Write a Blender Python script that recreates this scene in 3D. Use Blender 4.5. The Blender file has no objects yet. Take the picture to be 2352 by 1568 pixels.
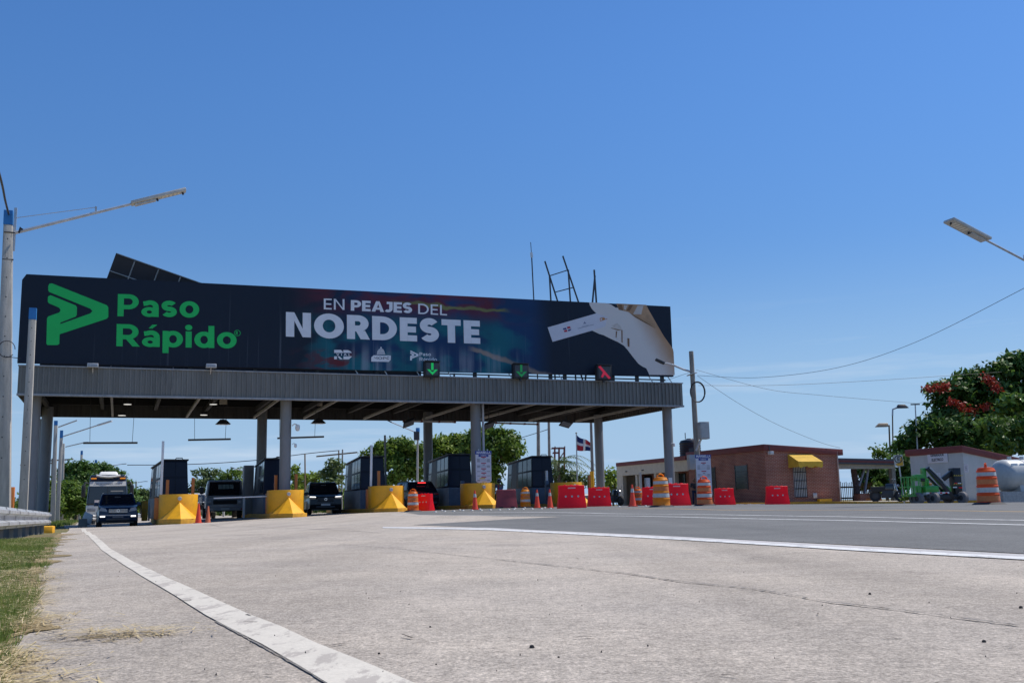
import bpy, bmesh, math, random
import numpy as np
from mathutils import Vector, Matrix
from mathutils.geometry import tessellate_polygon
random.seed(7); rng = np.random.default_rng(7)
C = bpy.context.scene
COL = C.collection
R_ = math.radians

# ------------------------------------------------------------------ camera, sky, sun, exposure
EYE = 0.28
PITCH = math.atan(581/3582); ROLL = R_(1.2)
FW = Vector((0, math.cos(PITCH), math.sin(PITCH))); U0 = Vector((0, -math.sin(PITCH), math.cos(PITCH)))
RT = Vector((1,0,0))*math.cos(ROLL) - U0*math.sin(ROLL); UP = U0*math.cos(ROLL) + Vector((1,0,0))*math.sin(ROLL)
cam = bpy.data.cameras.new('camera'); camo = bpy.data.objects.new('camera', cam); COL.objects.link(camo)
cam.sensor_width = 36; cam.lens = 36*3582/3621; cam.clip_start = 0.05; cam.clip_end = 3000
m = Matrix((RT, UP, -FW)).transposed().to_4x4(); m.translation = Vector((0,0,EYE)); camo.matrix_world = m
C.camera = camo
SUN_EL, SUN_AZ = R_(58), R_(25)              # azimuth from +X towards +Y
w = bpy.data.worlds.new('World'); C.world = w; w.use_nodes = True
nt = w.node_tree; bg = nt.nodes['Background']; bg.inputs[1].default_value = 0.125
sky = nt.nodes.new('ShaderNodeTexSky'); sky.sky_type = 'NISHITA'; sky.sun_disc = False
sky.sun_elevation = SUN_EL; sky.sun_rotation = math.pi/2 - SUN_AZ
sky.air_density = 1.0; sky.dust_density = 0.25; sky.ozone_density = 5.0; sky.altitude = 400
hs = nt.nodes.new('ShaderNodeHueSaturation'); hs.inputs['Hue'].default_value = 0.505; hs.inputs['Saturation'].default_value = 1.2; hs.inputs['Value'].default_value = 1.05
tc = nt.nodes.new('ShaderNodeTexCoord'); mp = nt.nodes.new('ShaderNodeMapping'); mp.inputs['Scale'].default_value = (2.2,2.2,26)
cn = nt.nodes.new('ShaderNodeTexNoise'); cn.inputs['Scale'].default_value = 1.6; cn.inputs['Detail'].default_value = 6; cn.inputs['Roughness'].default_value = 0.6
cr = nt.nodes.new('ShaderNodeMapRange'); cr.inputs[1].default_value = 0.52; cr.inputs[2].default_value = 0.78; cr.inputs[4].default_value = 0.8
sx = nt.nodes.new('ShaderNodeSeparateXYZ'); hr = nt.nodes.new('ShaderNodeMapRange'); hr.inputs[1].default_value = 0.20; hr.inputs[2].default_value = 0.06
mu = nt.nodes.new('ShaderNodeMath'); mu.operation = 'MULTIPLY'
cm = nt.nodes.new('ShaderNodeMix'); cm.data_type = 'RGBA'; cm.inputs[7].default_value = (4.6,5.4,6.4,1)
L = nt.links.new
L(tc.outputs['Generated'], mp.inputs[0]); L(mp.outputs[0], cn.inputs['Vector']); L(cn.outputs[0], cr.inputs[0])
L(tc.outputs['Generated'], sx.inputs[0]); L(sx.outputs[2], hr.inputs[0]); L(cr.outputs[0], mu.inputs[0]); L(hr.outputs[0], mu.inputs[1])
L(mu.outputs[0], cm.inputs[0]); L(sky.outputs[0], hs.inputs['Color'])
vr = nt.nodes.new('ShaderNodeMapRange'); vr.interpolation_type = 'SMOOTHSTEP'; vr.inputs[1].default_value = 0.08; vr.inputs[2].default_value = 0.46; vr.inputs[3].default_value = 0.72; vr.inputs[4].default_value = 1.0
vs_ = nt.nodes.new('ShaderNodeVectorMath'); vs_.operation = 'SCALE'
L(sx.outputs[2], vr.inputs[0]); L(hs.outputs[0], vs_.inputs[0]); L(vr.outputs[0], vs_.inputs['Scale'])
fr = nt.nodes.new('ShaderNodeMapRange'); fr.interpolation_type = 'SMOOTHSTEP'; fr.inputs[1].default_value = 0.26; fr.inputs[2].default_value = -0.02; fr.inputs[4].default_value = 1.0
hz = nt.nodes.new('ShaderNodeMix'); hz.data_type = 'RGBA'; hz.inputs[7].default_value = (2.6,3.92,5.75,1)
L(sx.outputs[2], fr.inputs[0]); L(fr.outputs[0], hz.inputs[0]); L(vs_.outputs[0], hz.inputs[6]); L(hz.outputs[2], cm.inputs[6]); L(cm.outputs[2], bg.inputs[0])
sl = bpy.data.lights.new('sun', 'SUN'); sl.energy = 4.2; sl.angle = R_(0.5); sl.color = (1,0.94,0.85)
so = bpy.data.objects.new('sun', sl); COL.objects.link(so)
so.rotation_euler = (-Vector((math.cos(SUN_AZ)*math.cos(SUN_EL), math.sin(SUN_AZ)*math.cos(SUN_EL), math.sin(SUN_EL)))).to_track_quat('-Z','Y').to_euler()
C.view_settings.view_transform = 'Standard'; C.view_settings.look = 'None'; C.view_settings.exposure = 0.14; C.view_settings.gamma = 1
C.cycles.max_bounces = 6; C.cycles.transparent_max_bounces = 8

# ------------------------------------------------------------------ surveying helpers
F = 3582/1.5395; CX, CY = 1176, 784
def ray(px, py): return FW*F + RT*(px-CX) + UP*(CY-py)
def W(px, py, Y):
    d = ray(px, py); return d*(Y/d.y) + Vector((0,0,EYE))
PHI = R_(21.2); LX = Vector((math.cos(PHI), math.sin(PHI), 0)); DV = Vector((-math.sin(PHI), math.cos(PHI), 0))
O = Vector((-23.4, 47.5, 0))
def T(u, v, z=0): return O + LX*u + DV*v + Vector((0,0,z))
def UV(p): q = Vector(p)-O; return q.dot(LX), q.dot(DV)
def onplane(px, py, v):                    # where a sight line meets the vertical plane v: (u, z)
    d = ray(px, py); t = (v + O.dot(DV))/d.dot(DV); p = d*t
    return (p-O).dot(LX), p.z+EYE
GC = []                                    # survey of the ground: x, y, z
def gc(x, y, z): GC.append((x, y, z))
for q in ((0,1,0),(0,4,0),(-2,5,0),(5,6,0),(0,9,0),(9,10,0),(-4,10,-.01),(0,15,0.0),(-6,14,-.03),(14,16,-.02),(24,20,-.08),(-8,20,-.08),(0,22,.03),(9,22,.03),(20,28,0),
          (-11,27,-.15),(-13,36,-.24),(-17,46,-.40),(-19,50,-.44),(-21,55,-.46),(-26,65,-.50),(-30,76,-.46),(-40,76,-.42),(-30,40,-.3),(-40,110,-.5),(-20,100,-.3),(0,100,-.1),(20,100,-.1),(50,100,-.2),
          (-26,30,-.3),(13.4,29,.05),(19.7,47.5,-.06),(21,52,-.08),(24,53,-.05),(15.2,58,.02),(14,66,.06),(9,75,.1),(35,50,-.15),(40,30,-.15),(50,70,-.15),
          (5,35.5,.14),(7.3,39.7,.13),(4.8,43,.17),(7.5,47.6,.14),(14.5,57,.03),(2.5,45,.12),(-2,47.7,.15),(0,53,.18),(-5.3,53,.12),(-14.6,48,-.22),(-10,35,-.02),(-6,42,.07)): gc(*q)
for u, z in ((7.3,-.18),(12.5,-.04),(17.6,.11),(22.8,.2),(28.4,.19),(34,.16)):
    for v in (-2, 6, 14):
        p = T(u, v); gc(p.x, p.y, z)
GA = np.array(GC)
def g(x, y):
    d2 = (GA[:,0]-x)**2 + (GA[:,1]-y)**2 + 4 + 0.0006*y*y
    k = d2**-1.6
    return float((k*GA[:,2]).sum()/k.sum())
def GP(px, py, near=0.8, far=140):         # ground point under a sight line
    d = ray(px, py); d = d/d.y; y = near; last = near
    while y < far:
        p = d*y
        if p.z + EYE <= g(p.x, y): break
        last = y; y *= 1.02
    a, b = last, y
    for _ in range(25):
        c = (a+b)/2; p = d*c
        if p.z + EYE <= g(p.x, c): b = c
        else: a = c
    p = d*b; return Vector((p.x, p.y, g(p.x, p.y)))
def XY(px, Y):                             # a spot on the ground at depth Y in direction px
    x = W(px, 1160, Y).x; return Vector((x, Y, g(x, Y)))

# ------------------------------------------------------------------ materials
MATS = {}
def mat(name, col, rough=0.6, metal=0.0, var=0.12, scale=3.0, bump=0.0, bscale=40, emit=None, es=0, spec=0.5, grime=0.0, gcol=(0.05,0.045,0.04), stretch=None, coat=0, trans=0):
    if name in MATS: return MATS[name]
    m = bpy.data.materials.new(name); m.use_nodes = True; n = m.node_tree; b = n.nodes['Principled BSDF']; l = n.links.new
    b.inputs['Roughness'].default_value = rough; b.inputs['Metallic'].default_value = metal; b.inputs['Specular IOR Level'].default_value = spec
    b.inputs['Coat Weight'].default_value = coat
    c4 = (*col, 1); b.inputs['Base Color'].default_value = c4
    co = n.nodes.new('ShaderNodeTexCoord'); src = co.outputs['Object']
    if stretch:
        mp = n.nodes.new('ShaderNodeMapping'); mp.inputs['Scale'].default_value = stretch; l(src, mp.inputs[0]); src = mp.outputs[0]
    if var > 0 or grime > 0:
        no = n.nodes.new('ShaderNodeTexNoise'); no.inputs['Scale'].default_value = scale; no.inputs['Detail'].default_value = 8; no.inputs['Roughness'].default_value = 0.65; l(src, no.inputs['Vector'])
        mr = n.nodes.new('ShaderNodeMapRange'); mr.inputs[1].default_value = 0.3; mr.inputs[2].default_value = 0.7; mr.inputs[3].default_value = 1-var; mr.inputs[4].default_value = 1+var; l(no.outputs[0], mr.inputs[0])
        mx = n.nodes.new('ShaderNodeVectorMath'); mx.operation = 'SCALE'; mx.inputs[0].default_value = col; l(mr.outputs[0], mx.inputs['Scale'])
        out = mx.outputs[0]
        if grime > 0:
            n2 = n.nodes.new('ShaderNodeTexNoise'); n2.inputs['Scale'].default_value = scale*2.3; n2.inputs['Detail'].default_value = 10; n2.inputs['Roughness'].default_value = 0.75; l(src, n2.inputs['Vector'])
            r2 = n.nodes.new('ShaderNodeMapRange'); r2.inputs[1].default_value = 0.52; r2.inputs[2].default_value = 0.72; r2.inputs[4].default_value = grime; l(n2.outputs[0], r2.inputs[0])
            g2 = n.nodes.new('ShaderNodeMix'); g2.data_type = 'RGBA'; g2.inputs[7].default_value = (*gcol,1); l(r2.outputs[0], g2.inputs[0]); l(out, g2.inputs[6]); out = g2.outputs[2]
        l(out, b.inputs['Base Color'])
    if bump > 0:
        nb = n.nodes.new('ShaderNodeTexNoise'); nb.inputs['Scale'].default_value = bscale; nb.inputs['Detail'].default_value = 6; l(co.outputs['Object'], nb.inputs['Vector'])
        bu = n.nodes.new('ShaderNodeBump'); bu.inputs['Strength'].default_value = bump; bu.inputs['Distance'].default_value = 0.02; l(nb.outputs[0], bu.inputs['Height']); l(bu.outputs[0], b.inputs['Normal'])
    if emit: b.inputs['Emission Color'].default_value = (*emit,1); b.inputs['Emission Strength'].default_value = es
    if trans: b.inputs['Subsurface Weight'].default_value = 0
    MATS[name] = m; return m
def plastic(name, col, var=.08, rough=.42, glow=.35):      # thin translucent plastic shell
    m = mat(name, col, rough=rough, var=var, scale=4, grime=.25, gcol=(col[0]*.45+.02, col[1]*.5+.02, col[2]*.5+.02))
    n = m.node_tree; l = n.links.new; b = n.nodes['Principled BSDF']; o = n.nodes['Material Output']
    t = n.nodes.new('ShaderNodeBsdfTranslucent'); t.inputs[0].default_value = (*col,1); s = n.nodes.new('ShaderNodeMixShader'); s.inputs[0].default_value = glow
    l(b.outputs[0], s.inputs[1]); l(t.outputs[0], s.inputs[2]); l(s.outputs[0], o.inputs[0]); return m

M_steel = mat('grey painted steel', (.215,.22,.225), rough=.5, var=.15, scale=1.2, grime=.25, stretch=(1,1,.4))
M_fascia = mat('grey corrugated metal', (.195,.19,.172), rough=.5, var=.2, scale=.9, grime=.5, gcol=(.05,.05,.05), stretch=(1,1,.18))
M_trim = mat('pale grey metal trim', (.3,.31,.32), rough=.5, var=.2, scale=2, grime=.4)
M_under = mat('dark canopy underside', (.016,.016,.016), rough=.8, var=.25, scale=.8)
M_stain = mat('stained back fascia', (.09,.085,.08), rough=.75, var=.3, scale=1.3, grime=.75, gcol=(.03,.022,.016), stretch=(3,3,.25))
M_tie = mat('light grey tie bar', (.34,.33,.31), rough=.6, var=.2)
M_galv = mat('galvanised steel', (.5,.51,.52), rough=.42, metal=.35, var=.22, scale=5, grime=.35, gcol=(.2,.19,.17))
M_conc = mat('weathered cast concrete', (.42,.40,.36), rough=.85, var=.22, scale=2.2, bump=.3, bscale=25, grime=.4, gcol=(.16,.14,.11), stretch=(4,4,.5))
M_oldconc = mat('old grey concrete', (.27,.25,.22), rough=.9, var=.22, scale=2, bump=.3, bscale=25, grime=.45, gcol=(.1,.085,.07))
M_blue = mat('blue pole paint', (.03,.2,.5), rough=.6, var=.12)
M_black = mat('black rubber', (.02,.02,.022), rough=.75, var=.2)
M_dark = mat('dark metal', (.035,.037,.042), rough=.5, var=.2)
M_white = mat('white paint', (.78,.78,.76), rough=.5, var=.06, grime=.12, gcol=(.4,.38,.34))
M_yellow = mat('yellow traffic paint', (.82,.40,.012), rough=.55, var=.12, scale=1.6, grime=.42, gcol=(.30,.17,.035))
M_yellowd = mat('worn yellow kerb paint', (.58,.30,.025), rough=.7, var=.25, scale=2.5, grime=.6, gcol=(.16,.13,.09))
M_orange = mat('orange steel', (.68,.2,.035), rough=.5, var=.12, grime=.2, gcol=(.3,.1,.03))
M_glass = mat('dark tinted glass', (.012,.016,.024), rough=.06, var=.0, spec=.7)
M_bglass = mat('booth window glass', (.05,.08,.11), rough=.08, var=.0, spec=.8)
M_navy = mat('navy booth panel', (.005,.009,.022), rough=.45, var=.25, scale=1.5, spec=.25)
M_panel = mat('pale booth base panel', (.34,.35,.36), rough=.55, var=.15, grime=.45, gcol=(.2,.16,.13))
M_bluegrey = mat('blue grey booth base', (.075,.10,.14), rough=.5, var=.2, grime=.3)
M_drum = plastic('orange drum plastic', (.85,.20,.02)); M_drumy = plastic('amber drum plastic', (.88,.33,.015)); M_drumr = plastic('red orange drum plastic', (.82,.13,.02))
M_refl = mat('white reflective sheeting', (.50,.50,.48), rough=.35, var=.12, scale=9, grime=.35, gcol=(.3,.29,.27))
M_refo = mat('orange reflective sheeting', (.62,.17,.04), rough=.4, var=.15, scale=9, grime=.3, gcol=(.3,.1,.05))
M_red = plastic('red barrier plastic', (.92,.008,.026), var=.08, glow=.42)
M_maroon = mat('faded maroon barrier plastic', (.27,.035,.04), rough=.5, var=.25, scale=2.5, grime=.4, gcol=(.13,.03,.03))
M_cone = plastic('orange red cone plastic', (.85,.11,.05), glow=.3); M_cone2 = mat('dull orange cone plastic', (.55,.14,.06), rough=.6, var=.2, grime=.3)
M_lamp = mat('lit white lamp', (.9,.9,.85), emit=(1,.98,.92), es=.6, var=0)
M_drl = mat('lit daytime running lamp', (.9,.9,.9), emit=(1,.97,.95), es=1.6, var=0)
M_brake = mat('lit red brake lamp', (.6,.02,.02), emit=(1,.05,.05), es=1.6, var=0)
M_tail = mat('red tail lamp', (.35,.01,.012), rough=.2, var=0)
M_grn = mat('lit green signal', (.02,.5,.12), emit=(.01,.75,.14), es=.26, var=0); M_grn2 = mat('dim green signal', (.02,.3,.08), emit=(.015,.4,.1), es=.13, var=0)
M_rsig = mat('lit red signal', (.5,.02,.05), emit=(.9,.04,.10), es=.22, var=0)
M_chrome = mat('chrome trim', (.6,.6,.62), rough=.18, metal=1, var=.05)
M_rim = mat('alloy wheel', (.4,.4,.42), rough=.35, metal=.8, var=.1)
M_lens = mat('headlamp lens', (.3,.32,.35), rough=.12, var=.2, scale=12)
M_plate = mat('pale number plate', (.5,.5,.48), rough=.5, var=.1)
M_wood = mat('weathered wood', (.2,.13,.07), rough=.8, var=.35, scale=6, stretch=(1,1,.1))
M_bark = mat('grey brown bark', (.13,.095,.07), rough=.95, var=.35, scale=8, bump=.4)
M_wire = mat('black cable', (.03,.03,.035), rough=.6, var=0)
M_rust = mat('red oxide steel', (.22,.06,.045), rough=.7, var=.25)

# ------------------------------------------------------------------ object helpers
def tag(o, label=None, cat=None, group=None, kind=None):
    if label: o['label'] = label
    if cat: o['category'] = cat
    if group: o['group'] = group
    if kind: o['kind'] = kind
    return o
def thing(name, label, cat, loc=(0,0,0), rotz=0.0, group=None):
    o = bpy.data.objects.new(name, None); COL.objects.link(o); o.empty_display_size = .2
    o.location = loc; o.rotation_euler = (0,0,rotz); return tag(o, label, cat, group)
def copy_tree(o, loc=None, rotz=None, label=None, group=None, parent=None):
    c = o.copy(); COL.objects.link(c)
    if parent: c.parent = parent
    if loc is not None: c.location = loc
    if rotz is not None: c.rotation_euler = (0,0,rotz)
    if label: c['label'] = label
    if group: c['group'] = group
    for ch in list(o.children): copy_tree(ch, parent=c)
    return c
class MB:
    def __init__(s): s.v = []; s.f = []
    def add(s, vs, fs):
        k = len(s.v); s.v += [tuple(p) for p in vs]; s.f += [tuple(i+k for i in f) for f in fs]; return s
    def box(s, x0, x1, y0, y1, z0, z1):
        return s.frus(x0,x1,y0,y1,z0,x0,x1,y0,y1,z1)
    def frus(s, x0,x1,y0,y1,z0, X0,X1,Y0,Y1,z1):
        return s.add([(x0,y0,z0),(x1,y0,z0),(x1,y1,z0),(x0,y1,z0),(X0,Y0,z1),(X1,Y0,z1),(X1,Y1,z1),(X0,Y1,z1)],
                     [(3,2,1,0),(4,5,6,7),(0,1,5,4),(1,2,6,5),(2,3,7,6),(3,0,4,7)])
    def bar(s, a, b, w, h=None):               # rectangular bar from a to b
        a = Vector(a); b = Vector(b); h = h or w; d = (b-a).normalized(); r = Vector((0,0,1)) if abs(d.z) < .95 else Vector((0,1,0))
        x = d.cross(r).normalized()*w/2; y = x.cross(d).normalized()*h/2
        vs = [a-x-y, a+x-y, a+x+y, a-x+y, b-x-y, b+x-y, b+x+y, b-x+y]
        return s.add(vs, [(3,2,1,0),(4,5,6,7),(0,1,5,4),(1,2,6,5),(2,3,7,6),(3,0,4,7)])
    def tube(s, pts, r, n=8, r1=None):
        pts = [Vector(p) for p in pts]; m = len(pts); vs = []; ref = None
        for i, p in enumerate(pts):
            d = (pts[min(i+1,m-1)]-pts[max(i-1,0)]).normalized()
            if ref is None or abs(d.dot(ref)) > .95: ref = Vector((0,0,1)) if abs(d.z) < .9 else Vector((1,0,0))
            x = d.cross(ref).normalized(); y = x.cross(d)
            rr = r + (r1-r)*i/(m-1) if r1 is not None else r
            vs += [p + x*math.cos(2*math.pi*k/n)*rr + y*math.sin(2*math.pi*k/n)*rr for k in range(n)]
        fs = [(i*n+k, i*n+(k+1)%n, (i+1)*n+(k+1)%n, (i+1)*n+k) for i in range(m-1) for k in range(n)]
        fs += [tuple(range(n))[::-1], tuple((m-1)*n+k for k in range(n))]
        return s.add(vs, fs)
    def cyl(s, a, b, r, n=16, r1=None): return s.tube([a,b], r, n, r1)
    def lathe(s, prof, n=20, c=(0,0,0), a0=0, a1=2*math.pi):
        full = abs(a1-a0-2*math.pi) < 1e-6; m = n if full else n+1; vs = []
        for r, z in prof: vs += [(c[0]+r*math.cos(a0+(a1-a0)*k/n), c[1]+r*math.sin(a0+(a1-a0)*k/n), c[2]+z) for k in range(m)]
        fs = [(i*m+k, i*m+(k+1)%m, (i+1)*m+(k+1)%m, (i+1)*m+k) for i in range(len(prof)-1) for k in range(n)]
        return s.add(vs, fs)
    def prism(s, poly, f0, f1):                # polygon lifted by two functions of (a, b)
        n = len(poly); vs = [f0(a,b) for a,b in poly] + [f1(a,b) for a,b in poly]
        tri = tessellate_polygon([[Vector((a,b,0)) for a,b in poly]])
        fs = [tuple(t) for t in tri] + [tuple(i+n for i in t[::-1]) for t in tri] + [(i,(i+1)%n,(i+1)%n+n,i+n) for i in range(n)]
        return s.add(vs, fs)
    def quad(s, a, b, c, d): return s.add([a,b,c,d], [(0,1,2,3)])
    def mesh(s, name, bevel=0, seg=2, smooth=True, weld=False):
        me = bpy.data.meshes.new(name); me.from_pydata(s.v, [], s.f)
        bm = bmesh.new(); bm.from_mesh(me)
        if weld: bmesh.ops.remove_doubles(bm, verts=bm.verts, dist=1e-4)
        bmesh.ops.recalc_face_normals(bm, faces=bm.faces)
        if bevel: 
            es = [e for e in bm.edges if len(e.link_faces)==2 and e.calc_face_angle(0) > .35]
            bmesh.ops.bevel(bm, geom=es, offset=bevel, segments=seg, affect='EDGES', profile=.5, clamp_overlap=True)
        bm.to_mesh(me); bm.free()
        if smooth:
            me.polygons.foreach_set('use_smooth', [True]*len(me.polygons)); me.set_sharp_from_angle(angle=R_(38))
        return me
    def build(s, name, m, parent=None, bevel=0, seg=2, smooth=True, weld=False, loc=None, label=None):
        me = s.mesh(name, bevel, seg, smooth, weld); me.materials.append(m)
        o = bpy.data.objects.new(name, me); COL.objects.link(o)
        if parent: o.parent = parent
        if loc is not None: o.location = loc
        if label: o['label'] = label
        return o
def one(name, mb, m, label, cat, group=None, loc=(0,0,0), rotz=0, **k):
    o = mb.build(name, m, None, **k); o.location = loc; o.rotation_euler = (0,0,rotz); return tag(o, label, cat, group)

# ------------------------------------------------------------------ ground, road surfaces, markings
def ground_mat(name, col, col2, agg=.25, aggs=130, patch=.1, rough=.9, bump=.5, tracks=0, fleck=0):
    m = bpy.data.materials.new(name); m.use_nodes = True; n = m.node_tree; b = n.nodes['Principled BSDF']; l = n.links.new
    b.inputs['Roughness'].default_value = rough; b.inputs['Specular IOR Level'].default_value = .3
    co = n.nodes.new('ShaderNodeTexCoord').outputs['Object']
    def noise(sc, det, rg=.6, st=None):
        x = n.nodes.new('ShaderNodeTexNoise'); x.inputs['Scale'].default_value = sc; x.inputs['Detail'].default_value = det; x.inputs['Roughness'].default_value = rg
        if st:
            q = n.nodes.new('ShaderNodeMapping'); q.inputs['Scale'].default_value = st; q.inputs['Rotation'].default_value = (0,0,-PHI-.04); l(co, q.inputs[0]); l(q.outputs[0], x.inputs['Vector'])
        else: l(co, x.inputs['Vector'])
        return x.outputs[0]
    def rng_(s, a, b_, c, d):
        r = n.nodes.new('ShaderNodeMapRange'); r.inputs[1].default_value = a; r.inputs[2].default_value = b_; r.inputs[3].default_value = c; r.inputs[4].default_value = d; l(s, r.inputs[0]); return r.outputs[0]
    def math_(op, a, c):
        q = n.nodes.new('ShaderNodeMath'); q.operation = op; l(a, q.inputs[0])
        if isinstance(c, (int,float)): q.inputs[1].default_value = c
        else: l(c, q.inputs[1])
        return q.outputs[0]
    mx = n.nodes.new('ShaderNodeMix'); mx.data_type = 'RGBA'; mx.inputs[6].default_value = (*col,1); mx.inputs[7].default_value = (*col2,1)
    l(rng_(noise(.5,5,.6), .35,.65,0,1), mx.inputs[0])
    k = rng_(noise(2.2,6,.65), .3,.7,1-patch,1+patch)
    k = math_('MULTIPLY', k, rng_(noise(aggs,3,.7), .32,.68,1-agg,1+agg))
    k = math_('MULTIPLY', k, rng_(noise(aggs*.28,4,.7), .3,.7,1-agg*.7,1+agg*.6))
    k = math_('MULTIPLY', k, rng_(noise(1.1,5,.6,(1.0,.05,1)), .42,.72,1.03,1-tracks))
    if fleck:
        k = math_('MULTIPLY', k, rng_(noise(11,5,.7), .3,.7,1.1,.88)); k = math_('MULTIPLY', k, rng_(noise(3.6,7,.72,(1.5,.75,1)), .60,.70,1,1-fleck)); k = math_('MULTIPLY', k, rng_(noise(.9,6,.7,(1,.5,1)), .56,.66,1,1-fleck*.4))
    vo = n.nodes.new('ShaderNodeTexVoronoi'); vo.inputs['Scale'].default_value = 24; l(co, vo.inputs['Vector'])
    spots = math_('MULTIPLY', rng_(vo.outputs['Distance'], .10,.06,0,1), rng_(noise(1.6,3), .56,.62,0,.55))
    sc = n.nodes.new('ShaderNodeVectorMath'); sc.operation = 'SCALE'; l(mx.outputs[2], sc.inputs[0]); l(k, sc.inputs['Scale'])
    dk = n.nodes.new('ShaderNodeMix'); dk.data_type = 'RGBA'; dk.inputs[7].default_value = (.06,.055,.05,1); l(spots, dk.inputs[0]); l(sc.outputs[0], dk.inputs[6])
    l(dk.outputs[2], b.inputs['Base Color'])
    bu = n.nodes.new('ShaderNodeBump'); bu.inputs['Strength'].default_value = bump; bu.inputs['Distance'].default_value = .006
    l(math_('ADD', noise(aggs*.8,4,.7), math_('MULTIPLY', noise(14,4), .6)), bu.inputs['Height']); l(bu.outputs[0], b.inputs['Normal'])
    return m
M_croad = ground_mat('pale broom finished concrete', (.465,.405,.335), (.40,.355,.305), agg=.46, tracks=.22, patch=.12, bump=.9, fleck=.27)
M_asph = ground_mat('grey asphalt', (.162,.162,.156), (.138,.139,.135), agg=.34, aggs=110, tracks=.10)
M_soil = ground_mat('dry soil and turf', (.20,.15,.075), (.13,.13,.045), agg=.4, aggs=30, patch=.4, bump=1)
def worn_paint(name, col, under, amt):
    m = ground_mat(name, col, tuple(c*.93 for c in col), agg=.07, patch=.06, rough=.7, bump=.25, tracks=.05)
    n = m.node_tree; l = n.links.new; b = n.nodes['Principled BSDF']; old = b.inputs['Base Color'].links[0].from_socket
    co = n.nodes.new('ShaderNodeTexCoord'); a = n.nodes.new('ShaderNodeTexNoise'); a.inputs['Scale'].default_value = 7; a.inputs['Detail'].default_value = 12; a.inputs['Roughness'].default_value = .72
    mp = n.nodes.new('ShaderNodeMapping'); mp.inputs['Scale'].default_value = (1.8,.5,1); mp.inputs['Rotation'].default_value = (0,0,-.41); l(co.outputs['Object'], mp.inputs[0]); l(mp.outputs[0], a.inputs['Vector'])
    r = n.nodes.new('ShaderNodeMapRange'); r.inputs[1].default_value = .53; r.inputs[2].default_value = .58; r.inputs[4].default_value = amt; l(a.outputs[0], r.inputs[0])
    x = n.nodes.new('ShaderNodeMix'); x.data_type = 'RGBA'; x.inputs[7].default_value = (*under,1); l(r.outputs[0], x.inputs[0]); l(old, x.inputs[6]); l(x.outputs[2], b.inputs['Base Color']); return m
M_line = worn_paint('worn white road paint', (.62,.575,.49), (.36,.32,.28), .7)
M_linew = worn_paint('white road paint', (.68,.68,.66), (.30,.30,.30), .6)
M_liney = worn_paint('faded yellow road paint', (.55,.36,.14), (.2,.19,.18), .5)
M_lconc = ground_mat('pale concrete gutter strip', (.47,.45,.44), (.43,.42,.41), agg=.15)
M_crack = mat('dark joint filler', (.19,.175,.16), rough=.95, var=.3, scale=20)

def sheet(name, poly, mt, dz, step=1.0, kind='structure'):
    bm = bmesh.new(); bm.faces.new([bm.verts.new((x,y,0)) for x,y in poly]); bmesh.ops.triangulate(bm, faces=bm.faces)
    xs = [p[0] for p in poly]; ys = [p[1] for p in poly]
    def cuts(a, b):
        r = []; q = math.ceil(a)
        while q < b: r.append(q); q += step if abs(q) < 70 else 6
        return r
    for ax, lo, hi in ((0,min(xs),max(xs)),(1,min(ys),max(ys))):
        for q in cuts(lo, hi):
            co = [0,0,0]; no = [0,0,0]; co[ax] = q; no[ax] = 1
            bmesh.ops.bisect_plane(bm, geom=bm.verts[:]+bm.edges[:]+bm.faces[:], plane_co=co, plane_no=no, dist=1e-5)
    for v in bm.verts: v.co.z = g(v.co.x, v.co.y)+dz
    bmesh.ops.recalc_face_normals(bm, faces=bm.faces)
    if sum(f.normal.z for f in bm.faces) < 0: bmesh.ops.reverse_faces(bm, faces=bm.faces)
    me = bpy.data.meshes.new(name); bm.to_mesh(me); bm.free(); me.materials.append(mt)
    me.polygons.foreach_set('use_smooth', [True]*len(me.polygons))
    o = bpy.data.objects.new(name, me); COL.objects.link(o); return tag(o, kind=kind)
def strip(name, left, right, mt, dz, n=40, kind='structure', jag=0):   # a painted band between two ground polylines
    def res(pl):
        d = [0]
        for a, b in zip(pl, pl[1:]): d.append(d[-1]+(b-a).length)
        out = []
        for i in range(n+1):
            s = d[-1]*(i/n); k = 0
            while k < len(d)-2 and d[k+1] < s: k += 1
            t = (s-d[k])/max(d[k+1]-d[k],1e-9); out.append(pl[k].lerp(pl[k+1], t))
        return out
    A = res(left); B = res(right); mb = MB(); vs = []
    for a, b in zip(A, B):
        for t in (0,.5,1):
            p = a.lerp(b, t) + Vector((random.uniform(-jag,jag), random.uniform(-jag,jag), 0)); vs.append((p.x, p.y, g(p.x,p.y)+dz))
    fs = [(i*3+k, i*3+k+1, i*3+k+4, i*3+k+3) for i in range(n) for k in (0,1)]
    mb.add(vs, fs); o = mb.build(name, mt, smooth=True)
    if sum(p.normal.z for p in o.data.polygons) < 0: o.data.flip_normals()
    return tag(o, kind=kind)

# the land itself: one sheet to the horizon
bm = bmesh.new()
gx = sorted(set([-900,-500,-300,-180,-120,-90] + list(range(-70,71,2)) + [90,120,180,300,500,900])); gy = sorted(set([-60,-20,-6] + list(range(-2,120,2)) + [130,150,180,240,320,450,700,1200]))
gv = [[bm.verts.new((x,y,g(x,y) if -95 < x < 95 and y < 140 else -.5)) for x in gx] for y in gy]
for j in range(len(gy)-1):
    for i in range(len(gx)-1): bm.faces.new((gv[j][i],gv[j][i+1],gv[j+1][i+1],gv[j+1][i]))
me = bpy.data.meshes.new('ground'); bm.to_mesh(me); bm.free(); me.materials.append(M_soil); me.polygons.foreach_set('use_smooth', [True]*len(me.polygons))
for v in me.vertices: v.co.z -= .03
go = bpy.data.objects.new('ground', me); COL.objects.link(go); tag(go, kind='structure')

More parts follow.
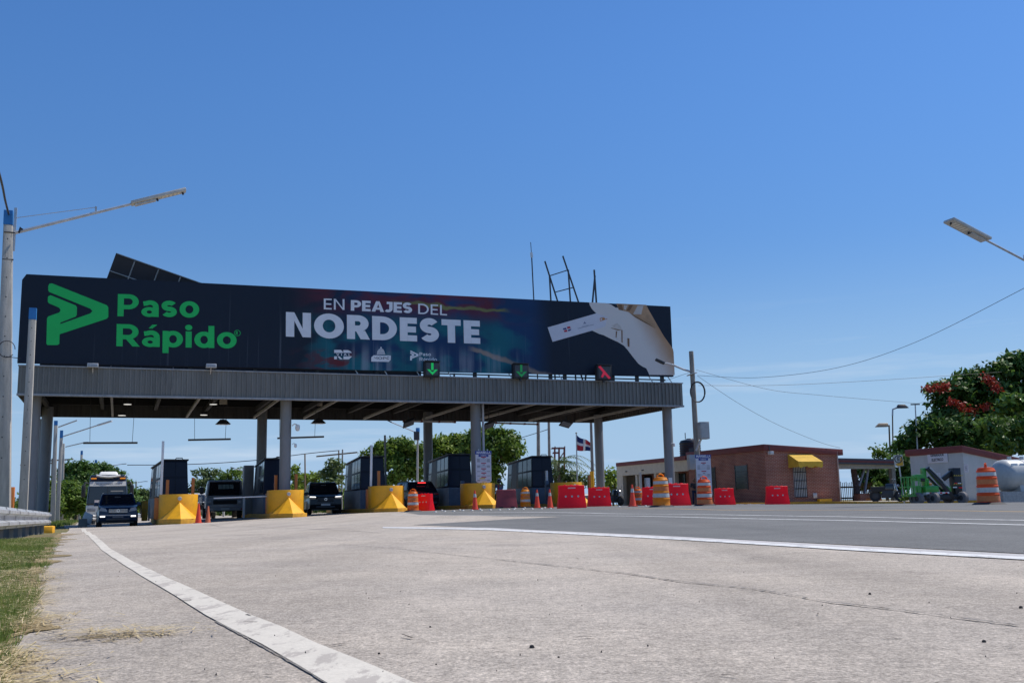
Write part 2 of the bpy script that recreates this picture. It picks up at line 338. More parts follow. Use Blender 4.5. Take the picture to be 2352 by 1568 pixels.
VERGE = [(-.05,-1.0),(-.52,1.0),(-.86,1.7),(-2.6,5.66),(-5.2,11.6),(-9.5,21.5),(-12.6,29),(-16.5,38),(-21,48),(-25.5,58),(-33,77),(-58,139)]
KERB = [(45,49.8),(24,50),(20,51.5),(16,56.5),(13.2,58.6),(11.5,62)]
sheet('concrete_road', VERGE + [(-10,139)] + [(5,84),(11.5,62)] + [(13.2,58.6),(16,56.5),(20,51.5),(24,50),(45,49.8)] + [(45,-1.0)], M_croad, 0.0)
def gp2(l): return [GP(*p) for p in l]
tip = GP(948,1205); apex = GP(1293,1186.3)
aside = gp2([(1250,1217),(1559,1231.7),(1950,1251.2),(2340,1271)])
lb = gp2([(1293,1186.3),(1100,1183.3),(960,1181.2)])
ap = [tip] + aside + [aside[-1] + (aside[-1]-aside[-2])*1.2]
q = ap[-1]
asph = [(p.x,p.y) for p in ap] + [(44,q.y),(44,49.7),(24,49.9),(20,51.4),(16,56.4),(13.1,58.5)] + [tuple(T(36,5)[:2]), tuple(T(24,4)[:2]), tuple(T(20,-2.5)[:2]), tuple(T(17.5,-4)[:2])] + [(p.x,p.y) for p in lb[::-1]]
sheet('asphalt_road', asph, M_asph, 0.003)
# edge line in the foreground, traced on the road from near to far
zL = [(590,365),(700,475),(850,580),(1100,730),(1300,850),(1500,975),(1700,1080),(1900,1190),(2100,1300),(2260,1399)]
zR = [(632,362),(762,468),(935,565),(1135,660),(1405,780),(1705,920),(1935,1010),(2155,1110),(2360,1195)]
d3 = lambda z: GP(z[0]*.3314, 1104.3+z[1]*.3314)
eL = [d3(p) for p in zL]; eR = [d3(p) for p in zR]
eL.append(eL[-1]+(eL[-1]-eL[-2]).normalized()*.9); eR.append(eR[-1]+(eR[-1]-eR[-2]).normalized()*.9)
eL.insert(0, GP(186,1214)); eR.insert(0, GP(196,1213.5))
strip('edge_line', eL, eR, M_line, .003, 90, jag=.003)
strip('line_joint', eL[6:], [a + (a-b).normalized()*.005 for a,b in zip(eL[6:], [e + Vector((1,0.2,0)) for e in eL[6:]])], M_crack, .0025, 60, jag=.0015)
zr = lambda x,y: GP((2400+x*.5191)/1.5395, (1700+y*.5191)/1.5395)
zm = lambda x,y: GP((1200+x*.5102)/1.5395, (1700+y*.5102)/1.5395)
up_ = [zm(300,318),zm(1040,324),zr(0,380),zr(1150,442),zr(2352,503)]; md_ = [zm(300,322),zm(1040,332),zr(0,391),zr(1150,458),zr(2352,521)]; lo_ = [zm(300,327),zm(1040,341),zr(0,402),zr(1150,474),zr(2352,540)]
for l_ in (up_, md_, lo_): l_.append(l_[-1]+(l_[-1]-l_[-2])*1.2)
strip('gutter_strip', up_, md_, M_lconc, .004, 60); strip('lane_line', md_, lo_, M_linew, .0046, 60)
for nm, a, th in (('lane_line', [zm(350,233),zm(1560,240),zr(0,247),zr(1150,272),zr(2352,304)], 3.0), ('lane_line', [zm(650,220),zm(1700,222),zr(0,227.5),zr(1150,246),zr(2352,271)], 2.6)):
    A_ = a; a2 = []
    for p in A_:
        nrm = Vector((math.cos(PHI), math.sin(PHI), 0)); a2.append(p + nrm*.13)
    A_ = A_ + [A_[-1]+(A_[-1]-A_[-2])*.8]; a2 = a2 + [a2[-1]+(a2[-1]-a2[-2])*.8]
    strip(nm, A_, a2, M_linew, .006, 60)
ya = [GP(1290,1170.2),GP(1559,1168.5),GP(1960,1171.7),GP(2352,1175.5)]
ya = [T(20,-7)+Vector((0,0,0))] + ya if False else ya
strip('yellow_line', ya, [p + Vector((.16,.05,0)) for p in ya], M_liney, .006, 50)
cr_ = [zm(0,440),zm(400,470),zm(1040,540),zm(1500,590),zm(2000,645),zm(2352,700),zr(500,737),zr(800,788),zr(1000,827),zr(1500,885),zr(1950,945),zr(2352,997)]
strip('road_joint', cr_, [p + Vector((.004,.007,0)) for p in cr_], M_crack, .004, 260, jag=.006)
strip('road_joint', [zm(700,330),zm(300,360),zm(-900,300)], [p+Vector((.01,.02,0)) for p in [zm(700,330),zm(300,360),zm(-900,300)]], M_crack, .004, 60, jag=.006)

# loose grit, leaf scraps and clippings on the road
def scatter_flat(name, pts, mt, smin, smax, asp=1.0, lift=.004, hmax=0.0, tilt=.4, kind='stuff'):
    mb = MB()
    for x, y in pts:
        s = random.uniform(smin, smax); a = random.uniform(0, math.tau); z = g(x,y)+lift
        if hmax:                                # little stones
            h = s*random.uniform(.4,.8); n = 5
            base = [(x+math.cos(a+k*math.tau/n)*s*random.uniform(.35,.6), y+math.sin(a+k*math.tau/n)*s*random.uniform(.35,.6), z-.002) for k in range(n)]
            top = (x+random.uniform(-.2,.2)*s, y+random.uniform(-.2,.2)*s, z+h)
            mb.add(base+[top], [(k,(k+1)%n,n) for k in range(n)])
        else:
            dx, dy = math.cos(a)*s/2, math.sin(a)*s/2; wx, wy = -math.sin(a)*s*asp/2, math.cos(a)*s*asp/2; t = random.uniform(0,tilt)*s
            mb.add([(x-dx-wx,y-dy-wy,z),(x+dx-wx*.4,y+dy-wy*.4,z+t),(x+dx+wx*.4,y+dy+wy*.4,z+t*random.uniform(.5,1)),(x-dx+wx,y-dy+wy,z+random.uniform(0,.3)*t)], [(0,1,2,3)])
    return tag(mb.build(name, mt, smooth=False), kind=kind)
M_grit = mat('dark road grit', (.055,.05,.045), rough=.95, var=.4, scale=30)
pts = []
for _ in range(100):
    Y = 1.3*math.exp(random.uniform(0, 2.3)); X = random.uniform(-.55,.6)*Y
    if X > -.4*Y - .1: pts.append((X, Y))
scatter_flat('road_grit', pts, M_grit, .002, .005, hmax=1)
for (zx, zy, s) in ((1335,1155,.011),(630,1013,.006),(275,1198,.006),(1520,1222,.005)):
    p = zm(zx, zy)
    MBx = MB(); n = 7
    one('pebble', MBx.add([(math.cos(k*.9)*s*.6, math.sin(k*.9)*s*.5, -.003) for k in range(n)] + [(math.cos(k*.9+.4)*s*.38, math.sin(k*.9)*s*.34, s*.45) for k in range(n)] + [(0,0,s*.62)],
        [(k,(k+1)%n,(k+1)%n+n,k+n) for k in range(n)] + [(k+n,(k+1)%n+n,2*n) for k in range(n)]), M_grit, 'small dark pebble lying on the pale concrete road in the foreground', 'pebble', 'dark pebbles on the near road', loc=p, smooth=False)
for (zx, zy, s) in ((1302,772,.015),(2080,1097,.012),(2332,866,.016)):
    o = bpy.data.objects['pebble'].copy(); COL.objects.link(o); o.location = zr(zx, zy); o.rotation_euler = (0,0,zx); o.scale = (s*.7/.011,)*3
M_twig = mat('dark leaf scrap', (.075,.06,.045), rough=.9, var=.4, scale=30)
pts = []
for _ in range(90):
    Y = 1.5*math.exp(random.uniform(0, 1.9)); X = random.uniform(-.5,.55)*Y
    if X > -.36*Y: pts.append((X, Y))
scatter_flat('leaf_scraps', pts, M_twig, .012, .05, asp=.16, tilt=.08)

def spill(y): return -.03+.004*y+ max(0, mnoise.noise(Vector((y*1.7,2.2,0))))*(.10+.028*y) + max(0, mnoise.noise(Vector((y*7,5.1,0))))*.10 + mnoise.noise(Vector((y*23,1.1,0)))*.03
from mathutils import noise as mnoise
M_spill = ground_mat('dry grass litter on soil', (.30,.22,.12), (.22,.17,.085), agg=.5, aggs=60, patch=.3, bump=1)
def vx0(y):
    for (x0,y0),(x1,y1) in zip(VERGE, VERGE[1:]):
        if y0 <= y <= y1: return x0+(x1-x0)*(y-y0)/(y1-y0)
sy = [1.1*1.012**k for k in range(245)]
strip('soil_edge', [Vector((vx0(y)-.06,y,0)) for y in sy], [Vector((vx0(y)+spill(y),y,0)) for y in sy], M_spill, .003, 420, jag=.006)
# verge: living turf and dry clippings, from the road edge to the rail
def vx(y):                                     # road edge
    for (x0,y0),(x1,y1) in zip(VERGE, VERGE[1:]):
        if y0 <= y <= y1: return x0+(x1-x0)*(y-y0)/(y1-y0)
    return VERGE[-1][0]
def leafmat(name, c1, c2, rough=.55, tr=.35):
    m = bpy.data.materials.new(name); m.use_nodes = True; n = m.node_tree; l = n.links.new; b = n.nodes['Principled BSDF']; b.inputs['Roughness'].default_value = rough; b.inputs['Specular IOR Level'].default_value = .35
    ge = n.nodes.new('ShaderNodeNewGeometry'); mx = n.nodes.new('ShaderNodeMix'); mx.data_type = 'RGBA'; mx.inputs[6].default_value = (*c1,1); mx.inputs[7].default_value = (*c2,1)
    l(ge.outputs['Random Per Island'], mx.inputs[0]); l(mx.outputs[2], b.inputs['Base Color'])
    t = n.nodes.new('ShaderNodeBsdfTranslucent'); l(mx.outputs[2], t.inputs[0]); s = n.nodes.new('ShaderNodeMixShader'); s.inputs[0].default_value = tr
    l(b.outputs[0], s.inputs[1]); l(t.outputs[0], s.inputs[2]); l(s.outputs[0], n.nodes['Material Output'].inputs[0]); return m
def blades(name, N, ysamp, xsamp, mt, hmin, hmax, lean, wd, flat=False, dens=None):
    V = np.zeros((N,3,3)); k = 0
    while k < N:
        y = ysamp(); x = xsamp(y)
        if dens and not dens(x, y): continue
        h = random.uniform(hmin, hmax); a = random.uniform(0, math.tau); q = random.uniform(0, math.tau); z = g(x,y)-.012
        if flat:
            z += random.uniform(.008,.03); dx, dy = math.cos(a)*h, math.sin(a)*h
            V[k] = [(x-math.sin(a)*wd, y+math.cos(a)*wd, z),(x+math.sin(a)*wd, y-math.cos(a)*wd, z),(x+dx, y+dy, z+random.uniform(-.012,.3)*h*.25)]
        else:
            ln = random.uniform(0, lean)*h
            V[k] = [(x-math.sin(q)*wd, y+math.cos(q)*wd, z),(x+math.sin(q)*wd, y-math.cos(q)*wd, z),(x+math.cos(a)*ln, y+math.sin(a)*ln, z+h)]
        k += 1
    me = bpy.data.meshes.new(name); me.vertices.add(N*3); me.vertices.foreach_set('co', V.reshape(-1)); me.loops.add(N*3); me.loops.foreach_set('vertex_index', np.arange(N*3, dtype=np.int32))
    me.polygons.add(N); me.polygons.foreach_set('loop_start', np.arange(0,N*3,3,dtype=np.int32)); me.polygons.foreach_set('loop_total', np.full(N,3,dtype=np.int32)); me.update(); me.validate()
    me.materials.append(mt); o = bpy.data.objects.new(name, me); COL.objects.link(o); return tag(o, kind='stuff')
from mathutils import noise as mnoise
def nz(x, y, s): return mnoise.noise(Vector((x*s, y*s, 3.7)))
M_grass = leafmat('fresh turf blade', (.075,.16,.02), (.26,.29,.065), tr=.3); M_straw = leafmat('dry grass clipping', (.46,.35,.17), (.74,.62,.36), tr=.2)
ys = lambda: 1.4*math.exp(random.uniform(0, 2.35))
blades('verge_grass', 52000, ys, lambda y: vx(y)+.02+.003*y-abs(random.gauss(0,.33))*(.4+y*.12), M_grass, .012, .042, 1.3, .0024, dens=lambda x,y: nz(x,y,2.3)+.5*nz(x,y,7) > -.12+random.uniform(-.2,.2)+.3*max(0,1-(vx(y)-x)/.12) or random.random() < .08)
blades('verge_grass', 14000, lambda: random.uniform(1.45,4.2), lambda y: vx(y)-.01-random.random()**1.3*.30, M_grass, .015, .05, .9, .0020, dens=lambda x,y: nz(x,y,3.1) > -.12+random.uniform(-.15,.15))
blades('dry_clippings', 13000, ys, lambda y: vx(y)+random.gauss(-.05-.016*y,.05+.018*y)+ .10*max(0,nz(0,y,2.2))*y**.5, M_straw, .03, .12, .5, .0024, flat=True, dens=lambda x,y: nz(x*.6,y,2.4)+.25*nz(x,y,9) > .0+random.uniform(-.25,.15)*1.0+max(0,(x-vx(y))*2.2))
tf = GP(272,1460)
t_ = blades('straw_tuft', 260, lambda: tf.y+random.gauss(0,.05), lambda y: tf.x+random.gauss(0,.075), M_straw, .03, .10, .5, .0024, flat=True)
del t_['kind']; tag(t_, 'small tuft of dry straw lying alone on the concrete road', 'straw tuft')

# ------------------------------------------------------------------ toll canopy
LEN = 36.0; DEP = 11.2; ZB = 5.9; ZT = 7.36
can = thing('toll_canopy', 'long flat grey steel toll canopy on round columns spanning all the lanes', 'toll canopy', O, PHI)
f = MB(); f.box(0,LEN,0,.06,ZB+.1,ZT-.06)
x = .12
while x < LEN-.05:
    f.box(x-.03,x+.03,-.07,0,ZB+.1,ZT-.06); x += .243
f.build('front_fascia', M_fascia, can, smooth=False)
f = MB(); f.box(-.02,LEN+.02,-.10,.1,ZB,ZB+.1); f.box(-.02,LEN+.02,-.095,.12,ZT-.06,ZT); f.build('fascia_trim', M_trim, can)
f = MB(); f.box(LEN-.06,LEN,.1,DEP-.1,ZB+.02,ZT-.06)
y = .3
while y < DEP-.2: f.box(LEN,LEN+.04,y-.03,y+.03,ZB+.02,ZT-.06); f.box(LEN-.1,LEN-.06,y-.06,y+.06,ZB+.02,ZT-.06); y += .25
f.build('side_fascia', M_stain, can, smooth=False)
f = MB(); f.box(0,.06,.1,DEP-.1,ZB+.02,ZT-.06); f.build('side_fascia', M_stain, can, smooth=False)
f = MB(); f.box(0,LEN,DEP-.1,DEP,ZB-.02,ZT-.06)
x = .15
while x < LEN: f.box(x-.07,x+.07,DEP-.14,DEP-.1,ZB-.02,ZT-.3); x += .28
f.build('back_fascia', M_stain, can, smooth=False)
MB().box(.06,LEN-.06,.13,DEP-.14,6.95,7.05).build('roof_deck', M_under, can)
COLU = (.7, 12.68, 23.2, 35.45)
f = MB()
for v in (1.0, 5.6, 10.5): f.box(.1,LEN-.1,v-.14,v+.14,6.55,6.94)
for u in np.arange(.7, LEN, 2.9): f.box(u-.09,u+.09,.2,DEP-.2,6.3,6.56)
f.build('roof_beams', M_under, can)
for u in (4.15, 8.3, 12.25, 15.3, 19.1, 23.0, 26.7, 30.5, 34.0):
    MB().bar((u,.12,ZB+.12),(u,DEP-.15,ZB+.08),.11,.13).build('tie_bar', M_tie, can)
for u in COLU:
    for v in (1.0, 10.5):
        p = T(u,v); zg = g(p.x,p.y)-.2
        MB().cyl((u,v,zg),(u,v,6.4),.29 if v < 5 else .30,24).build('column', M_steel, can)
f = MB(); f.cyl((23.62,.95,1.2),(23.62,.95,6.2),.07,10); f.build('downpipe', mat('pale downpipe', (.5,.51,.53), rough=.5, var=.1), can)
p_ = T(35.45,1); f = MB(); 
MB().box(-.02+35.2,35.42,.68,.70,1.4,1.75).build('notice', M_white, can)

def lampdisc(px, py, v):
    u, z = onplane(px, py, v)
    o = thing('ceiling_lamp', 'lit white disc lamp under the dark canopy', 'ceiling lamp', T(u, v, z), PHI, 'disc lamps under the canopy')
    MB().lathe([(.02,.16),(.16,.14),(.22,.0),(.2,-.01)],16).build('housing', M_dark, o); MB().lathe([(0,-.012),(.2,-.012),(.2,-.03),(0,-.03)],16).build('diffuser', M_lamp, o)
    MB().cyl((0,0,.15),(0,0,max(.2,6.9-z)),.015,6).build('stem', M_dark, o); return o
for px, py, v, lb in ((293,927.5,6.0,'lit disc lamp at the far left under the canopy, upper one beside a pale box'),(280,953,7.5,'lit disc lamp at the far left under the canopy, lower one under a pale box'),(490,927.5,6.0,'lit disc lamp under the canopy, upper left of the hanging floodlight over the truck'),(468,952,8.0,'lit disc lamp under the canopy, lower one over the grey truck')):
    lampdisc(px, py, v)['label'] = lb
def hang_lamp(px, py, v, tilt, lb, tall=True):
    u, z = onplane(px, py, v); o = thing('hanging_floodlight', lb, 'floodlight', T(u, v, z), PHI, 'floodlights hanging under the canopy')
    MB().cyl((0,0,.1),(0,0,6.92-z),.025,6).build('stem', M_dark, o)
    if tall: MB().box(-.22,.22,-.06,.06,(6.4-z),(6.4-z)+.46).build('control_box', mat('pale beige box', (.5,.46,.36), rough=.6, var=.1), o)
    q = MB()
    if tall: q.frus(-.42,.42,-.3,.3,-.05,-.16,.16,-.12,.12,.22)
    else:
        a = Vector((math.cos(tilt),0,math.sin(tilt))); q.frus(-.36,.36,-.35,.35,-.05,-.3,.3,-.28,.28,.06)
    h = q.build('lamp_head', M_dark, o, bevel=.01)
    if not tall: h.rotation_euler = (-.5, tilt, 0)
    l2 = MB().box(-.3,.3,-.2,.2,-.075,-.055).build('lens', M_lens, h); return o
hang_lamp(512, 972, 7.5, 0, 'dark floodlight hanging from a pale box over the grey truck')
hang_lamp(731, 970, 7.5, 0, 'dark floodlight hanging from a pale box over the black car')
hang_lamp(938, 971, 5, -.35, 'square floodlight tilted on a short stem beside the lamp arm behind the canopy', False)
hang_lamp(1123, 975, 5, -.3, 'square floodlight tilted on a short stem right of the pale tariff board column', False)
hang_lamp(1300, 972, 5, .25, 'square floodlight with a drooping strut, nearest the flag', False)
def bar_(pa, pb, v, lb, wa, wb, col=None):
    (ua,za),(ub,zb) = onplane(*pa,v), onplane(*pb,v); o = thing('height_bar', lb, 'height bar', T((ua+ub)/2, v, (za+zb)/2), PHI, 'clearance bars hung under the canopy')
    L2 = (ub-ua)/2; dz = (zb-za)/2
    MB().bar((-L2,0,-dz),(L2,0,dz),.11,.1).build('bar', col or mat('dull clearance bar', (.13,.12,.115), rough=.6, var=.2), o)
    for t, e in ((wa,-.1),(wb,.1)):
        x = -L2+2*L2*t; z = -dz+2*dz*t; MB().cyl((x,0,z+.05),(x+e*0.6,0,6.5-(za+zb)/2),.012,5).build('chain', M_dark, o)
    if col:
        for t in (.02,.35,.68,.98):
            x = -L2+2*L2*t; z = -dz+2*dz*t; MB().box(x-.06,x+.06,-.065,.065,z-.062,z+.062).build('red_band', M_rust, o)
    return o
bar_((191,1017),(316,1016.5),6,'dark clearance bar hanging over the bus lane at the far left',.12,.9)
bar_((432,1010),(530,1008),6,'dark clearance bar hanging over the grey truck',.15,.87)
bar_((637,1006),(744,1002.5),6,'dark clearance bar hanging partly behind a front column',.05,.8)
pale = mat('pale clearance bar', (.5,.46,.42), rough=.6, var=.2, grime=.3)
bar_((925,967),(1047,969),6,'pale clearance bar with red bands hanging beside the lamp arm',.05,.95,pale)
bar_((1137,971),(1236,974),6,'pale clearance bar with red bands hanging over the last booth',.1,.9,pale)
def cam_(u, z, v, lb, big):
    o = thing('security_camera', lb, 'camera', T(u, v, z), PHI)
    MB().tube([(0,0,.1),(.12,-.05,.2),(.26,-.1,.14)],.03,8).build('bracket', M_white, o)
    MB().lathe([(.01,.16),(.1,.14),(.12,.02),(.12,-.06),(.09,-.15),(.0,-.19)],14,(.27,-.1,0)).build('dome', M_white, o)
    if not big: o.scale = (.6,)*3
cam_(12.98, 4.55, .8, 'white dome camera bracketed to the upper part of a front column over the second island', True)
cam_(13.0, 3.62, .8, 'small camera fixed lower on the front column of the second island', False)
cam_(35.45, 3.7, .68, 'small twin lens camera fixed on the rightmost front column', False)

# lane signals and floodlights on the fascia
def signal(xa, xb, ya, yb, lb, kind):
    (ua,zt),(ub,zb) = onplane(xa,ya,-.5), onplane(xb,yb,-.5); wd = ub-ua; ht = zt-zb
    o = thing('lane_signal', lb, 'lane signal', T((ua+ub)/2, -.5, zb), PHI, 'lane signals above the canopy edge')
    MB().box(-wd/2,wd/2,0,.3,0,ht).build('housing', mat('black signal housing', (.016,.017,.02), rough=.6, var=.2), o, bevel=.015)
    MB().box(-wd/2+.1,wd/2-.1,-.012,.004,.1,ht-.1).build('display', mat('dark signal face', (.05,.053,.06), rough=.35, var=.3, scale=9), o)
    MB().box(-wd/2,wd/2,-.12,0,ht-.02,ht+.02).build('hood', M_dark, o)
    MB().box(-.05,.05,.08,.2,-.12,0).build('mount', M_dark, o)
    q = MB(); s = wd*.36; c = ht*.5; y0 = -.02
    F0 = lambda a,b: (a,y0-.012,b); F1 = lambda a,b: (a,y0,b)
    if kind[0] == 'g':
        q.prism([(-.065,c-s*.2),(.065,c-s*.2),(.065,c+s*1.05),(-.065,c+s*1.05)],F0,F1)
        y0 = -.026
        q.prism([(0,c-s*1.05),(s*.98,c-s*.1),(s*.45,c-s*.1),(.04,c-s*.52),(-.04,c-s*.52),(-s*.45,c-s*.1),(-s*.98,c-s*.1)],F0,F1)
        q.build('green_arrow', M_grn if kind == 'g1' else M_grn2, o, smooth=False)
    else:
        h = s*.95; tt = .075
        q.prism([(-h-tt,c+h),(-h+tt,c+h+.05),(h+tt,c-h),(h-tt,c-h-.05)],F0,F1); y0 = -.026
        q.prism([(-h*.6-tt*.6,c-h*.85),(-h*.6+tt,c-h*.95),(tt,c-.02),(-tt*.6,c+.12)],F0,F1)
        q.build('red_cross', M_rsig, o, smooth=False)
signal(975,1010.5,828.5,865.5,'black lane signal showing a bright green arrow, leftmost of the three',"g1")
signal(1179,1215,834,869.5,'black lane signal showing a dimmer green arrow, the middle one of three',"g2")
signal(1370.5,1405.5,837,873,'black lane signal showing a red cross, rightmost above the canopy',"x")
for px, py, lb in ((213,841,'grey floodlight box on the left end of the canopy edge'),(485,842,'grey floodlight box on the canopy edge below the large sign, second from the left')):
    u, z = onplane(px, py, -.35); o = thing('sign_floodlight', lb, 'floodlight', T(u,-.35,z), PHI, 'floodlights on the canopy edge')
    MB().box(-.25,.25,-.12,.2,-.06,.14).build('lamp_head', M_galv, o, bevel=.02); MB().box(-.2,.2,-.135,-.118,-.04,.1).build('lens', M_lens, o); MB().bar((0,.1,-.06),(0,.36,-.32),.05).build('arm', M_galv, o)

# roof furniture
z3 = lambda x,y: ((1700+x*.3826)/1.5395, (820+y*.3826)/1.5395)
def roofbar(mb, a, b, v, r=.035, down=False):
    (ua,za),(ub,zb) = onplane(*z3(*a),v), onplane(*z3(*b),v)
    if down:
        t = (7.3-za)/(zb-za); ua, za = ua+(ub-ua)*t, 7.3
    mb.bar((ua,v,za),(ub,v,zb),r*2); return mb
M_mast = mat('dark mast steel', (.05,.055,.065), rough=.6, var=.1)
o = thing('antenna_mast', 'thin tall antenna mast rising alone behind the sign', 'antenna', O, PHI)
q = MB(); roofbar(q,(490,630),(471,240),6,.03,True); q.build('mast', M_mast, o); q = MB(); roofbar(q,(471,240),(461,95),6,.016); q.build('whip', M_mast, o)
q = MB(); roofbar(q,(472,236),(467,190),6,.06); q.build('insulator', M_white, o)
o = thing('steel_frame', 'open dark steel frame of crossed struts standing behind the sign', 'steel frame', O, PHI); 
for nm, a, b, v in (('post',(648,640),(635,400),6),('post',(828,640),(808,350),6),('strut',(710,640),(592,270),6.08),('strut',(900,640),(758,222),6.08)): q = MB(); roofbar(q,a,b,v,.04,True); q.build(nm, M_mast, o)
for a, b in (((640,405),(805,352)),((685,557),(855,513))): q = MB(); roofbar(q,a,b,6.16,.03); q.build('crossbar', M_mast, o)
o = thing('twin_mast', 'two dark leaning poles meeting in a narrow wedge behind the sign', 'mast', O, PHI)
for a, b, v in (((1033,645),(1055,405),6),((1068,645),(1048,350),6.1)): q = MB(); roofbar(q,a,b,v,.045,True); q.build('pole', M_mast, o)
# dark tilted solar array
z1 = lambda x,y: (x*.4464/1.5395, (600+y*.4464)/1.5395)
o = thing('solar_array', 'tilted dark panel array on thin struts, its corner rising above the left of the sign', 'solar array', O, PHI)
A = Vector((*onplane(*z1(920,677),4),0)); B = Vector((*onplane(*z1(1540,885),4),0)); dn = Vector((*onplane(*z1(850,855),4),0))-A
Cc = [A, A+(B-A)*1.25, A+(B-A)*1.25+dn*2.1, A+dn*2.1]
MB().prism([(c.x,c.y) for c in Cc], lambda a,b: (a,4.0+(11.9-b)*.25,b), lambda a,b: (a,4.08+(11.9-b)*.25,b)).build('panel', mat('dark panel back', (.012,.018,.03), rough=.4, var=.2), o)
fr = MB()
pt = lambda s,t: (lambda c: (c.x, 3.95+(11.9-c.y)*.25, c.y))(A+(B-A)*s+dn*t)
for s_ in (.24,.54,.82,1.1): fr.bar(pt(s_,.06),pt(s_,2.0),.05)
fr.bar(pt(0,.75),pt(1.2,.75),.05); fr.bar(pt(.02,.02),pt(1.22,.02),.04)
fr.build('rails', M_tie, o)
for s_ in (.13,.9):
    c = pt(s_,1.4); MB().bar((c[0],c[1]+.0,7.05),(c[0],c[1],c[2]+ (1.0 if s_ < .5 else .2)),.06).build('support', M_tie, o)

# ------------------------------------------------------------------ lettering
def ring(fo, fi): return [[fo[i], fo[i+1], fi[i+1], fi[i]] for i in range(len(fo)-1)]
def arc(cx, cy, rx, ry, a0, a1, n=18): return [(cx+rx*math.cos(R_(a0+(a1-a0)*i/n)), cy+ry*math.sin(R_(a0+(a1-a0)*i/n))) for i in range(n+1)]
def rect(x0,y0,x1,y1): return [(x0,y0),(x1,y0),(x1,y1),(x0,y1)]
def stroke(pts, t):
    L_, R2 = [], []
    for i, p in enumerate(pts):
        a = pts[max(i-1,0)]; b = pts[min(i+1,len(pts)-1)]; dx, dy = b[0]-a[0], b[1]-a[1]; d = math.hypot(dx,dy) or 1; nx, ny = -dy/d*t/2, dx/d*t/2
        L_.append((p[0]+nx,p[1]+ny)); R2.append((p[0]-nx,p[1]-ny))
    return ring(L_, R2)
def bowl(x0, w, y0, y1, t, th):                # D-shaped bowl
    r = (y1-y0)/2; cx = max(x0, w-r*1.05); rx = w-cx; cy = (y0+y1)/2
    fo = [(x0,y1)] + arc(cx,cy,rx,r,90,-90,20) + [(x0,y0)]; fi = [(x0,y1-th)] + arc(cx,cy,rx-t,r-th,90,-90,20) + [(x0,y0+th)]
    return ring(fo, fi)
def ell(cx, cy, rx, ry, t, th): return ring(arc(cx,cy,rx,ry,0,360,32), arc(cx,cy,rx-t,ry-th,0,360,32))
def spath(w, h, t):
    hh = t/2; ry = (h-t)/4; rx = w/2-hh
    return stroke(arc(w/2, h-hh-ry, rx, ry, 28, 270, 20) + arc(w/2, hh+ry, rx, ry, 90, -152, 20)[1:], t)
def glyph(c, t):
    th = t*.9; X = .74
    if c == ' ': return .3, []
    if c == 'E': w = .62; return w, [rect(0,0,t,1), rect(t,1-th,w,1), rect(t,.5-th/2,w*.94,.5+th/2), rect(t,0,w,th)]
    if c == 'L': w = .6; return w, [rect(0,0,t,1), rect(t,0,w,th)]
    if c == 'I': return t, [rect(0,0,t,1)]
    if c == 'T': w = .72; return w, [rect(0,1-th,w,1), rect(w/2-t/2,0,w/2+t/2,1-th)]
    if c == 'N': w = .84; return w, [rect(0,0,t,1), rect(w-t,0,w,1), [(t,1),(t,1-t*1.25),(w-t,0),(w-t,t*1.25)]]
    if c == 'M': w = 1.0; return w, [rect(0,0,t,1), rect(w-t,0,w,1), [(t,1),(t,1-t*1.4),(w/2,.25),(w/2,.25+t*1.3)], [(w-t,1),(w-t,1-t*1.4),(w/2,.25),(w/2,.25+t*1.3)]]
    if c == 'O': w = 1.02; return w, ell(w/2,.5,w/2,.515,t*1.05,th)
    if c == 'D': w = .88; return w, [rect(0,0,t,1)] + bowl(t,w,0,1,t,th)
    if c == 'P': w = .74; return w, [rect(0,0,t,1)] + bowl(t,w,.32,1,t,th)
    if c == 'R': w = .78; return w, [rect(0,0,t,1)] + bowl(t,w*.97,.32,1,t,th) + [[(w*.40,.34),(w*.40+t*1.15,.36),(w+.02,0),(w+.02-t*1.15,0)]]
    if c == 'S': w = .70; return w, spath(w, 1.02, t)
    if c == 'A': w = .92; k = t*1.1; return w, [[(0,0),(k,0),(w/2+k*.42,1),(w/2-k*.48,1)], [(w,0),(w-k,0),(w/2-k*.0,.93),(w/2+k*.48,1)], rect(w*.27,.2,w*.73,.2+th*.85)]
    if c == 'V': w = .9; k = t*1.1; return w, [[(0,1),(k,1),(w/2+k*.4,0),(w/2-k*.5,0)], [(w,1),(w-k,1),(w/2,.05),(w/2+k*.5,0)]]
    if c == 'J': w = .56; return w, [rect(w-t,.34,w,1), rect(w*.22,1-th,w-t,1)] + stroke(arc(w-t/2-.22,.34,.22,.34-t/2,0,-135,14), t)
    if c == 'C': w = .9; return w, stroke(arc(w/2,.5,w/2-t/2,.5-t/2,48,312,26), t)
    if c == 'o': w = .72; return w, ell(w/2,X/2,w/2,X/2+.01,t,th)
    if c == 's': w = .56; return w, spath(w, X+.01, t*.95)
    if c in 'aá':
        w = .62; p = [rect(w-t,0,w,X*.62)] + stroke([(.07,X-.15)] + arc(w/2,X*.62,w/2-t/2,X*.38-th/2,128,0,14), t*.95) + ell(w*.46,.215,w*.46,.225,t*.9,th*.8)
        if c == 'á': p.append([(w*.36,X+.09),(w*.58,X+.09),(w*.86,X+.27),(w*.58,X+.27)])
        return w, p
    if c == 'p': w = .72; return w, [rect(0,-.27,t,X)] + ell(w/2+.01,X/2,w/2-.01,X/2+.01,t,th)
    if c == 'd': w = .72; return w, [rect(w-t,0,w,1.02)] + ell(w/2-.01,X/2,w/2-.01,X/2+.01,t,th)
    if c == 'i': return t, [rect(0,0,t,X), arc(t/2,.92,t*.6,t*.6,0,360,16)[:-1]]
    return .5, []
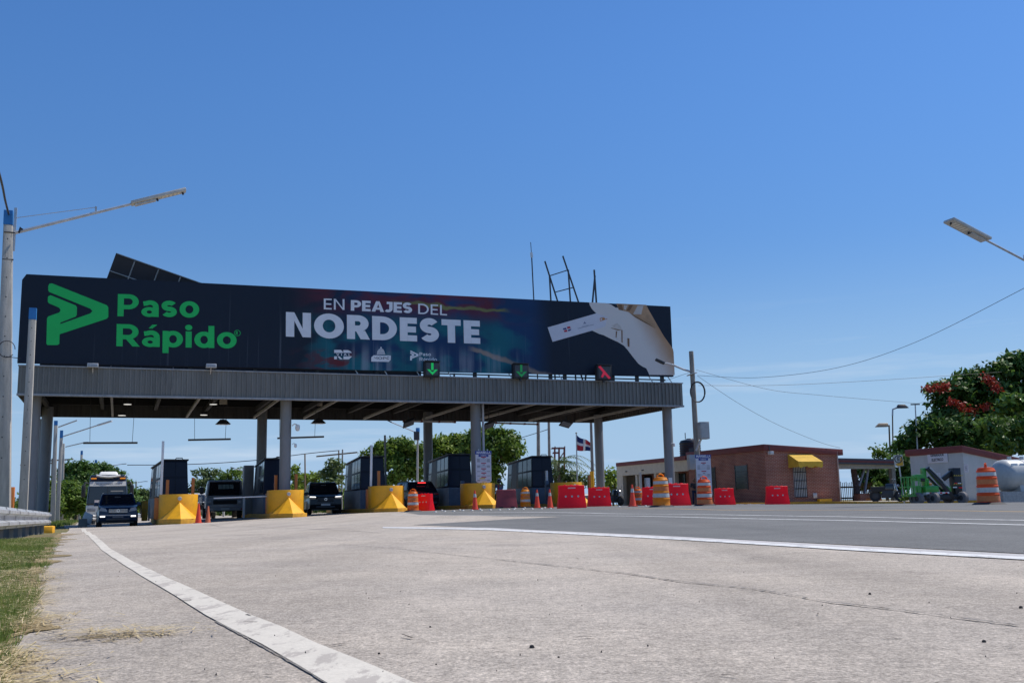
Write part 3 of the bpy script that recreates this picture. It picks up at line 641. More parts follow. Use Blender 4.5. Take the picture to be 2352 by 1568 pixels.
def word(txt, t, track):
    x = 0; out = []
    for c in txt:
        w_, ps = glyph(c, t)
        out += [[(a+x, b) for a, b in p] for p in ps]; x += w_ + track
    return x-track, out
def flat(name, polys, m, parent, plane, y0, dy=.0025, th=.004):   # flat shapes laid on a face, each a hair proud of the one before
    mb = MB()
    lev = -1; prev = set()
    for i, p in enumerate(polys):
        cur = {(round(a,4),round(b,4)) for a,b in p}
        if len(cur & prev) < 2: lev += 1
        prev = cur; y = y0 - (lev % 7)*.0025
        pts2 = [plane(a,b) for a,b in p]; n = len(pts2)
        tri = tessellate_polygon([[Vector((a,b,0)) for a,b in pts2]])
        mb.add([(a,y,b) for a,b in pts2], [tuple(t_) for t_ in tri])
    return mb.build(name, m, parent, smooth=False)

# the large sign
M_print = bpy.data.materials.new('printed sign face'); M_print.use_nodes = True
n = M_print.node_tree; b = n.nodes['Principled BSDF']; l = n.links.new; b.inputs['Roughness'].default_value = .55; b.inputs['Specular IOR Level'].default_value = .3
co = n.nodes.new('ShaderNodeTexCoord').outputs['Object']; sp = n.nodes.new('ShaderNodeSeparateXYZ'); l(co, sp.inputs[0])
def NR(s, a, b_, c=0, d=1, sm=True):
    r = n.nodes.new('ShaderNodeMapRange'); r.interpolation_type = 'SMOOTHSTEP' if sm else 'LINEAR'; r.inputs[1].default_value = a; r.inputs[2].default_value = b_; r.inputs[3].default_value = c; r.inputs[4].default_value = d; l(s, r.inputs[0]); return r.outputs[0]
def NM(op, a, c):
    q = n.nodes.new('ShaderNodeMath'); q.operation = op; l(a, q.inputs[0])
    if isinstance(c,(int,float)): q.inputs[1].default_value = c
    else: l(c, q.inputs[1])
    return q.outputs[0]
def NN(st, sc, det=5, off=(0,0,0), dist=0):
    q = n.nodes.new('ShaderNodeMapping'); q.inputs['Scale'].default_value = st; q.inputs['Location'].default_value = off; l(co, q.inputs[0]); t_ = n.nodes.new('ShaderNodeTexNoise'); t_.inputs['Scale'].default_value = sc; t_.inputs['Detail'].default_value = det; t_.inputs['Distortion'].default_value = dist; l(q.outputs[0], t_.inputs['Vector']); return t_.outputs[0]
def NX(fac, a, col):
    q = n.nodes.new('ShaderNodeMix'); q.data_type = 'RGBA'; l(fac, q.inputs[0])
    if isinstance(a, tuple): q.inputs[6].default_value = (*a,1)
    else: l(a, q.inputs[6])
    q.inputs[7].default_value = (*col,1); return q.outputs[2]
X_, Z_ = sp.outputs[0], sp.outputs[2]
zone = NM('MULTIPLY', NR(X_,12.2,15.5), NR(X_,27.5,24.2))
zone2 = NM('MULTIPLY', NR(X_,13.5,18), NR(X_,27.8,26))
c_ = NX(zone2, (.0075,.0145,.029), (.005,.040,.12))
c_ = NX(NM('MULTIPLY', zone, NM('MULTIPLY', NR(NN((1,1,1.6),.42,3,(3,0,1)),.42,.58), NR(Z_,11.2,9.8))), c_, (.004,.13,.17))
c_ = NX(NM('MULTIPLY', zone, NM('MULTIPLY', NR(Z_,10.2,11.4), NR(NN((1,1,2),.35,4,(7,0,0),1),.34,.58))), c_, (.13,.018,.035))
c_ = NX(NM('MULTIPLY', zone, NM('MULTIPLY', NM('MULTIPLY', NR(Z_,8.8,8.3), NR(X_,16.5,15.5)), NR(NN((1,1,2),1.1,5,(1,0,0),.5),.45,.55))), c_, (.13,.016,.022))
wv = NM('ADD', Z_, NM('MULTIPLY', NM('ADD', X_, -23.0), .30)); wv = NM('ADD', wv, NM('MULTIPLY', NN((1,1,1),1.1,4), .5))
c_ = NX(NM('MULTIPLY', NM('MULTIPLY', NR(wv,8.95,9.05), NR(wv,9.32,9.16)), NM('MULTIPLY', NR(X_,22.4,23.0), NR(X_,28.2,26.6))), c_, (.30,.23,.19))
w2 = NM('ADD', Z_, NM('MULTIPLY', NM('ADD', X_, -21.0), .05)); w2 = NM('ADD', w2, NM('MULTIPLY', NN((1,1,1),.5,3,(5,0,0)), 1.1))
c_ = NX(NM('MULTIPLY', NM('MULTIPLY', NR(w2,11.72,11.82), NR(w2,12.02,11.88)), NM('MULTIPLY', NR(X_,17.5,20), NR(X_,25.2,24.4))), c_, (.20,.20,.07))
stk = NM('MULTIPLY', NR(NN((1.6,1,.05),1.7,6),.46,.72), NM('MULTIPLY', NM('MULTIPLY', NR(X_,14.5,15.2), NR(X_,26.5,24.8)), NR(Z_,9.35,8.2)))
stk2 = NM('MULTIPLY', NR(NN((2.6,1,.06),2.1,6,(9,0,0)),.60,.78), NR(Z_,12.3,7.2,.0,.55))
c_ = NX(NM('MAXIMUM', NM('MULTIPLY', stk, .5), NM('MULTIPLY', stk2, .35)), c_, (.36,.40,.46))
c_ = NX(NM('MULTIPLY', NR(NN((1,1,1),.35,8),.3,.7), .25), c_, (.006,.010,.022))
l(c_, b.inputs['Base Color'])
bu = n.nodes.new('ShaderNodeBump'); bu.inputs['Strength'].default_value = .5; bu.inputs['Distance'].default_value = .05; l(NN((1,1,.5),1.3,4,dist=.6), bu.inputs['Height']); l(bu.outputs[0], b.inputs['Normal'])
uvS = lambda X, Y: onplane(X/1.5395, Y/1.5395, .10)
sign = thing('billboard', 'long dark navy advertising sign with green and white lettering and a printed hand', 'billboard', O, PHI)
corn = [uvS(60,1285), uvS(2385,1327), uvS(2373.4,1081.3), uvS(84.8,968.3), uvS(70,985)]
corn = [(-.08,7.47),(35.5,7.74),(35.5,12.03),(.1,11.79),(-.08,11.5)]
MB().prism(corn, lambda a,b_: (a,.10,b_), lambda a,b_: (a,.34,b_)).build('sign_face', M_print, sign, smooth=False)
sup = MB()
for u in (1.4,4.6,7.8,11,14.2,17.4,20.6,23.0,25.4,27.6,28.5,31.6,33.2,34.9):
    MB().box(u-.09,u+.09,.36,.54,7.05,11.6).build('post', M_dark, sign)
for u in (16.2,17.8,19.6,21.4,25.0,25.8,28.1,31.2,34.0,35.3):
    MB().bar((u-.22,-.02+.4,8.0),(u+.18,.2,7.3),.05).build('strut', M_galv, sign)
MB().box(.2,35.2,.55,.62,7.55,7.62).build('rail', M_dark, sign)
def plane_of(BL, BR, TL, wd):
    o_ = Vector(uvS(*BL)); ex = (Vector(uvS(*BR))-o_)/wd; ey = Vector(uvS(*TL))-o_
    return lambda a, b_: tuple(o_ + ex*a + ey*b_)
M_ink = mat('white sign ink', (.74,.75,.78), rough=.55, var=.05, scale=2, grime=.1, gcol=(.5,.5,.52))
M_ginkk = mat('green sign ink', (.004,.52,.10), rough=.5, var=.05, scale=1.5)
M_dink = mat('dark sign ink', (.02,.035,.07), rough=.5, var=0)
def sgn(name, txt, t, tr, BL, BR, TL, m=M_ink, y=.093):
    wd, ps = word(txt, t, tr); return flat(name, ps, m, sign, plane_of(BL, BR, TL, wd), y)
q1 = lambda x,y: (x*.4464, 600+y*.4464); q2 = lambda x,y: (900+x*.38265, 950+y*.38265); q5 = lambda x,y: (1150+x*.18282, 1210+y*.18282); q4 = lambda x,y: (1920+x*.20408, 1040+y*.20408)
sgn('lettering','Paso',.215,.095,q1(930,1160),q1(1577,1172),q1(934,984),M_ginkk)
sgn('lettering','Rápido',.215,.095,q1(921,1397),q1(1874,1415),q1(924,1221),M_ginkk)
sgn('lettering','EN',.15,.16,q2(640,375),q2(831,381),q2(640,275))
sgn('lettering','PEAJES',.25,.065,q2(889,387),q2(1456,412),q2(890,289))
sgn('lettering','DEL',.15,.16,q2(1512,417),q2(1779,432),q2(1512,322))
sgn('lettering','NORDESTE',.28,.105,q2(289,626),q2(2086,694),q2(290,399))
LOGO = [(382,920),(392,903),(412,900),(846,1073),(858,1090),(858,1165),(845,1180),(472,1303),(470,1378),(455,1388),(377,1388),(367,1378),(372,1178),(382,1162),(470,1130),(480,1112),(468,1092),(388,1058),(378,1045),(380,1005),(400,993),(600,1075),(610,1090),(608,1150),(600,1163),(478,1211),(478,1222),(715,1138),(732,1120),(715,1100),(390,968),(382,955)]
flat('arrow_emblem', [LOGO], M_ginkk, sign, lambda a,b_: uvS(*q1(a,b_)), .093)
cR = uvS(*q1(1880,1293)); flat('registered_mark', ring(arc(cR[0],cR[1],.16,.16,0,360,24), arc(cR[0],cR[1],.135,.135,0,360,24)) + [[(cR[0]-.08+a*.13, cR[1]-.09+b_*.18) for a,b_ in p] for p in glyph('R',.22)[1]], M_ginkk, sign, lambda a,b_: (a,b_), .093)
sx_ = lambda a: 1640+(a-367)*(1803-1640)/(858-367); sy_ = lambda b_: 158+(b_-900)*(350-158)/(1388-900)
flat('arrow_emblem', [[(sx_(a),sy_(b_)) for a,b_ in LOGO]], M_ink, sign, lambda a,b_: uvS(*q5(a,b_)), .093)
sgn('lettering','Paso',.2,.09,q5(1822,262),q5(2045,266),q5(1822,195)); sgn('lettering','Rápido',.2,.09,q5(1822,355),q5(2160,366),q5(1822,290))
flat('road_agency_emblem', [[(172,145),(300,145),(340,180),(340,205),(172,205)],[(350,150),(440,150),(490,175),(515,205),(350,205)],[(172,270),(225,270),(225,328),(172,328)],[(235,270),(275,270),(340,330),(285,330)],[(350,272),(522,272),(455,330),(350,330)]], M_ink, sign, lambda a,b_: uvS(*q5(a,b_)), .093)
sgn('lettering','VIAL',.2,.55,q5(215,256),q5(487,262),q5(215,212))
dome = [[(1003+i*21.5,212),(1003+i*21.5+15,212)] + [(1078+(1003+i*21.5+15-1078)*(1-t*t*.55), 212-85*t) for t in (.4,.8,1)] + [(1078+(1003+i*21.5-1078)*(1-t*t*.55), 212-85*t) for t in (1,.8,.4)] for i in range(7)]
flat('ministry_emblem', dome + [rect(998,217,1160,230), arc(1078,105,16,16,0,360,14)[:-1], rect(1072,110,1084,132), [(890,290),(935,250),(1268,255),(1265,340),(1225,378),(888,372)]], M_ink, sign, lambda a,b_: uvS(*q5(a,b_)), .093)
sgn('lettering','MOPC',.17,.16,q5(932,330),q5(1250,332),q5(932,282),M_dink,.088)
# the printed hand with its card
M_skin = bpy.data.materials.new('printed hand'); M_skin.use_nodes = True; n = M_skin.node_tree; b = n.nodes['Principled BSDF']; l = n.links.new; b.inputs['Roughness'].default_value = .55
co = n.nodes.new('ShaderNodeTexCoord').outputs['Object']; sp = n.nodes.new('ShaderNodeSeparateXYZ'); l(co, sp.inputs[0])
dg = NM('ADD', sp.outputs[0], NM('MULTIPLY', sp.outputs[2], .58)); dg = NM('ADD', dg, NM('MULTIPLY', NN((1,1,1),1.0,3), .5))
l(NX(NR(dg,39.3,41.3), (.68,.625,.58), (.46,.25,.12)), b.inputs['Base Color'])
H_ = lambda a,b_: uvS(*q4(a,b_))
hand = [(795,140),(1100,155),(1180,180),(1255,232),(1300,235),(1285,200),(1270,160),(1790,185),(1830,270),(1950,480),(2090,720),(2250,945),(2262,1000),(2282,1400),(1840,1395),(1815,1335),(1790,1285),(1720,1250),(1650,1200),(1560,1090),(1470,970),(1400,890),(1300,830),(1180,775),(1050,710),(980,690),(850,630),(940,560),(1100,480),(1000,420),(920,330),(850,260),(810,190)]
flat('printed_hand', [hand], M_skin, sign, H_, .094)
flat('printed_card', [[(80,575),(930,330),(1120,400),(1080,560),(850,630),(165,825)]], mat('printed card white', (.62,.61,.66), rough=.5, var=.04), sign, H_, .0925)
M_tan = mat('printed tan shading', (.44,.26,.14), rough=.6, var=.3, scale=1.5); M_brn = mat('printed brown crease', (.20,.10,.045), rough=.6, var=.3, scale=3)
flat('printed_palm', [[(1270,162),(1790,187),(1830,270),(1950,480),(1990,560),(1930,590),(1780,500),(1600,390),(1480,310),(1380,285),(1310,270),(1300,235),(1285,200)]], M_tan, sign, H_, .0915)
flat('printed_crease', [[(1290,175),(1370,180),(1385,280),(1310,268)],[(1500,190),(1560,190),(1500,290),(1440,290)],[(1480,305),(1600,380),(1790,490),(1930,580),(1780,505),(1590,398)],[(1170,578),(1290,608),(1370,622),(1290,626),(1190,592)],[(1262,640),(1285,640),(1270,760),(1258,740)],[(1355,620),(1374,620),(1378,840),(1360,835)],[(1460,760),(1495,770),(1495,915),(1465,900)]], M_brn, sign, H_, .0905)
flat('printed_fold', [[(1560,345),(1640,200),(1740,200),(1700,350)],[(1400,190),(1470,190),(1430,270),(1400,260)],[(1180,545),(1285,500),(1345,560),(1365,605),(1270,595)]], mat('printed pale fold', (.56,.50,.45), rough=.6, var=.2), sign, H_, .0905)
flat('card_emblem', [[(345,590),(400,580),(410,610),(350,615)],[(430,615),(490,600),(480,625),(440,645)]], mat('print blue', (.03,.04,.16), var=0), sign, H_, .0905)
flat('card_emblem', [[(415,565),(465,555),(480,590),(420,600)],[(360,625),(415,615),(425,650),(370,658)]], mat('print red', (.45,.03,.06), var=0), sign, H_, .0905)
flat('card_emblem', [[(695,515),(720,470),(748,510)],[(600,592),(880,520),(882,527),(602,600)],[(670,560),(790,530),(790,534),(670,565)]], mat('print slate', (.2,.22,.3), var=0), sign, H_, .0905)
flat('card_emblem', [[(980,430),(1000,405),(1060,398),(1052,408),(1005,416),(992,455)],[(985,458),(1110,420),(1118,428),(988,470)],[(1020,418),(1070,408),(1072,432),(1024,444)]], mat('print orange', (.5,.2,.04), var=0), sign, H_, .0905)
# the back of the sign for the other direction, further in on the roof
rear = thing('rear_billboard', 'dark back framework of the second sign, seen through the gap under the front sign', 'billboard', O, PHI)
MB().box(.2,22.6,9.9,10.05,7.5,11.2).build('sign_back', mat('dark sign back', (.02,.022,.027), rough=.8, var=.3), rear)
q = MB()
for u in np.arange(.8,30,2.4): q.bar((u,9.8,7.05),(u,9.8,8.9),.1); 
for z_ in (7.55,8.1): q.bar((.2,9.75,z_),(31.5,9.75,z_),.05)
for u in np.arange(22.8,30,.8): q.bar((u,9.72,7.05),(u+.5,9.72,8.1),.03)
q.build('frame', M_dark, rear)

# ------------------------------------------------------------------ toll islands, booths, gates
ISL = [(7.4,-.2,-.19),(12.6,0,-.05),(17.9,.2,.10),(23.1,.4,.18),(28.5,.4,.17)]
IG = 'yellow nosed toll islands between the lanes'
IL = ['yellow toll island nearest the blue car, beside two cones at its right','yellow toll island with the lowered barrier arm, a column rising behind it','yellow toll island with a raised white arm, left of the amber drum','yellow toll island in front of the blue and white tariff board','yellow toll island mostly hidden behind the two bright red barriers']
def island(u, v, z, lb):
    o = thing('toll_island', lb, 'toll island', T(u,v,z), PHI, IG)
    R = .92; q = MB()
    base = [(-R,12),(-R,-.9),(-.55,-1.7),(.0,-2.25),(.55,-1.7),(R,-.9),(R,12)]
    q.prism(base, lambda a,b_: (a,b_,-.25), lambda a,b_: (a,b_,.2)); q.build('kerb_base', M_yellowd, o, bevel=.03)
    h = 1.36; prof_o = arc(0,0,R-.02,R-.02,180,360,24); prof_i = arc(0,0,R-.2,R-.2,180,360,24)
    poly = [(-R+.02,.5)] + prof_o + [(R-.02,.5),(R-.2,.5)] + prof_i[::-1] + [(-R+.2,.5)]
    MB().prism(poly, lambda a,b_: (a,b_,.195), lambda a,b_: (a,b_,h)).build('drum_wall', M_yellow, o, bevel=.02)
    q = MB(); ap = (0,-R-.04,.98)
    pts = [(-R+.04,-.55,.195),(-.6,-1.66,.195),(0,-2.22,.195),(.6,-1.66,.195),(R-.04,-.55,.195)]
    q.add(pts + [ap, (-R+.04,-.3,.195),(R-.04,-.3,.195)], [(0,1,5),(1,2,5),(2,3,5),(3,4,5),(0,5,6),(5,4,7),(6,5,7),(6,7,4,3,2,1,0)])
    q.build('nose', M_yellow, o, smooth=False)
    MB().lathe([(0,.05),(.085,.05),(.1,.0),(.1,-.02)],16).build('reflector', M_galv, o).matrix_local = Matrix.Translation((0,-R+.0,1.15)) @ Matrix.Rotation(R_(90),4,'X')
    return o
for (u,v,z), lb in zip(ISL, IL): island(u, v, z, lb)
def post(u, v, z0, zt, lb, m=M_orange, wd=.15, name='orange_post', cat='post', group='orange posts on the islands'):
    o = one(name, MB().box(-wd/2,wd/2,-wd/2,wd/2,0,zt-z0), m, lb, cat, group, T(u,v,z0), PHI, bevel=.012); return o
def zof(px, py, v): return onplane(px, py, v)
for px, py, i, lb in ((280,1100,0,None),):
    pass
X5 = lambda x: (450+x*.3316)/1.5395; Y5 = lambda y: (1360+y*.3316)/1.5395; X6 = lambda x: (1050+x*.3061)/1.5395; Y6 = lambda y: (1380+y*.3061)/1.5395; X7 = lambda x: (1600+x*.3061)/1.5395; Y7 = Y6
for px, py, v, i, lb, m in ((X5(431),Y5(1013),1.6,0,'orange post rising beside the white raised arm on the first island',M_orange),(X5(703),Y5(990),1.6,0,'orange post at the right edge of the first island, next to the truck',M_orange),
    (X5(1584),Y5(963),1.6,1,'orange post left of the front column on the second island',M_orange),(X5(1800),Y5(950),1.6,1,'orange post right of the front column, beside the black car',M_orange),
    (X6(944),Y6(928),1.6,2,'orange post behind the yellow wall of the third island, in front of its booth',M_orange),(X7(1578),Y7(980),1.6,4,'orange post with slanted top beside the last back column',M_orange)):
    u, z = onplane(px, py, v); post(u, v, ISL[i][2]+.15, z, lb, m)
post(*(onplane(28,1118,-8)[0],-8), -.3, onplane(28,1118,-8)[1], 'short orange post behind the guardrail between the concrete poles', M_orange, .2)
def gate(u, v, z0, lb, hz, arm, ma=M_white, hm=M_orange, group='lane barriers on the islands', along=0):
    o = thing('barrier_gate', lb, 'barrier gate', T(u,v,z0), PHI, group)
    MB().box(-.2,.2,-.17,.17,0,hz).build('housing', hm, o, bevel=.03)
    if arm: 
        a = MB(); a.bar(arm[0], arm[1], .12, .06); a.build('arm', ma, o, bevel=.008)
        MB().cyl((arm[0][0],-.16,arm[0][2]),(arm[0][0],-.3,arm[0][2]),.06,12).build('pivot', M_dark, o)
    return o
def gate_px(hx0, hx1, hyt, v, zi, armtop, armbot, lb, **k):
    u0, zt = onplane(hx0, hyt, v); u1, _ = onplane(hx1, hyt, v); u = (u0+u1)/2
    ua, za = onplane(*armtop, v-.22); ub, zb = onplane(*armbot, v-.22)
    return gate(u, v, zi, lb, zt-zi, ((ub-u,-.22,zb-zi),(ua-u,-.22,za-zi)), **k)
gate_px(X5(312),X5(358),Y5(1205),.9,ISL[0][2]+.18,(X5(383),Y5(600)),(X5(357),Y5(1258)),'orange barrier housing with its white arm raised upright on the first island')
gate_px(X5(1490),X5(1552),Y5(1155),.9,ISL[1][2]+.18,(X5(922),Y5(1208)),(X5(1552),Y5(1186)),'orange barrier housing with its white arm lowered in front of the truck')
gate_px(X6(805),X6(882),Y6(1140),.9,ISL[2][2]+.18,(X6(862),Y6(630)),(X6(852),Y6(1205)),'orange barrier housing with its white arm raised before the third booth')
u_, z_ = onplane(X6(1016),Y6(515),8); gate(u_, 8, ISL[2][2]+.18, 'grey barrier with its arm raised at the rear of the third booth', 1.0, ((0,-.2,.9),(-.05,-.2,z_-.3)), mat('grey arm', (.3,.3,.3), rough=.6), mat('grey housing', (.2,.2,.21), rough=.6))
for px, py, v, i, lb in ((X7(115),Y7(1042),1.0,3,'grey steel reader post in front of the fourth booth'),(X7(1086),Y7(925),1.4,4,'slim grey reader post in front of the last booth')):
    u, z = onplane(px, py, v); o = thing('reader_post', lb, 'reader post', T(u,v,ISL[i][2]+.18), PHI, 'grey reader posts on the islands'); h = z-ISL[i][2]-.18
    MB().box(-.09,.09,-.09,.09,0,h*(1 if i == 3 else .7)).build('post', M_bluegrey, o, bevel=.01)
    if i == 4: MB().box(-.06,.06,-.06,.06,h*.7,h).build('stalk', M_galv, o)
    MB().cyl((0,-.1,h*.55),(0,-.2,h*.55),.08,14).build('speaker', M_dark, o)
for px, py, v, lb, m, wd in ((X5(190),Y5(1235),5,'dull yellow post at the rear of the first island, beside the blue car',M_yellowd,.3),(X5(236),Y5(1232),6,'slim white post at the rear of the first island',M_white,.1),(X5(1246),Y5(1200),7,'slim white post between the truck and the second booth',M_white,.12)):
    u, z = onplane(px, py, v); post(u, v, -.1, z, lb, m, wd, 'post', 'post', None)
def booth(u0, w_, v0, z, zt, lb, L_=4.3, pale=False, door=True, turn=0):
    o = thing('toll_booth', lb, 'toll booth', T(u0+w_/2,v0,z), PHI+turn, 'toll booths under the canopy'); h = zt-z; hb = .36*h; ht = .10
    fx = lambda zz: w_/2+ht*(1-(zz-hb)/(h-hb))            # half width tapering upwards
    MB().frus(-w_/2-ht,w_/2+ht,-.06,L_+.06,0,-w_/2-ht,w_/2+ht,-.06,L_+.06,hb).build('base', M_panel if pale else M_bluegrey, o, bevel=.015)
    if pale: MB().box(-w_/2-ht+.01,w_/2+ht+.004,-.075,-.061,.02,hb-.01).build('front_base_panel', M_bluegrey, o)
    drop = .26
    cb = MB().frus(-w_/2-ht+.02,w_/2+ht-.02,0,L_,hb,-w_/2,w_/2,.14,L_-.1,h); cb.v = [(a,b_,c-(drop if c == h and b_ > 1 else 0)) for a,b_,c in cb.v]; cb.build('cabin', M_navy, o, bevel=.01)
    rf = MB().box(-w_/2-.06,w_/2+.06,.06,L_-.04,h,h+.07); rf.v = [(a,b_,c-(drop if b_ > 1 else 0)) for a,b_,c in rf.v]; rf.build('roof', M_dark, o, bevel=.01)
    def sidept(s, y, zz, out=.006): 
        t = (zz-hb)/(h-hb); yy0 = .14*t; yy1 = L_-.1*t
        return (s*((w_/2+ht-.02)*(1-t)+w_/2*t+out), yy0+(yy1-yy0)*y, zz-drop*y*max(0,t))
    rows = ((hb+.1,hb+.1+(h-hb)*.46),(hb+.1+(h-hb)*.52,h-.1)); cols = ((.03,.18),(.21,.36),(.39,.54),(.66,.78),(.83,.96))
    for s in (-1,1):
        for a,b_ in rows:
            for c,d in cols:
                if (c,d) == cols[3] and door: continue
                q = MB(); q.quad(sidept(s,c,a),sidept(s,d,a),sidept(s,d,b_),sidept(s,c,b_)); 
                q.add([sidept(s,c,a,-.01),sidept(s,d,a,-.01),sidept(s,d,b_,-.01),sidept(s,c,b_,-.01)],[(0,1,2,3)]); q.build('side_window', M_bglass, o, smooth=False)
        q = MB(); q.add([sidept(s,.62,hb+.02,.004),sidept(s,.79,hb+.02,.004),sidept(s,.79,h-.08,.004),sidept(s,.62,h-.08,.004)],[(0,1,2,3)]); q.build('service_door', M_dark, o, smooth=False)
    def frpt(x, zz, out=.006):
        t = (zz-hb)/(h-hb); hw = (w_/2+ht-.02)*(1-t)+w_/2*t; return (x*hw, .14*t-out, zz)
    for a,b_ in rows:
        for c,d in ((-.95,-.04),(.04,.95)):
            MB().quad(frpt(c,a),frpt(d,a),frpt(d,b_),frpt(c,b_)).build('front_panel', mat('navy gloss panel', (.006,.010,.028), rough=.3, var=.15, spec=.25), o, smooth=False)
    MB().tube([(w_*.0,.3,h+.06),(w_*.05,.28,h+.14),(w_*.3,.28,h+.14),(w_*.32,.3,h+.06)],.025,6).build('roof_handle', M_dark, o)
    return o
BL = [(6.82,1.2,3.8,.0,3.02,'dark toll booth behind the first yellow island, seen against open sky'),(12.0,1.2,3.6,.1,3.06,'dark toll booth partly hidden by the column of the second island'),(17.35,1.28,3.8,.28,3.18,'toll booth with a pale lower panel, next to the black car with lit headlamps',),(22.55,1.3,3.9,.34,3.3,'toll booth cut off by the column and tariff board on its right'),(27.8,1.24,3.9,.30,3.17,'toll booth farthest right, standing behind the amber drum and two cones')]
for i, (u0,w_,v0,z,zt,lb) in enumerate(BL): booth(u0, w_, v0, z, zt, lb, pale=i in (2,3), turn=(.115,0,0,0,0)[i])
u_, z_ = onplane(X5(1295),Y5(860),9); o = one('control_cabinet', MB().box(-.28,.28,-.3,.3,0,z_-.1), M_steel, 'tall grey cabinet behind the left side of the second booth', 'cabinet', None, T(u_,9,.1), PHI, bevel=.02)

# ------------------------------------------------------------------ tariff boards
def text_obj(txt, size, m, parent, loc, rot=(R_(90),0,0), bold=0, align='CENTER', name='lettering', shear=0, sx=1):
    cu = bpy.data.curves.new('t', 'FONT'); cu.body = txt; cu.size = size; cu.align_x = align; cu.align_y = 'CENTER'; cu.offset = bold*size; cu.extrude = .002; cu.shear = shear; cu.resolution_u = 3
    to = bpy.data.objects.new('t', cu); COL.objects.link(to); bpy.context.view_layer.update()
    me = bpy.data.meshes.new_from_object(to.evaluated_get(bpy.context.evaluated_depsgraph_get())); bpy.data.objects.remove(to); bpy.data.curves.remove(cu)
    me.materials.clear(); me.materials.append(m); o = bpy.data.objects.new(name, me); COL.objects.link(o); o.parent = parent; o.location = loc; o.rotation_euler = rot; o.scale = (sx,1,1); return o
M_bblue = mat('board blue print', (.012,.035,.26), rough=.4, var=.05); M_bred = mat('board red print', (.42,.03,.07), rough=.5, var=.1); M_bgrey = mat('board grey print', (.13,.13,.16), rough=.5, var=.1); M_byel = mat('board yellow print', (.6,.42,.05), rough=.5, var=.1); M_board = mat('pale board face', (.60,.60,.66), rough=.45, var=.05, grime=.15, gcol=(.42,.42,.46))
def board(loc, rz, wd, ht, lb):
    o = thing('tariff_board', lb, 'tariff board', loc, rz, 'tariff boards listing the tolls')
    poly = [(-wd/2,0.08),(-wd/2+.07,0),(wd/2-.07,0),(wd/2,.08),(wd/2,ht),(-wd/2,ht)]
    MB().prism(poly, lambda a,b_: (a,0,b_), lambda a,b_: (a,.05,b_)).build('panel', M_board, o, smooth=False)
    MB().box(-wd/2-.02,wd/2+.02,-.012,.06,ht-.19,ht).build('header', M_bblue, o); text_obj('MARBELLA',.17,M_ink,o,(0,-.017,ht-.095),bold=.02)
    MB().box(-wd*.32,wd*.32,-.008,0.004,ht-.315,ht-.205).build('sub_header', M_bblue, o); text_obj('TARIFAS',.09,M_ink,o,(0,-.013,ht-.26),bold=.01)
    k = ht/2.02; q = MB(); r = MB(); y_ = MB()
    def bar2(mb, x0, x1, zc, h): mb.box(x0*wd,x1*wd,-.006,.002,ht-zc*k-h/2,ht-zc*k+h/2)
    for zc in (.40,.80,1.15,1.42,1.68): bar2(r,-.16,.16,zc,.05)
    for zc in (.47,.89,1.23,1.51): bar2(q,-.07,.08,zc,.03)
    for zc in (.53,.59,.65,.70, .95,1.0,1.06, 1.32, 1.60, 1.87,1.92):
        bar2(q,-.42,-.24,zc,.022); bar2(q,.22,.42,zc,.022); bar2(q,-.22,.2,zc,.006)
    bar2(y_,-.27,.1,1.77,.06); bar2(y_,-.1,.12,1.98,.025)
    q.build('grey_text_rows', M_bgrey, o); r.build('red_headings', M_bred, o); y_.build('yellow_note', M_byel, o); return o
u0, zt = onplane(1092.5,1035,-.35); u1, zb = onplane(1129,1107,-.35)
board(T((u0+u1)/2,-.35,zb), PHI, u1-u0, zt-zb, 'white and blue tariff board standing above the yellow island by a front column')
p0, p1 = W(1597,1046,55), W(1637.5,1140,55)
tb = board(Vector(((p0.x+p1.x)/2,55,p1.z)), R_(10), p1.x-p0.x, p0.z-p1.z+.05, 'white and blue tariff board in front of the brick building, behind a drum')
for s in (-.3,.3): MB().cyl((s,.08,-1.2),(s,.08,1.5),.03,8).build('leg', M_galv, tb)
for s in (-.25,.25): MB().bar((s,.06,-.35),(s,.06,1.8),.05).build('leg', M_galv, bpy.data.objects['tariff_board'])

# ------------------------------------------------------------------ cones, drums, water barriers
def cone_proto(name, m, sleeve, h, lb):
    o = thing(name, lb, 'traffic cone', group='traffic cones'); k = h/.9
    MB().prism([(-.19,-.15),(-.15,-.19),(.15,-.19),(.19,-.15),(.19,.15),(.15,.19),(-.15,.19),(-.19,.15)], lambda a,b_: (a*k,b_*k,0), lambda a,b_: (a*k,b_*k,.035*k)).build('base_plate', m, o, bevel=.008)
    MB().lathe([(.15*k,.035*k),(.14*k,.06*k),(.035*k,.87*k),(.03*k,.9*k),(0,.9*k)],20).build('cone_body', m, o)
    if sleeve:
        r = lambda z: .14*k+(.035-.14)*k*((z-.06)/.81)+.003
        MB().lathe([(r(.58),.58*k),(r(.74),.74*k)],20).build('reflective_sleeve', M_refl, o)
    return o
cA = cone_proto('traffic_cone', M_cone, True, .9, ''); cB = cone_proto('traffic_cone', M_cone2, False, .78, ''); cC = cone_proto('traffic_cone', M_cone, False, .92, '')
def put(o, px, Y, lb, used=set(), rz=0, sc=1):
    if o.name in used: o = copy_tree(o)
    used.add(o.name); o.location = XY(px, Y); o.rotation_euler = (0,0,rz); o['label'] = lb; o.scale = (sc,)*3; return o
put(cC,456.5,47.8,'plain bright red cone standing right of the first yellow island'); put(cB,478.5,47.3,'dull orange cone, shorter, beside a red cone at the first island')
put(cA,1091,47.7,'red cone with a white band left of the faded maroon barrier')
put(cA,1234,50.5,'red cone with a white band between the amber drum and a twin cone'); put(cA,1263.5,49.5,'red cone with a white band left of the nearest bright red barrier')
put(cA,1453.5,42.5,'red cone with a white band overlapping a drum before the white porch'); put(cA,1579.5,51,'red cone with a white band between a red barrier and a standing person')
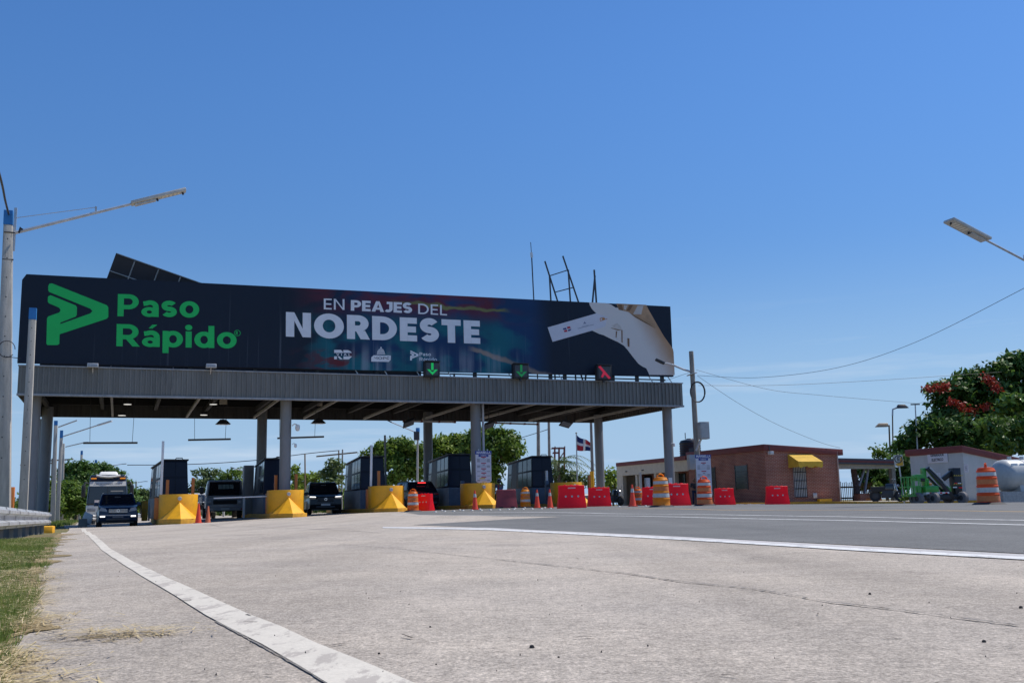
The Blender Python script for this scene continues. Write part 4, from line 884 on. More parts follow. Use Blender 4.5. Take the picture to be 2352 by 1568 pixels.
def drum_proto(body, lb, refs):
    o = thing('traffic_drum', lb, 'traffic drum', group='orange traffic drums')
    tiers = [(.29,.05,.27),(.275,.29,.49),(.26,.51,.71),(.245,.73,.90)]
    prof = [(.0,.03)]
    for r, a, b_ in tiers: prof += [(r+.012,a),(r,a+.02),(r-.006,b_-.02),(r+.006,b_)]
    prof += [(.235,.92),(.20,.985),(.10,1.0),(0,1.0)]
    MB().lathe(prof,28).build('drum_body', body, o)
    for (r, a, b_), m in zip(tiers, refs):
        if m: MB().lathe([(r+.006,a+.035),(r,b_-.035)],28).build('reflective_band', m, o)
    hd = MB(); hd.tube([(-.14,0,.985),(-.12,0,1.06),(-.04,0,1.10),(.04,0,1.10),(.12,0,1.06),(.14,0,.985)],.028,8); hd.build('handle', body, o)
    MB().lathe([(.30,.06),(.36,.055),(.45,.0),(.45,-.02)],28).build('rubber_base', M_black, o); return o
dA = drum_proto(M_drumy, '', (None,M_refl,M_refo,M_refl)); dB = drum_proto(M_drumr, '', (M_refo,M_refl,M_refo,M_refl)); dC = drum_proto(M_drum, '', (None,M_refl,M_refo,M_refl))
put(dA,1519.5,35.5,'amber drum with dark rubber base, nearest of the drums before the grey column',rz=.5,sc=1.03)
put(dC,948.5,51.5,'small orange drum with ring handle beside the third yellow island and a red barrier',sc=1.0)
put(dA,1207,56.4,'amber drum standing alone before the last toll booth',rz=.1)
put(dC,1466,61,'orange drum partly covered by a banded cone before the white porch')
put(dB,1619,39.7,'red orange drum standing in front of the tariff board by the brick building',rz=.3,sc=1.02)
put(dB,2272,28.4,'large red orange drum at the far right, in front of the grey tank',rz=1.2,sc=1.02)
def barrier_proto(m, lb, wd=1.15, ht=1.0, holes=True, txt=True):
    o = thing('water_barrier', lb, 'barrier', group='plastic road barriers'); q = MB(); n_ = 6
    prof = [(.24,0),(.23,.1),(.16,.42),(.125,.62),(.115,.98),(.10,1.0)]
    st = []
    for r, z in prof: st.append([(-wd/2+.0-(.05 if z < .3 else .02 if z < .6 else 0),-r,z*ht),(wd/2+(.05 if z < .3 else .02 if z < .6 else 0),-r,z*ht),(wd/2+(.05 if z < .3 else .02 if z < .6 else 0),r,z*ht),(-wd/2-(.05 if z < .3 else .02 if z < .6 else 0),r,z*ht)])
    vs = sum(st, []); fs = []
    for i in range(len(st)-1): fs += [(i*4+k,i*4+(k+1)%4,i*4+4+(k+1)%4,i*4+4+k) for k in range(4)]
    fs += [(3,2,1,0), tuple(len(vs)-4+k for k in range(4))]
    q.add(vs, fs); q.build('shell', m, o, bevel=.03, seg=2)
    if holes:
        for x in (-.28,0,.28):
            MB().lathe([(0,-.01),(.05,-.01),(.065,.0)],12).build('drain_dimple', M_refl, o).matrix_local = Matrix.Translation((x*wd/1.15,-.152*1.0,.52*ht)) @ Matrix.Rotation(R_(84),4,'X') @ Matrix.Scale(.7,4)
            MB().lathe([(.07,0),(.06,.03),(0,.035)],12,(x*wd/1.15,0,ht)).build('filler_cap', m, o)
    if txt:
        MB().box(-.17,.17,-.128,-.12,.86*ht,.91*ht).build('raised_label', mat('pale moulded label', (.75,.45,.45), rough=.5, var=.15), o)
    return o
bA = barrier_proto(M_red, ''); bM = barrier_proto(M_maroon, '', 1.0, .95, False, False)
MB().box(-.52,.52,-.126,.126,.56,.60).build('moulded_ridge', M_maroon, bM)
for x in (-.3,.3): MB().box(x-.1,x+.1,-.255,.255,-.005,.07).build('forklift_slot', M_black, bM)
put(bM,1163,53.2,'faded maroon barrier standing between a cone and the amber drum',rz=.15)
put(bA,976,53.7,'small bright red barrier beside the orange drum and the dark car',rz=-.75,sc=.88)
put(bA,1313,45.2,'bright red barrier standing nearest the road centre, right of two cones',rz=.14,sc=1.0)
put(bA,1376.5,53.5,'bright red barrier in front of the last grey back column',rz=.1,sc=.97)
put(bA,1500,57,'red barrier mostly hidden behind the amber drum',rz=0)
put(bA,1554,47.2,'bright red barrier between the amber drum and a banded cone',rz=.2,sc=1.0)
put(bA,1664.5,57.5,'bright red barrier below the brick wall window',rz=.12,sc=.93)
put(bA,1786,52.5,'bright red barrier standing alone before the corner of the brick building',rz=.03,sc=.95)
sd = thing('road_stud', 'small pale reflective stud on the asphalt beside the barriers', 'road stud', group='road studs along the barriers')
MB().lathe([(0,.05),(.05,.04),(.075,0)],10).build('dome', M_refl, sd)
first = True
for k, px in enumerate(list(range(1000,1280,20)) + [1010,1050,1095,1175,1205,1250,1420,1480]):
    o = sd if first else copy_tree(sd); first = False
    Y = 44 if k < 14 else 50; o.location = XY(px + (k*37 % 9), Y + (k*13 % 5)*.3)

# ------------------------------------------------------------------ vehicles (front towards -y in their own frame)
def wheel(o, x, y, r, wd=.24, rimm=None):
    s = 1 if x > 0 else -1
    t = MB(); t.lathe([(r*.62,-wd/2),(r*.93,-wd/2),(r,-wd*.32),(r,wd*.32),(r*.93,wd/2),(r*.62,wd/2)],22); t2 = t.build('tyre', M_black, o); t2.matrix_local = Matrix.Translation((x,y,r)) @ Matrix.Rotation(R_(90),4,'Y')
    q = MB(); q.lathe([(0,wd*.36),(r*.15,wd*.40),(r*.2,wd*.3),(r*.55,wd*.36),(r*.63,wd*.46)],20); 
    q.lathe([(r*.64,-wd*.3),(0,-wd*.3)],20)
    h = q.build('rim', rimm or M_rim, t2); h.matrix_local = Matrix.Rotation(math.pi if s < 0 else 0,4,'X')
def paint(name, col): return mat(name, col, rough=.34, var=.06, scale=1.2, coat=.25, spec=.4)
def suv(lb, body, px_, Y, rz, rear=False, L=4.75, Wd=1.92, H=1.78, group=None, drl=True, lowlamp=True):
    u_ = XY(px_, Y); o = thing('parked_car' if False else 'car', lb, 'car', u_, rz, group); hw = Wd/2
    prof = [(.06,.38),(.0,.55),(.03,.86),(.16,1.0),(.5,1.08),(1.25,1.14),(L-.35,1.16),(L-.06,1.02),(L,.72),(L-.05,.42),(L-.25,.32),(L-.55,.3),(L-.62,.62),(L-.85,.76),(L-1.15,.76),(L-1.38,.62),(L-1.45,.3),(1.45,.3),(1.38,.62),(1.15,.76),(.85,.76),(.62,.62),(.55,.3),(.22,.3)]
    b_ = MB().prism(prof, lambda a,c: (-hw,a,c), lambda a,c: (hw,a,c)).build('body', body, o, bevel=.055, seg=3)
    # narrow the nose and tail, pull the beltline in
    for v in b_.data.vertices:
        y = v.co.y; k = 1 - .10*max(0,(.7-y)/.7)**2 - .06*max(0,(y-L+.6)/.6)**2 - .07*max(0,(v.co.z-.8)/.36); v.co.x *= k
    MB().box(-hw*.8,hw*.8,.3,L-.3,.22,.34).build('underbody', M_dark, o)
    zb, zr = 1.13, H; y0, y1, Y0, Y1 = 1.12, L-.22, 1.95, L-.75; wb, wr = hw*.93, hw*.77
    cab = MB().frus(-wb,wb,y0,y1,zb,-wr,wr,Y0,Y1,zr).build('cabin', body, o, bevel=.05, seg=3)
    def pt(side, s, t, out=.012):              # on the slanted cabin faces
        if side == 'f': return ((s*2-1)*(wb+(wr-wb)*t), y0+(Y0-y0)*t-out, zb+(zr-zb)*t+out*.6)
        if side == 'b': return ((s*2-1)*(wb+(wr-wb)*t), y1+(Y1-y1)*t+out, zb+(zr-zb)*t+out*.6)
        x = (wb+(wr-wb)*t+out)*side; return (x, (y0+(Y0-y0)*t)+((y1+(Y1-y1)*t)-(y0+(Y0-y0)*t))*s, zb+(zr-zb)*t)
    def pane(nm, side, s0, s1, t0, t1, m=M_glass):
        return MB().quad(pt(side,s0,t0),pt(side,s1,t0),pt(side,s1,t1),pt(side,s0,t1)).build(nm, m, o, smooth=False)
    pane('windscreen','f',.06,.94,.04,.9); pane('rear_window','b',.07,.93,.25,.9)
    for s in (-1,1):
        pane('side_window',s,.10,.40,.08,.86); pane('side_window',s,.43,.68,.08,.86); pane('side_window',s,.71,.90,.12,.86)
        m_ = MB().frus(s*hw*.93,s*(hw+.16),1.42,1.58,1.08,s*hw*.93,s*(hw+.13),1.45,1.56,1.26).build('mirror', body, o, bevel=.03)
        MB().bar((s*wr*.92,Y0+.1,zr+.035),(s*wr*.92,Y1-.1,zr+.035),.04).build('roof_rail', M_dark if rear else M_rim, o)
        for y in (1.0, L-1.0): wheel(o, s*(hw-.13), y, .37)
        if not rear:
            q = MB(); q.prism([(.52,.78),(.9,.84),(.84,1.0),(.6,.95)] if lowlamp else [(.56,.945),(.92,.96),(.9,1.005),(.58,.99)], lambda a,c: (s*a*hw,-.012+.10*max(0,a-.5),c), lambda a,c: (s*a*hw,.18,c)); q.build('headlight', M_lens if lowlamp else M_drl, o)
            q = MB(); z_ = .56 if lowlamp else .965
            if lowlamp and drl: q.box(*sorted((s*.62*hw,s*.86*hw)),-.035,.02,z_-.035,z_+.035); q.build('daytime_lamp', M_drl, o, bevel=.01)
        else:
            q = MB(); q.box(*sorted((s*.62*hw,s*.93*hw)),L-.06,L+.012,.88,.97); q.build('tail_light', M_tail, o, bevel=.015)
    if rear:
        MB().box(-.3,.3,Y1+.12,Y1+.28,zr-.09,zr-.05).build('spoiler', body, o)
        MB().box(-.24,.24,Y1+.285,Y1+.30,zr-.10,zr-.045).build('brake_light', M_brake, o)
        MB().box(hw*.66,hw*.9,L+.012,L+.02,.90,.94).build('lit_tail_lamp', M_drl, o)
        MB().box(-.24,.24,L+.0,L+.02,.72,.86).build('licence_plate', M_plate, o); MB().box(-hw*.8,hw*.8,L-.05,L+.04,.36,.5).build('bumper', M_dark, o, bevel=.02)
    else:
        g_ = MB().box(-.46*hw,.46*hw,-.028,.03,.70,.94).build('grille', M_dark, o, bevel=.02)
        for z_ in (.76,.82,.88): MB().box(-.45*hw,.45*hw,-.042,-.03,z_-.009,z_+.009).build('chrome_bar', M_chrome if lowlamp else M_dark, g_)
        MB().lathe([(.05,0),(.075,.0),(.075,.02),(.05,.02)],20).build('emblem', M_chrome, g_).matrix_local = Matrix.Translation((0,-.04,.83)) @ Matrix.Rotation(R_(90),4,'X')
        MB().box(-.25,.25,-.06,-.04,.48,.59).build('licence_plate', M_plate if not lowlamp else mat('dim number plate', (.12,.12,.13), var=.1), o)
        MB().box(-.55*hw,.55*hw,-.015,.05,.36,.46).build('air_intake', M_dark, o, bevel=.015); MB().box(-.62*hw,.62*hw,-.022,.03,.60,.625).build('bumper_trim', M_rim if lowlamp else M_dark, o)
        MB().box(-.05,.05,.02,.06,0,0.001) 
        MB().box(-.14,.14,Y0-.35,Y0-.3,zr-.2,zr-.14).build('rear_view_mirror', M_dark, o)
    return o
M_cblue = paint('dark blue car paint', (.008,.024,.062)); M_cblk = paint('black car paint', (.006,.007,.01)); M_cblk2 = paint('blue black car paint', (.008,.010,.018))
suv('dark blue car with lit daytime lamps in the leftmost lane, ahead of a white coach', M_cblue, 272, 50.6, PHI+.03, H=1.69)
suv('black car with thin lit headlamps between the second and third yellow islands', M_cblk, 748, 57.6, PHI-.10, lowlamp=False, H=1.82)
o = suv('dark car seen from behind with a red brake lamp, past the third island', M_cblk2, 956, 58.5, PHI+math.pi+.05, rear=True, L=4.6, Wd=1.9, H=1.66)
o.location = XY(966,59.0)+DV*4.6; o.location.z = g(o.location.x,o.location.y)
# red and white car deep behind the last island
suv('small pale car far behind the two bright red barriers', paint('pale silver car paint', (.5,.48,.5)), 1344, 84, PHI+.3, H=1.5, L=4.2, Wd=1.75)
# coach
def coach(px, Y):
    o = thing('coach', 'white and dark coach with a lettered banner above its windscreen, behind the blue car', 'bus', XY(px,Y), PHI+.0); hw = 1.27; L = 11.5; H = 3.42
    MB().box(-hw,hw,.12,L,.38,1.35).build('lower_body', mat('white coach paint', (.80,.80,.77), rough=.35, var=.06, coat=.3), o, bevel=.09, seg=3)
    MB().frus(-hw,hw,.10,L,1.33,-hw*.86,hw*.86,.62,L-.1,H-.12).build('upper_body', mat('dark coach paint', (.02,.022,.03), rough=.25, var=.1, coat=.4), o, bevel=.12, seg=3)
    fy = lambda z: .10+(.52)*(z-1.33)/(H-.12-1.33)
    fw_ = lambda z: hw*(1-.14*(z-1.33)/(H-.12-1.33))
    def fq(nm, x0,x1,z0,z1,m,out=.012): return MB().quad((x0*fw_(z0),fy(z0)-out,z0),(x1*fw_(z0),fy(z0)-out,z0),(x1*fw_(z1),fy(z1)-out,z1),(x0*fw_(z1),fy(z1)-out,z1)).build(nm, m, o, smooth=False)
    ws = fq('windscreen',-.93,.93,1.45,2.55,mat('coach windscreen', (.05,.075,.105), rough=.05, var=.0, spec=.8))
    fq('windscreen_divider',-.01,.01,1.45,2.55,M_dark,.02)
    fq('seen_interior_bar',.15,.8,2.2,2.26,mat('interior strip', (.35,.35,.33), rough=.6),.016); fq('route_card',-.62,-.02,1.5,1.66,mat('route card', (.55,.5,.52), rough=.6, var=.4, scale=8),.018)
    bn = fq('banner',-.96,.96,2.56,2.86,M_white,.016)
    text_obj('Dios me acompaña Siempre', .21, mat('grey banner ink', (.2,.2,.23), var=0), o, (0,fy(2.71)-.03,2.71), (R_(90),0,0), bold=.0, shear=.35, sx=.72)
    MB().frus(-.62,.62,.75,3.4,H-.14,-.5,.5,1.0,3.2,H+.10).build('roof_unit', M_white, o, bevel=.08, seg=3)
    q = MB(); q.tube([(-.72,.60,H-.17),(-.4,.53,H-.24),(0,.50,H-.27),(.4,.53,H-.24),(.72,.60,H-.17)],.07,8); q.build('sun_visor', M_white, o)
    for s in (-1,1):
        MB().box(*sorted((s*.72,s*1.05)),.46,.6,3.02,3.10).build('marker_lamp', mat('amber marker lamp', (.75,.25,.02), emit=(1,.35,.03), es=.35, var=0), o, bevel=.02)
        MB().box(*sorted((s*.70,s*1.2)),.095,.2,.93,1.15).build('headlight', M_lens, o, bevel=.04); MB().box(*sorted((s*.70,s*1.1)),.10,.2,.50,.63).build('fog_lamp', M_dark, o, bevel=.03)
        m_ = MB(); m_.tube([(s*1.2,.3,2.75),(s*1.38,.05,2.78),(s*1.45,.0,2.6)],.05,8); mm = m_.build('mirror_arm', M_dark, o)
        MB().box(*sorted((s*1.34,s*1.58)),-.1,.05,1.85,2.62).build('mirror', M_dark, mm, bevel=.05)
        for y in (2.4,7.6): wheel(o, s*(hw-.18), y, .5, .3)
        for k in range(5): MB().box(s*hw*.985-.01,s*hw*.985+.01,1.6+k*1.9,3.2+k*1.9,1.7,2.6).build('side_window', M_glass, o)
    MB().box(-.3,.3,.09,.13,.7,.82).build('licence_plate', M_plate, o); MB().box(-.16,.16,.10,.125,1.1,1.2).build('emblem', M_chrome, o)
    return o
coach(246, 66.5)
def truck(px, Y):
    o = thing('truck', 'grey cab over truck with lowered barrier arm before it, in the second lane', 'truck', XY(px,Y), PHI-.02); hw = 1.0; o.scale = (1.1,1,1)
    body = mat('grey truck cab paint', (.30,.31,.33), rough=.4, var=.12, coat=.2)
    MB().frus(-hw,hw,.0,1.75,.62,-hw*.98,hw*.98,.06,1.75,1.28).build('lower_cab', body, o, bevel=.06, seg=3)
    MB().frus(-hw*.98,hw*.98,.06,1.75,1.26,-hw*.86,hw*.86,.42,1.7,2.26).build('upper_cab', body, o, bevel=.07, seg=3)
    MB().quad((-.88,.06,1.36),(.88,.06,1.36),(.78,.375,2.16),(-.78,.375,2.16)).build('windscreen', M_glass, o, smooth=False)
    for k in range(4): MB().quad((-.36+k*.2,.13,1.74),(-.18+k*.2,.13,1.74),(-.18+k*.2,.235,2.0),(-.36+k*.2,.235,2.0)).build('back_window_glint', mat('seen through glass', (.2,.27,.26), rough=.4, var=.2), o, smooth=False)
    MB().box(-.62,.62,-.03,.05,.84,1.1).build('grille', M_black, o, bevel=.02); MB().box(-hw,hw,-.1,.16,.46,.66).build('bumper', mat('light grey bumper', (.3,.31,.33), rough=.5, var=.1, grime=.3), o, bevel=.04)
    for s in (-1,1):
        MB().box(*sorted((s*.66,s*.97)),-.025,.1,.82,1.08).build('headlight', M_lens, o, bevel=.03); MB().box(*sorted((s*.58,s*.8)),-.115,-.09,.52,.6).build('fog_lamp', M_lens, o); MB().box(*sorted((s*.82,s*.95)),-.115,-.09,.52,.6).build('marker_lamp', M_tail, o)
        MB().quad((s*.985,.5,1.36),(s*.985,1.5,1.36),(s*.90,1.5,2.1),(s*.90,.75,2.1)).build('side_window', M_glass, o, smooth=False)
        mm = MB().tube([(s*.95,.2,2.0),(s*1.2,.0,2.0),(s*1.22,.0,1.4)],.02,6).build('mirror_arm', M_dark, o); MB().box(*sorted((s*1.12,s*1.32)),-.06,.02,1.45,1.85).build('mirror', M_dark, mm, bevel=.03)
        for y in (.95,4.4): wheel(o, s*.82, y, .38, .24)
    MB().box(-.5,.5,.3,6,.42,.6).build('chassis', M_dark, o)
    MB().box(-1.1,1.1,1.95,6.2,.85,.98).build('flatbed', M_dark, o); 
    for s in (-1,1): MB().box(*sorted((s*1.06,s*1.1)),1.95,6.2,.98,1.35).build('side_board', body, o)
    MB().box(-.22,.22,-.118,-.1,.5,.62).build('licence_plate', M_plate, o); return o
truck(517, 60.5)
def pickup(px, Y):
    o = thing('pickup', 'pale vehicle half hidden between the grey truck and the first island', 'pickup', XY(px,Y), PHI+.02); hw = .9; b_ = mat('pale grey vehicle paint', (.42,.43,.45), rough=.4, var=.1)
    MB().frus(-hw,hw,0,4.8,.45,-hw*.95,hw*.95,.1,4.8,1.12).build('body', b_, o, bevel=.08, seg=3); MB().frus(-hw*.9,hw*.9,1.3,3.2,1.1,-hw*.72,hw*.72,1.9,3.0,1.72).build('cabin', b_, o, bevel=.06, seg=3)
    MB().quad((-.76,1.29,1.16),(.76,1.29,1.16),(.62,1.85,1.66),(-.62,1.85,1.66)).build('windscreen', M_glass, o, smooth=False)
    MB().box(-.55,.55,-.02,.05,.62,.9).build('grille', M_dark, o); 
    for s in (-1,1):
        MB().box(*sorted((s*.58,s*.86)),-.01,.1,.78,.95).build('headlight', M_lens, o, bevel=.02)
        for y in (.9,3.8): wheel(o, s*.76, y, .36)
    return o
pickup(466, 67)

# ------------------------------------------------------------------ people and motorcycles
def skin_mesh(name, pts, edges, radii, m, parent=None, sub=2):
    me = bpy.data.meshes.new(name); me.from_pydata(pts, edges, []); o = bpy.data.objects.new(name, me); COL.objects.link(o)
    sk = o.modifiers.new('s','SKIN'); 
    for i, r in enumerate(radii): me.skin_vertices[0].data[i].radius = (r if isinstance(r,tuple) else (r,r))
    me.skin_vertices[0].data[0].use_root = True
    sb = o.modifiers.new('d','SUBSURF'); sb.levels = sb.render_levels = sub
    dg_ = bpy.context.evaluated_depsgraph_get(); me2 = bpy.data.meshes.new_from_object(o.evaluated_get(dg_)); bpy.data.objects.remove(o); me2.name = name
    me2.materials.clear(); me2.materials.append(m); me2.polygons.foreach_set('use_smooth', [True]*len(me2.polygons))
    o = bpy.data.objects.new(name, me2); COL.objects.link(o)
    if parent: o.parent = parent
    return o
M_skinp = mat('brown skin', (.26,.13,.08), rough=.55, var=.06); M_hair = mat('dark hair', (.02,.015,.012), rough=.7)
def head(o, c, tilt=0):
    h = MB(); h.lathe([(0,-.115),(.035,-.11),(.055,-.085),(.066,-.04),(.075,.01),(.078,.05),(.068,.09),(.04,.118),(0,.126)],18); hm = h.build('head', M_skinp, o); 
    hm.scale = (.95,1.12,1); hm.location = c; hm.rotation_euler = (0,0,tilt)
    MB().frus(-.012,.012,-.1,-.06,-.03,-.008,.008,-.085,-.06,.02).build('nose', M_skinp, hm)
    for s in (-1,1):
        MB().lathe([(0,-.012),(.012,0),(0,.012)],8,(s*.028,-.07,.012)).build('eye', M_hair, hm); MB().box(s*.075-.008,s*.075+.008,-.01,.02,-.03,.03).build('ear', M_skinp, hm, bevel=.006)
    MB().box(-.022,.022,-.074,-.06,-.066,-.056).build('mouth', mat('lips', (.2,.07,.06), var=0), hm)
    return hm
o = thing('person', 'person in a dark top and blue jeans standing beside a drum, hands folded', 'person', XY(1597,67), PHI-.4)
J = [(0,0,.95),(0,0,1.15),(0,-.01,1.38),(0,-.02,1.50),(.17,-.02,1.41),(.24,-.03,1.15),(.06,-.22,1.08),(-.17,-.02,1.41),(-.24,-.03,1.15),(-.05,-.22,1.05),(.09,0,.9),(.11,-.01,.5),(.12,.0,.09),(.13,-.13,.04),(-.09,0,.9),(-.1,-.03,.5),(-.12,.02,.09),(-.13,-.11,.04),(0,-.03,1.56)]
ED = [(0,1),(1,2),(2,3),(3,18),(2,4),(4,5),(5,6),(2,7),(7,8),(8,9),(0,10),(10,11),(11,12),(12,13),(0,14),(14,15),(15,16),(16,17)]
RD = [(.15,.10),(.13,.095),(.15,.095),.05,.055,.042,.03,.055,.042,.03,.085,.06,.042,.035,.085,.06,.042,.035,.05]
bd = skin_mesh('body', J, ED, RD, M_skinp, o)
skin_mesh('shirt', [J[i] for i in (0,1,2,4,5,7,8)], [(0,1),(1,2),(2,3),(3,4),(2,5),(5,6)], [(.17,.12),(.15,.112),(.165,.11),.068,.056,.068,.056], mat('dark patterned shirt', (.05,.045,.055), rough=.9, var=.5, scale=14), bd)
skin_mesh('trousers', [(0,0,.97)]+[J[i] for i in (10,11,12,14,15,16)], [(0,1),(1,2),(2,3),(0,4),(4,5),(5,6)], [(.165,.115),.10,.075,.058,.10,.075,.058], mat('dark blue jeans', (.03,.04,.09), rough=.9, var=.2), bd)
def hands(o, pos, rot=0):
    for c in pos:
        pts = [Vector(c)]; ed = []; rr = [.028]
        for k in range(4):
            b0 = Vector(c)+Vector(((k-1.5)*.018,-.045,-.02)); b1 = b0+Vector((0,-.028-(.004 if k in (1,2) else 0),-.025)); i0 = len(pts); pts += [b0,b1]; ed += [(0,i0),(i0,i0+1)]; rr += [.012,.008]
        i0 = len(pts); pts += [Vector(c)+Vector((.035,-.02,0)), Vector(c)+Vector((.045,-.05,-.01))]; ed += [(0,i0),(i0,i0+1)]; rr += [.012,.009]
        skin_mesh('hand', [tuple(p) for p in pts], ed, rr, M_skinp, o, 1)
hands(bd, [J[6], J[9]])
hd = head(bd, (0,-.05,1.63)); MB().lathe([(.0,.05),(.074,.045),(.086,-.0),(.084,-.06),(.075,-.12),(.0,-.13)],16,(0,.022,.03)).build('hair', M_hair, hd)

def motorcycle(loc, rz, lb, full=True):
    o = thing('motorcycle', lb, 'motorcycle', loc, rz, 'motorcycles around the plaza')
    for y in (-.65,.65):
        t = MB(); t.lathe([(.19,-.06),(.28,-.07),(.31,0),(.28,.07),(.19,.06)],24); w_ = t.build('wheel', M_black, o); w_.matrix_local = Matrix.Translation((0,y,.31)) @ Matrix.Rotation(R_(90),4,'Y')
        q = MB(); q.lathe([(0,-.03),(.08,-.04),(.18,-.02),(.2,-.04),(.2,.04),(.18,.02),(.08,.04),(0,.03)],20)
        q.build('rim', M_dark, w_)
    MB().tube([(0,-.65,.31),(0,-.45,.85),(0,-.42,1.0)],.035,8).build('fork', M_chrome, o)
    MB().lathe([(.0,-.09),(.08,-.08),(.09,.0),(.0,.09)],14).build('headlight', M_lens, o).matrix_local = Matrix.Translation((0,-.6,.86)) @ Matrix.Rotation(R_(90),4,'X')
    MB().tube([(-.36,-.28,1.05),(-.2,-.42,1.0),(.2,-.42,1.0),(.36,-.28,1.05)],.018,8).build('handlebar', M_dark, o)
    MB().frus(-.15,.15,-.42,.12,.62,-.12,.12,-.36,.06,.98).build('fuel_tank', mat('black tank paint', (.015,.016,.02), rough=.2, coat=.6, var=.05), o, bevel=.05, seg=3)
    MB().frus(-.13,.13,.05,.80,.55,-.14,.14,.06,.86,.84).build('seat', M_black, o, bevel=.04)
    MB().frus(-.15,.15,-.36,.3,.2,-.13,.13,-.3,.25,.64).build('engine', M_dark, o, bevel=.04)
    MB().tube([(.14,-.2,.35),(.16,.1,.25),(.18,.75,.32)],.045,10).build('exhaust', M_chrome, o)
    MB().bar((0,.1,.45),(0,.65,.31),.06).build('swing_arm', M_dark, o); MB().box(-.09,.09,.78,.98,.5,.68).build('rear_fender', M_dark, o, bevel=.03)
    MB().bar((.05,-.05,.3),(.25,.0,.0),.03).build('kickstand', M_dark, o)
    for s in (-1,1):
        mm = MB().tube([(s*.3,-.33,1.04),(s*.34,-.38,1.2)],.01,6).build('mirror_stem', M_dark, o); MB().lathe([(0,-.015),(.06,-.01),(.06,.01),(0,.015)],12,(s*.36,-.38,1.23)).build('mirror', M_chrome, mm)
    return o
mp_ = W(3140/1.5395, 1150, 56.5); motorcycle((mp_.x,56.5,g(mp_.x,56.5)+.1), R_(60), 'black motorcycle parked on its stand under the end of the carport')
motorcycle(XY(1411,64), PHI+.2, 'dark motorcycle facing the road beside the white porch pillar')
mc = motorcycle(XY(1146,60.5), PHI+math.pi, 'dark motorcycle carrying a helmeted rider past the fourth island')
rp = thing('person', 'rider in a grey blue top with a red strap and black helmet, seen from behind', 'person', mc.location, PHI)
J = [(0,-.25,.86),(0,-.22,1.05),(0,-.16,1.32),(0,-.14,1.42),(.19,-.12,1.33),(.27,.1,1.14),(.32,.3,1.06),(-.19,-.12,1.33),(-.27,.1,1.14),(-.32,.3,1.06),(.12,-.2,.82),(.2,.18,.74),(.18,.02,.34),(.18,.14,.28),(-.12,-.2,.82),(-.2,.18,.74),(-.18,.02,.34),(-.18,.14,.28)]
ED = [(0,1),(1,2),(2,3),(2,4),(4,5),(5,6),(2,7),(7,8),(8,9),(0,10),(10,11),(11,12),(12,13),(0,14),(14,15),(15,16),(16,17)]
bd = skin_mesh('body', J, ED, [(.15,.1),(.14,.1),(.16,.1),.055,.055,.042,.032,.055,.042,.032,.08,.06,.045,.035,.08,.06,.045,.035], M_skinp, rp)
skin_mesh('shirt', [J[i] for i in (0,1,2,4,5,7,8)], [(0,1),(1,2),(2,3),(3,4),(2,5),(5,6)], [(.18,.12),(.165,.12),(.19,.12),.075,.062,.075,.062], mat('grey blue top', (.10,.14,.24), rough=.9, var=.15), bd)
skin_mesh('trousers', [(0,-.25,.88)]+[J[i] for i in (10,11,12,14,15,16)], [(0,1),(1,2),(2,3),(0,4),(4,5),(5,6)], [(.17,.12),.10,.078,.06,.10,.078,.06], mat('dark trousers', (.03,.03,.035), rough=.9, var=.2), bd)
MB().bar((-.14,-.28,.95),(-.10,-.27,1.36),.05,.02).build('strap', mat('red strap', (.5,.02,.02), var=0), bd)
hands(bd, [J[6], J[9]])
hd = head(bd, (0,-.10,1.56), math.pi); MB().lathe([(0,.155),(.09,.13),(.135,.06),(.14,-.02),(.125,-.09),(.11,-.1)],18).build('helmet', mat('black helmet', (.01,.01,.012), rough=.15, coat=.5, var=0), hd)

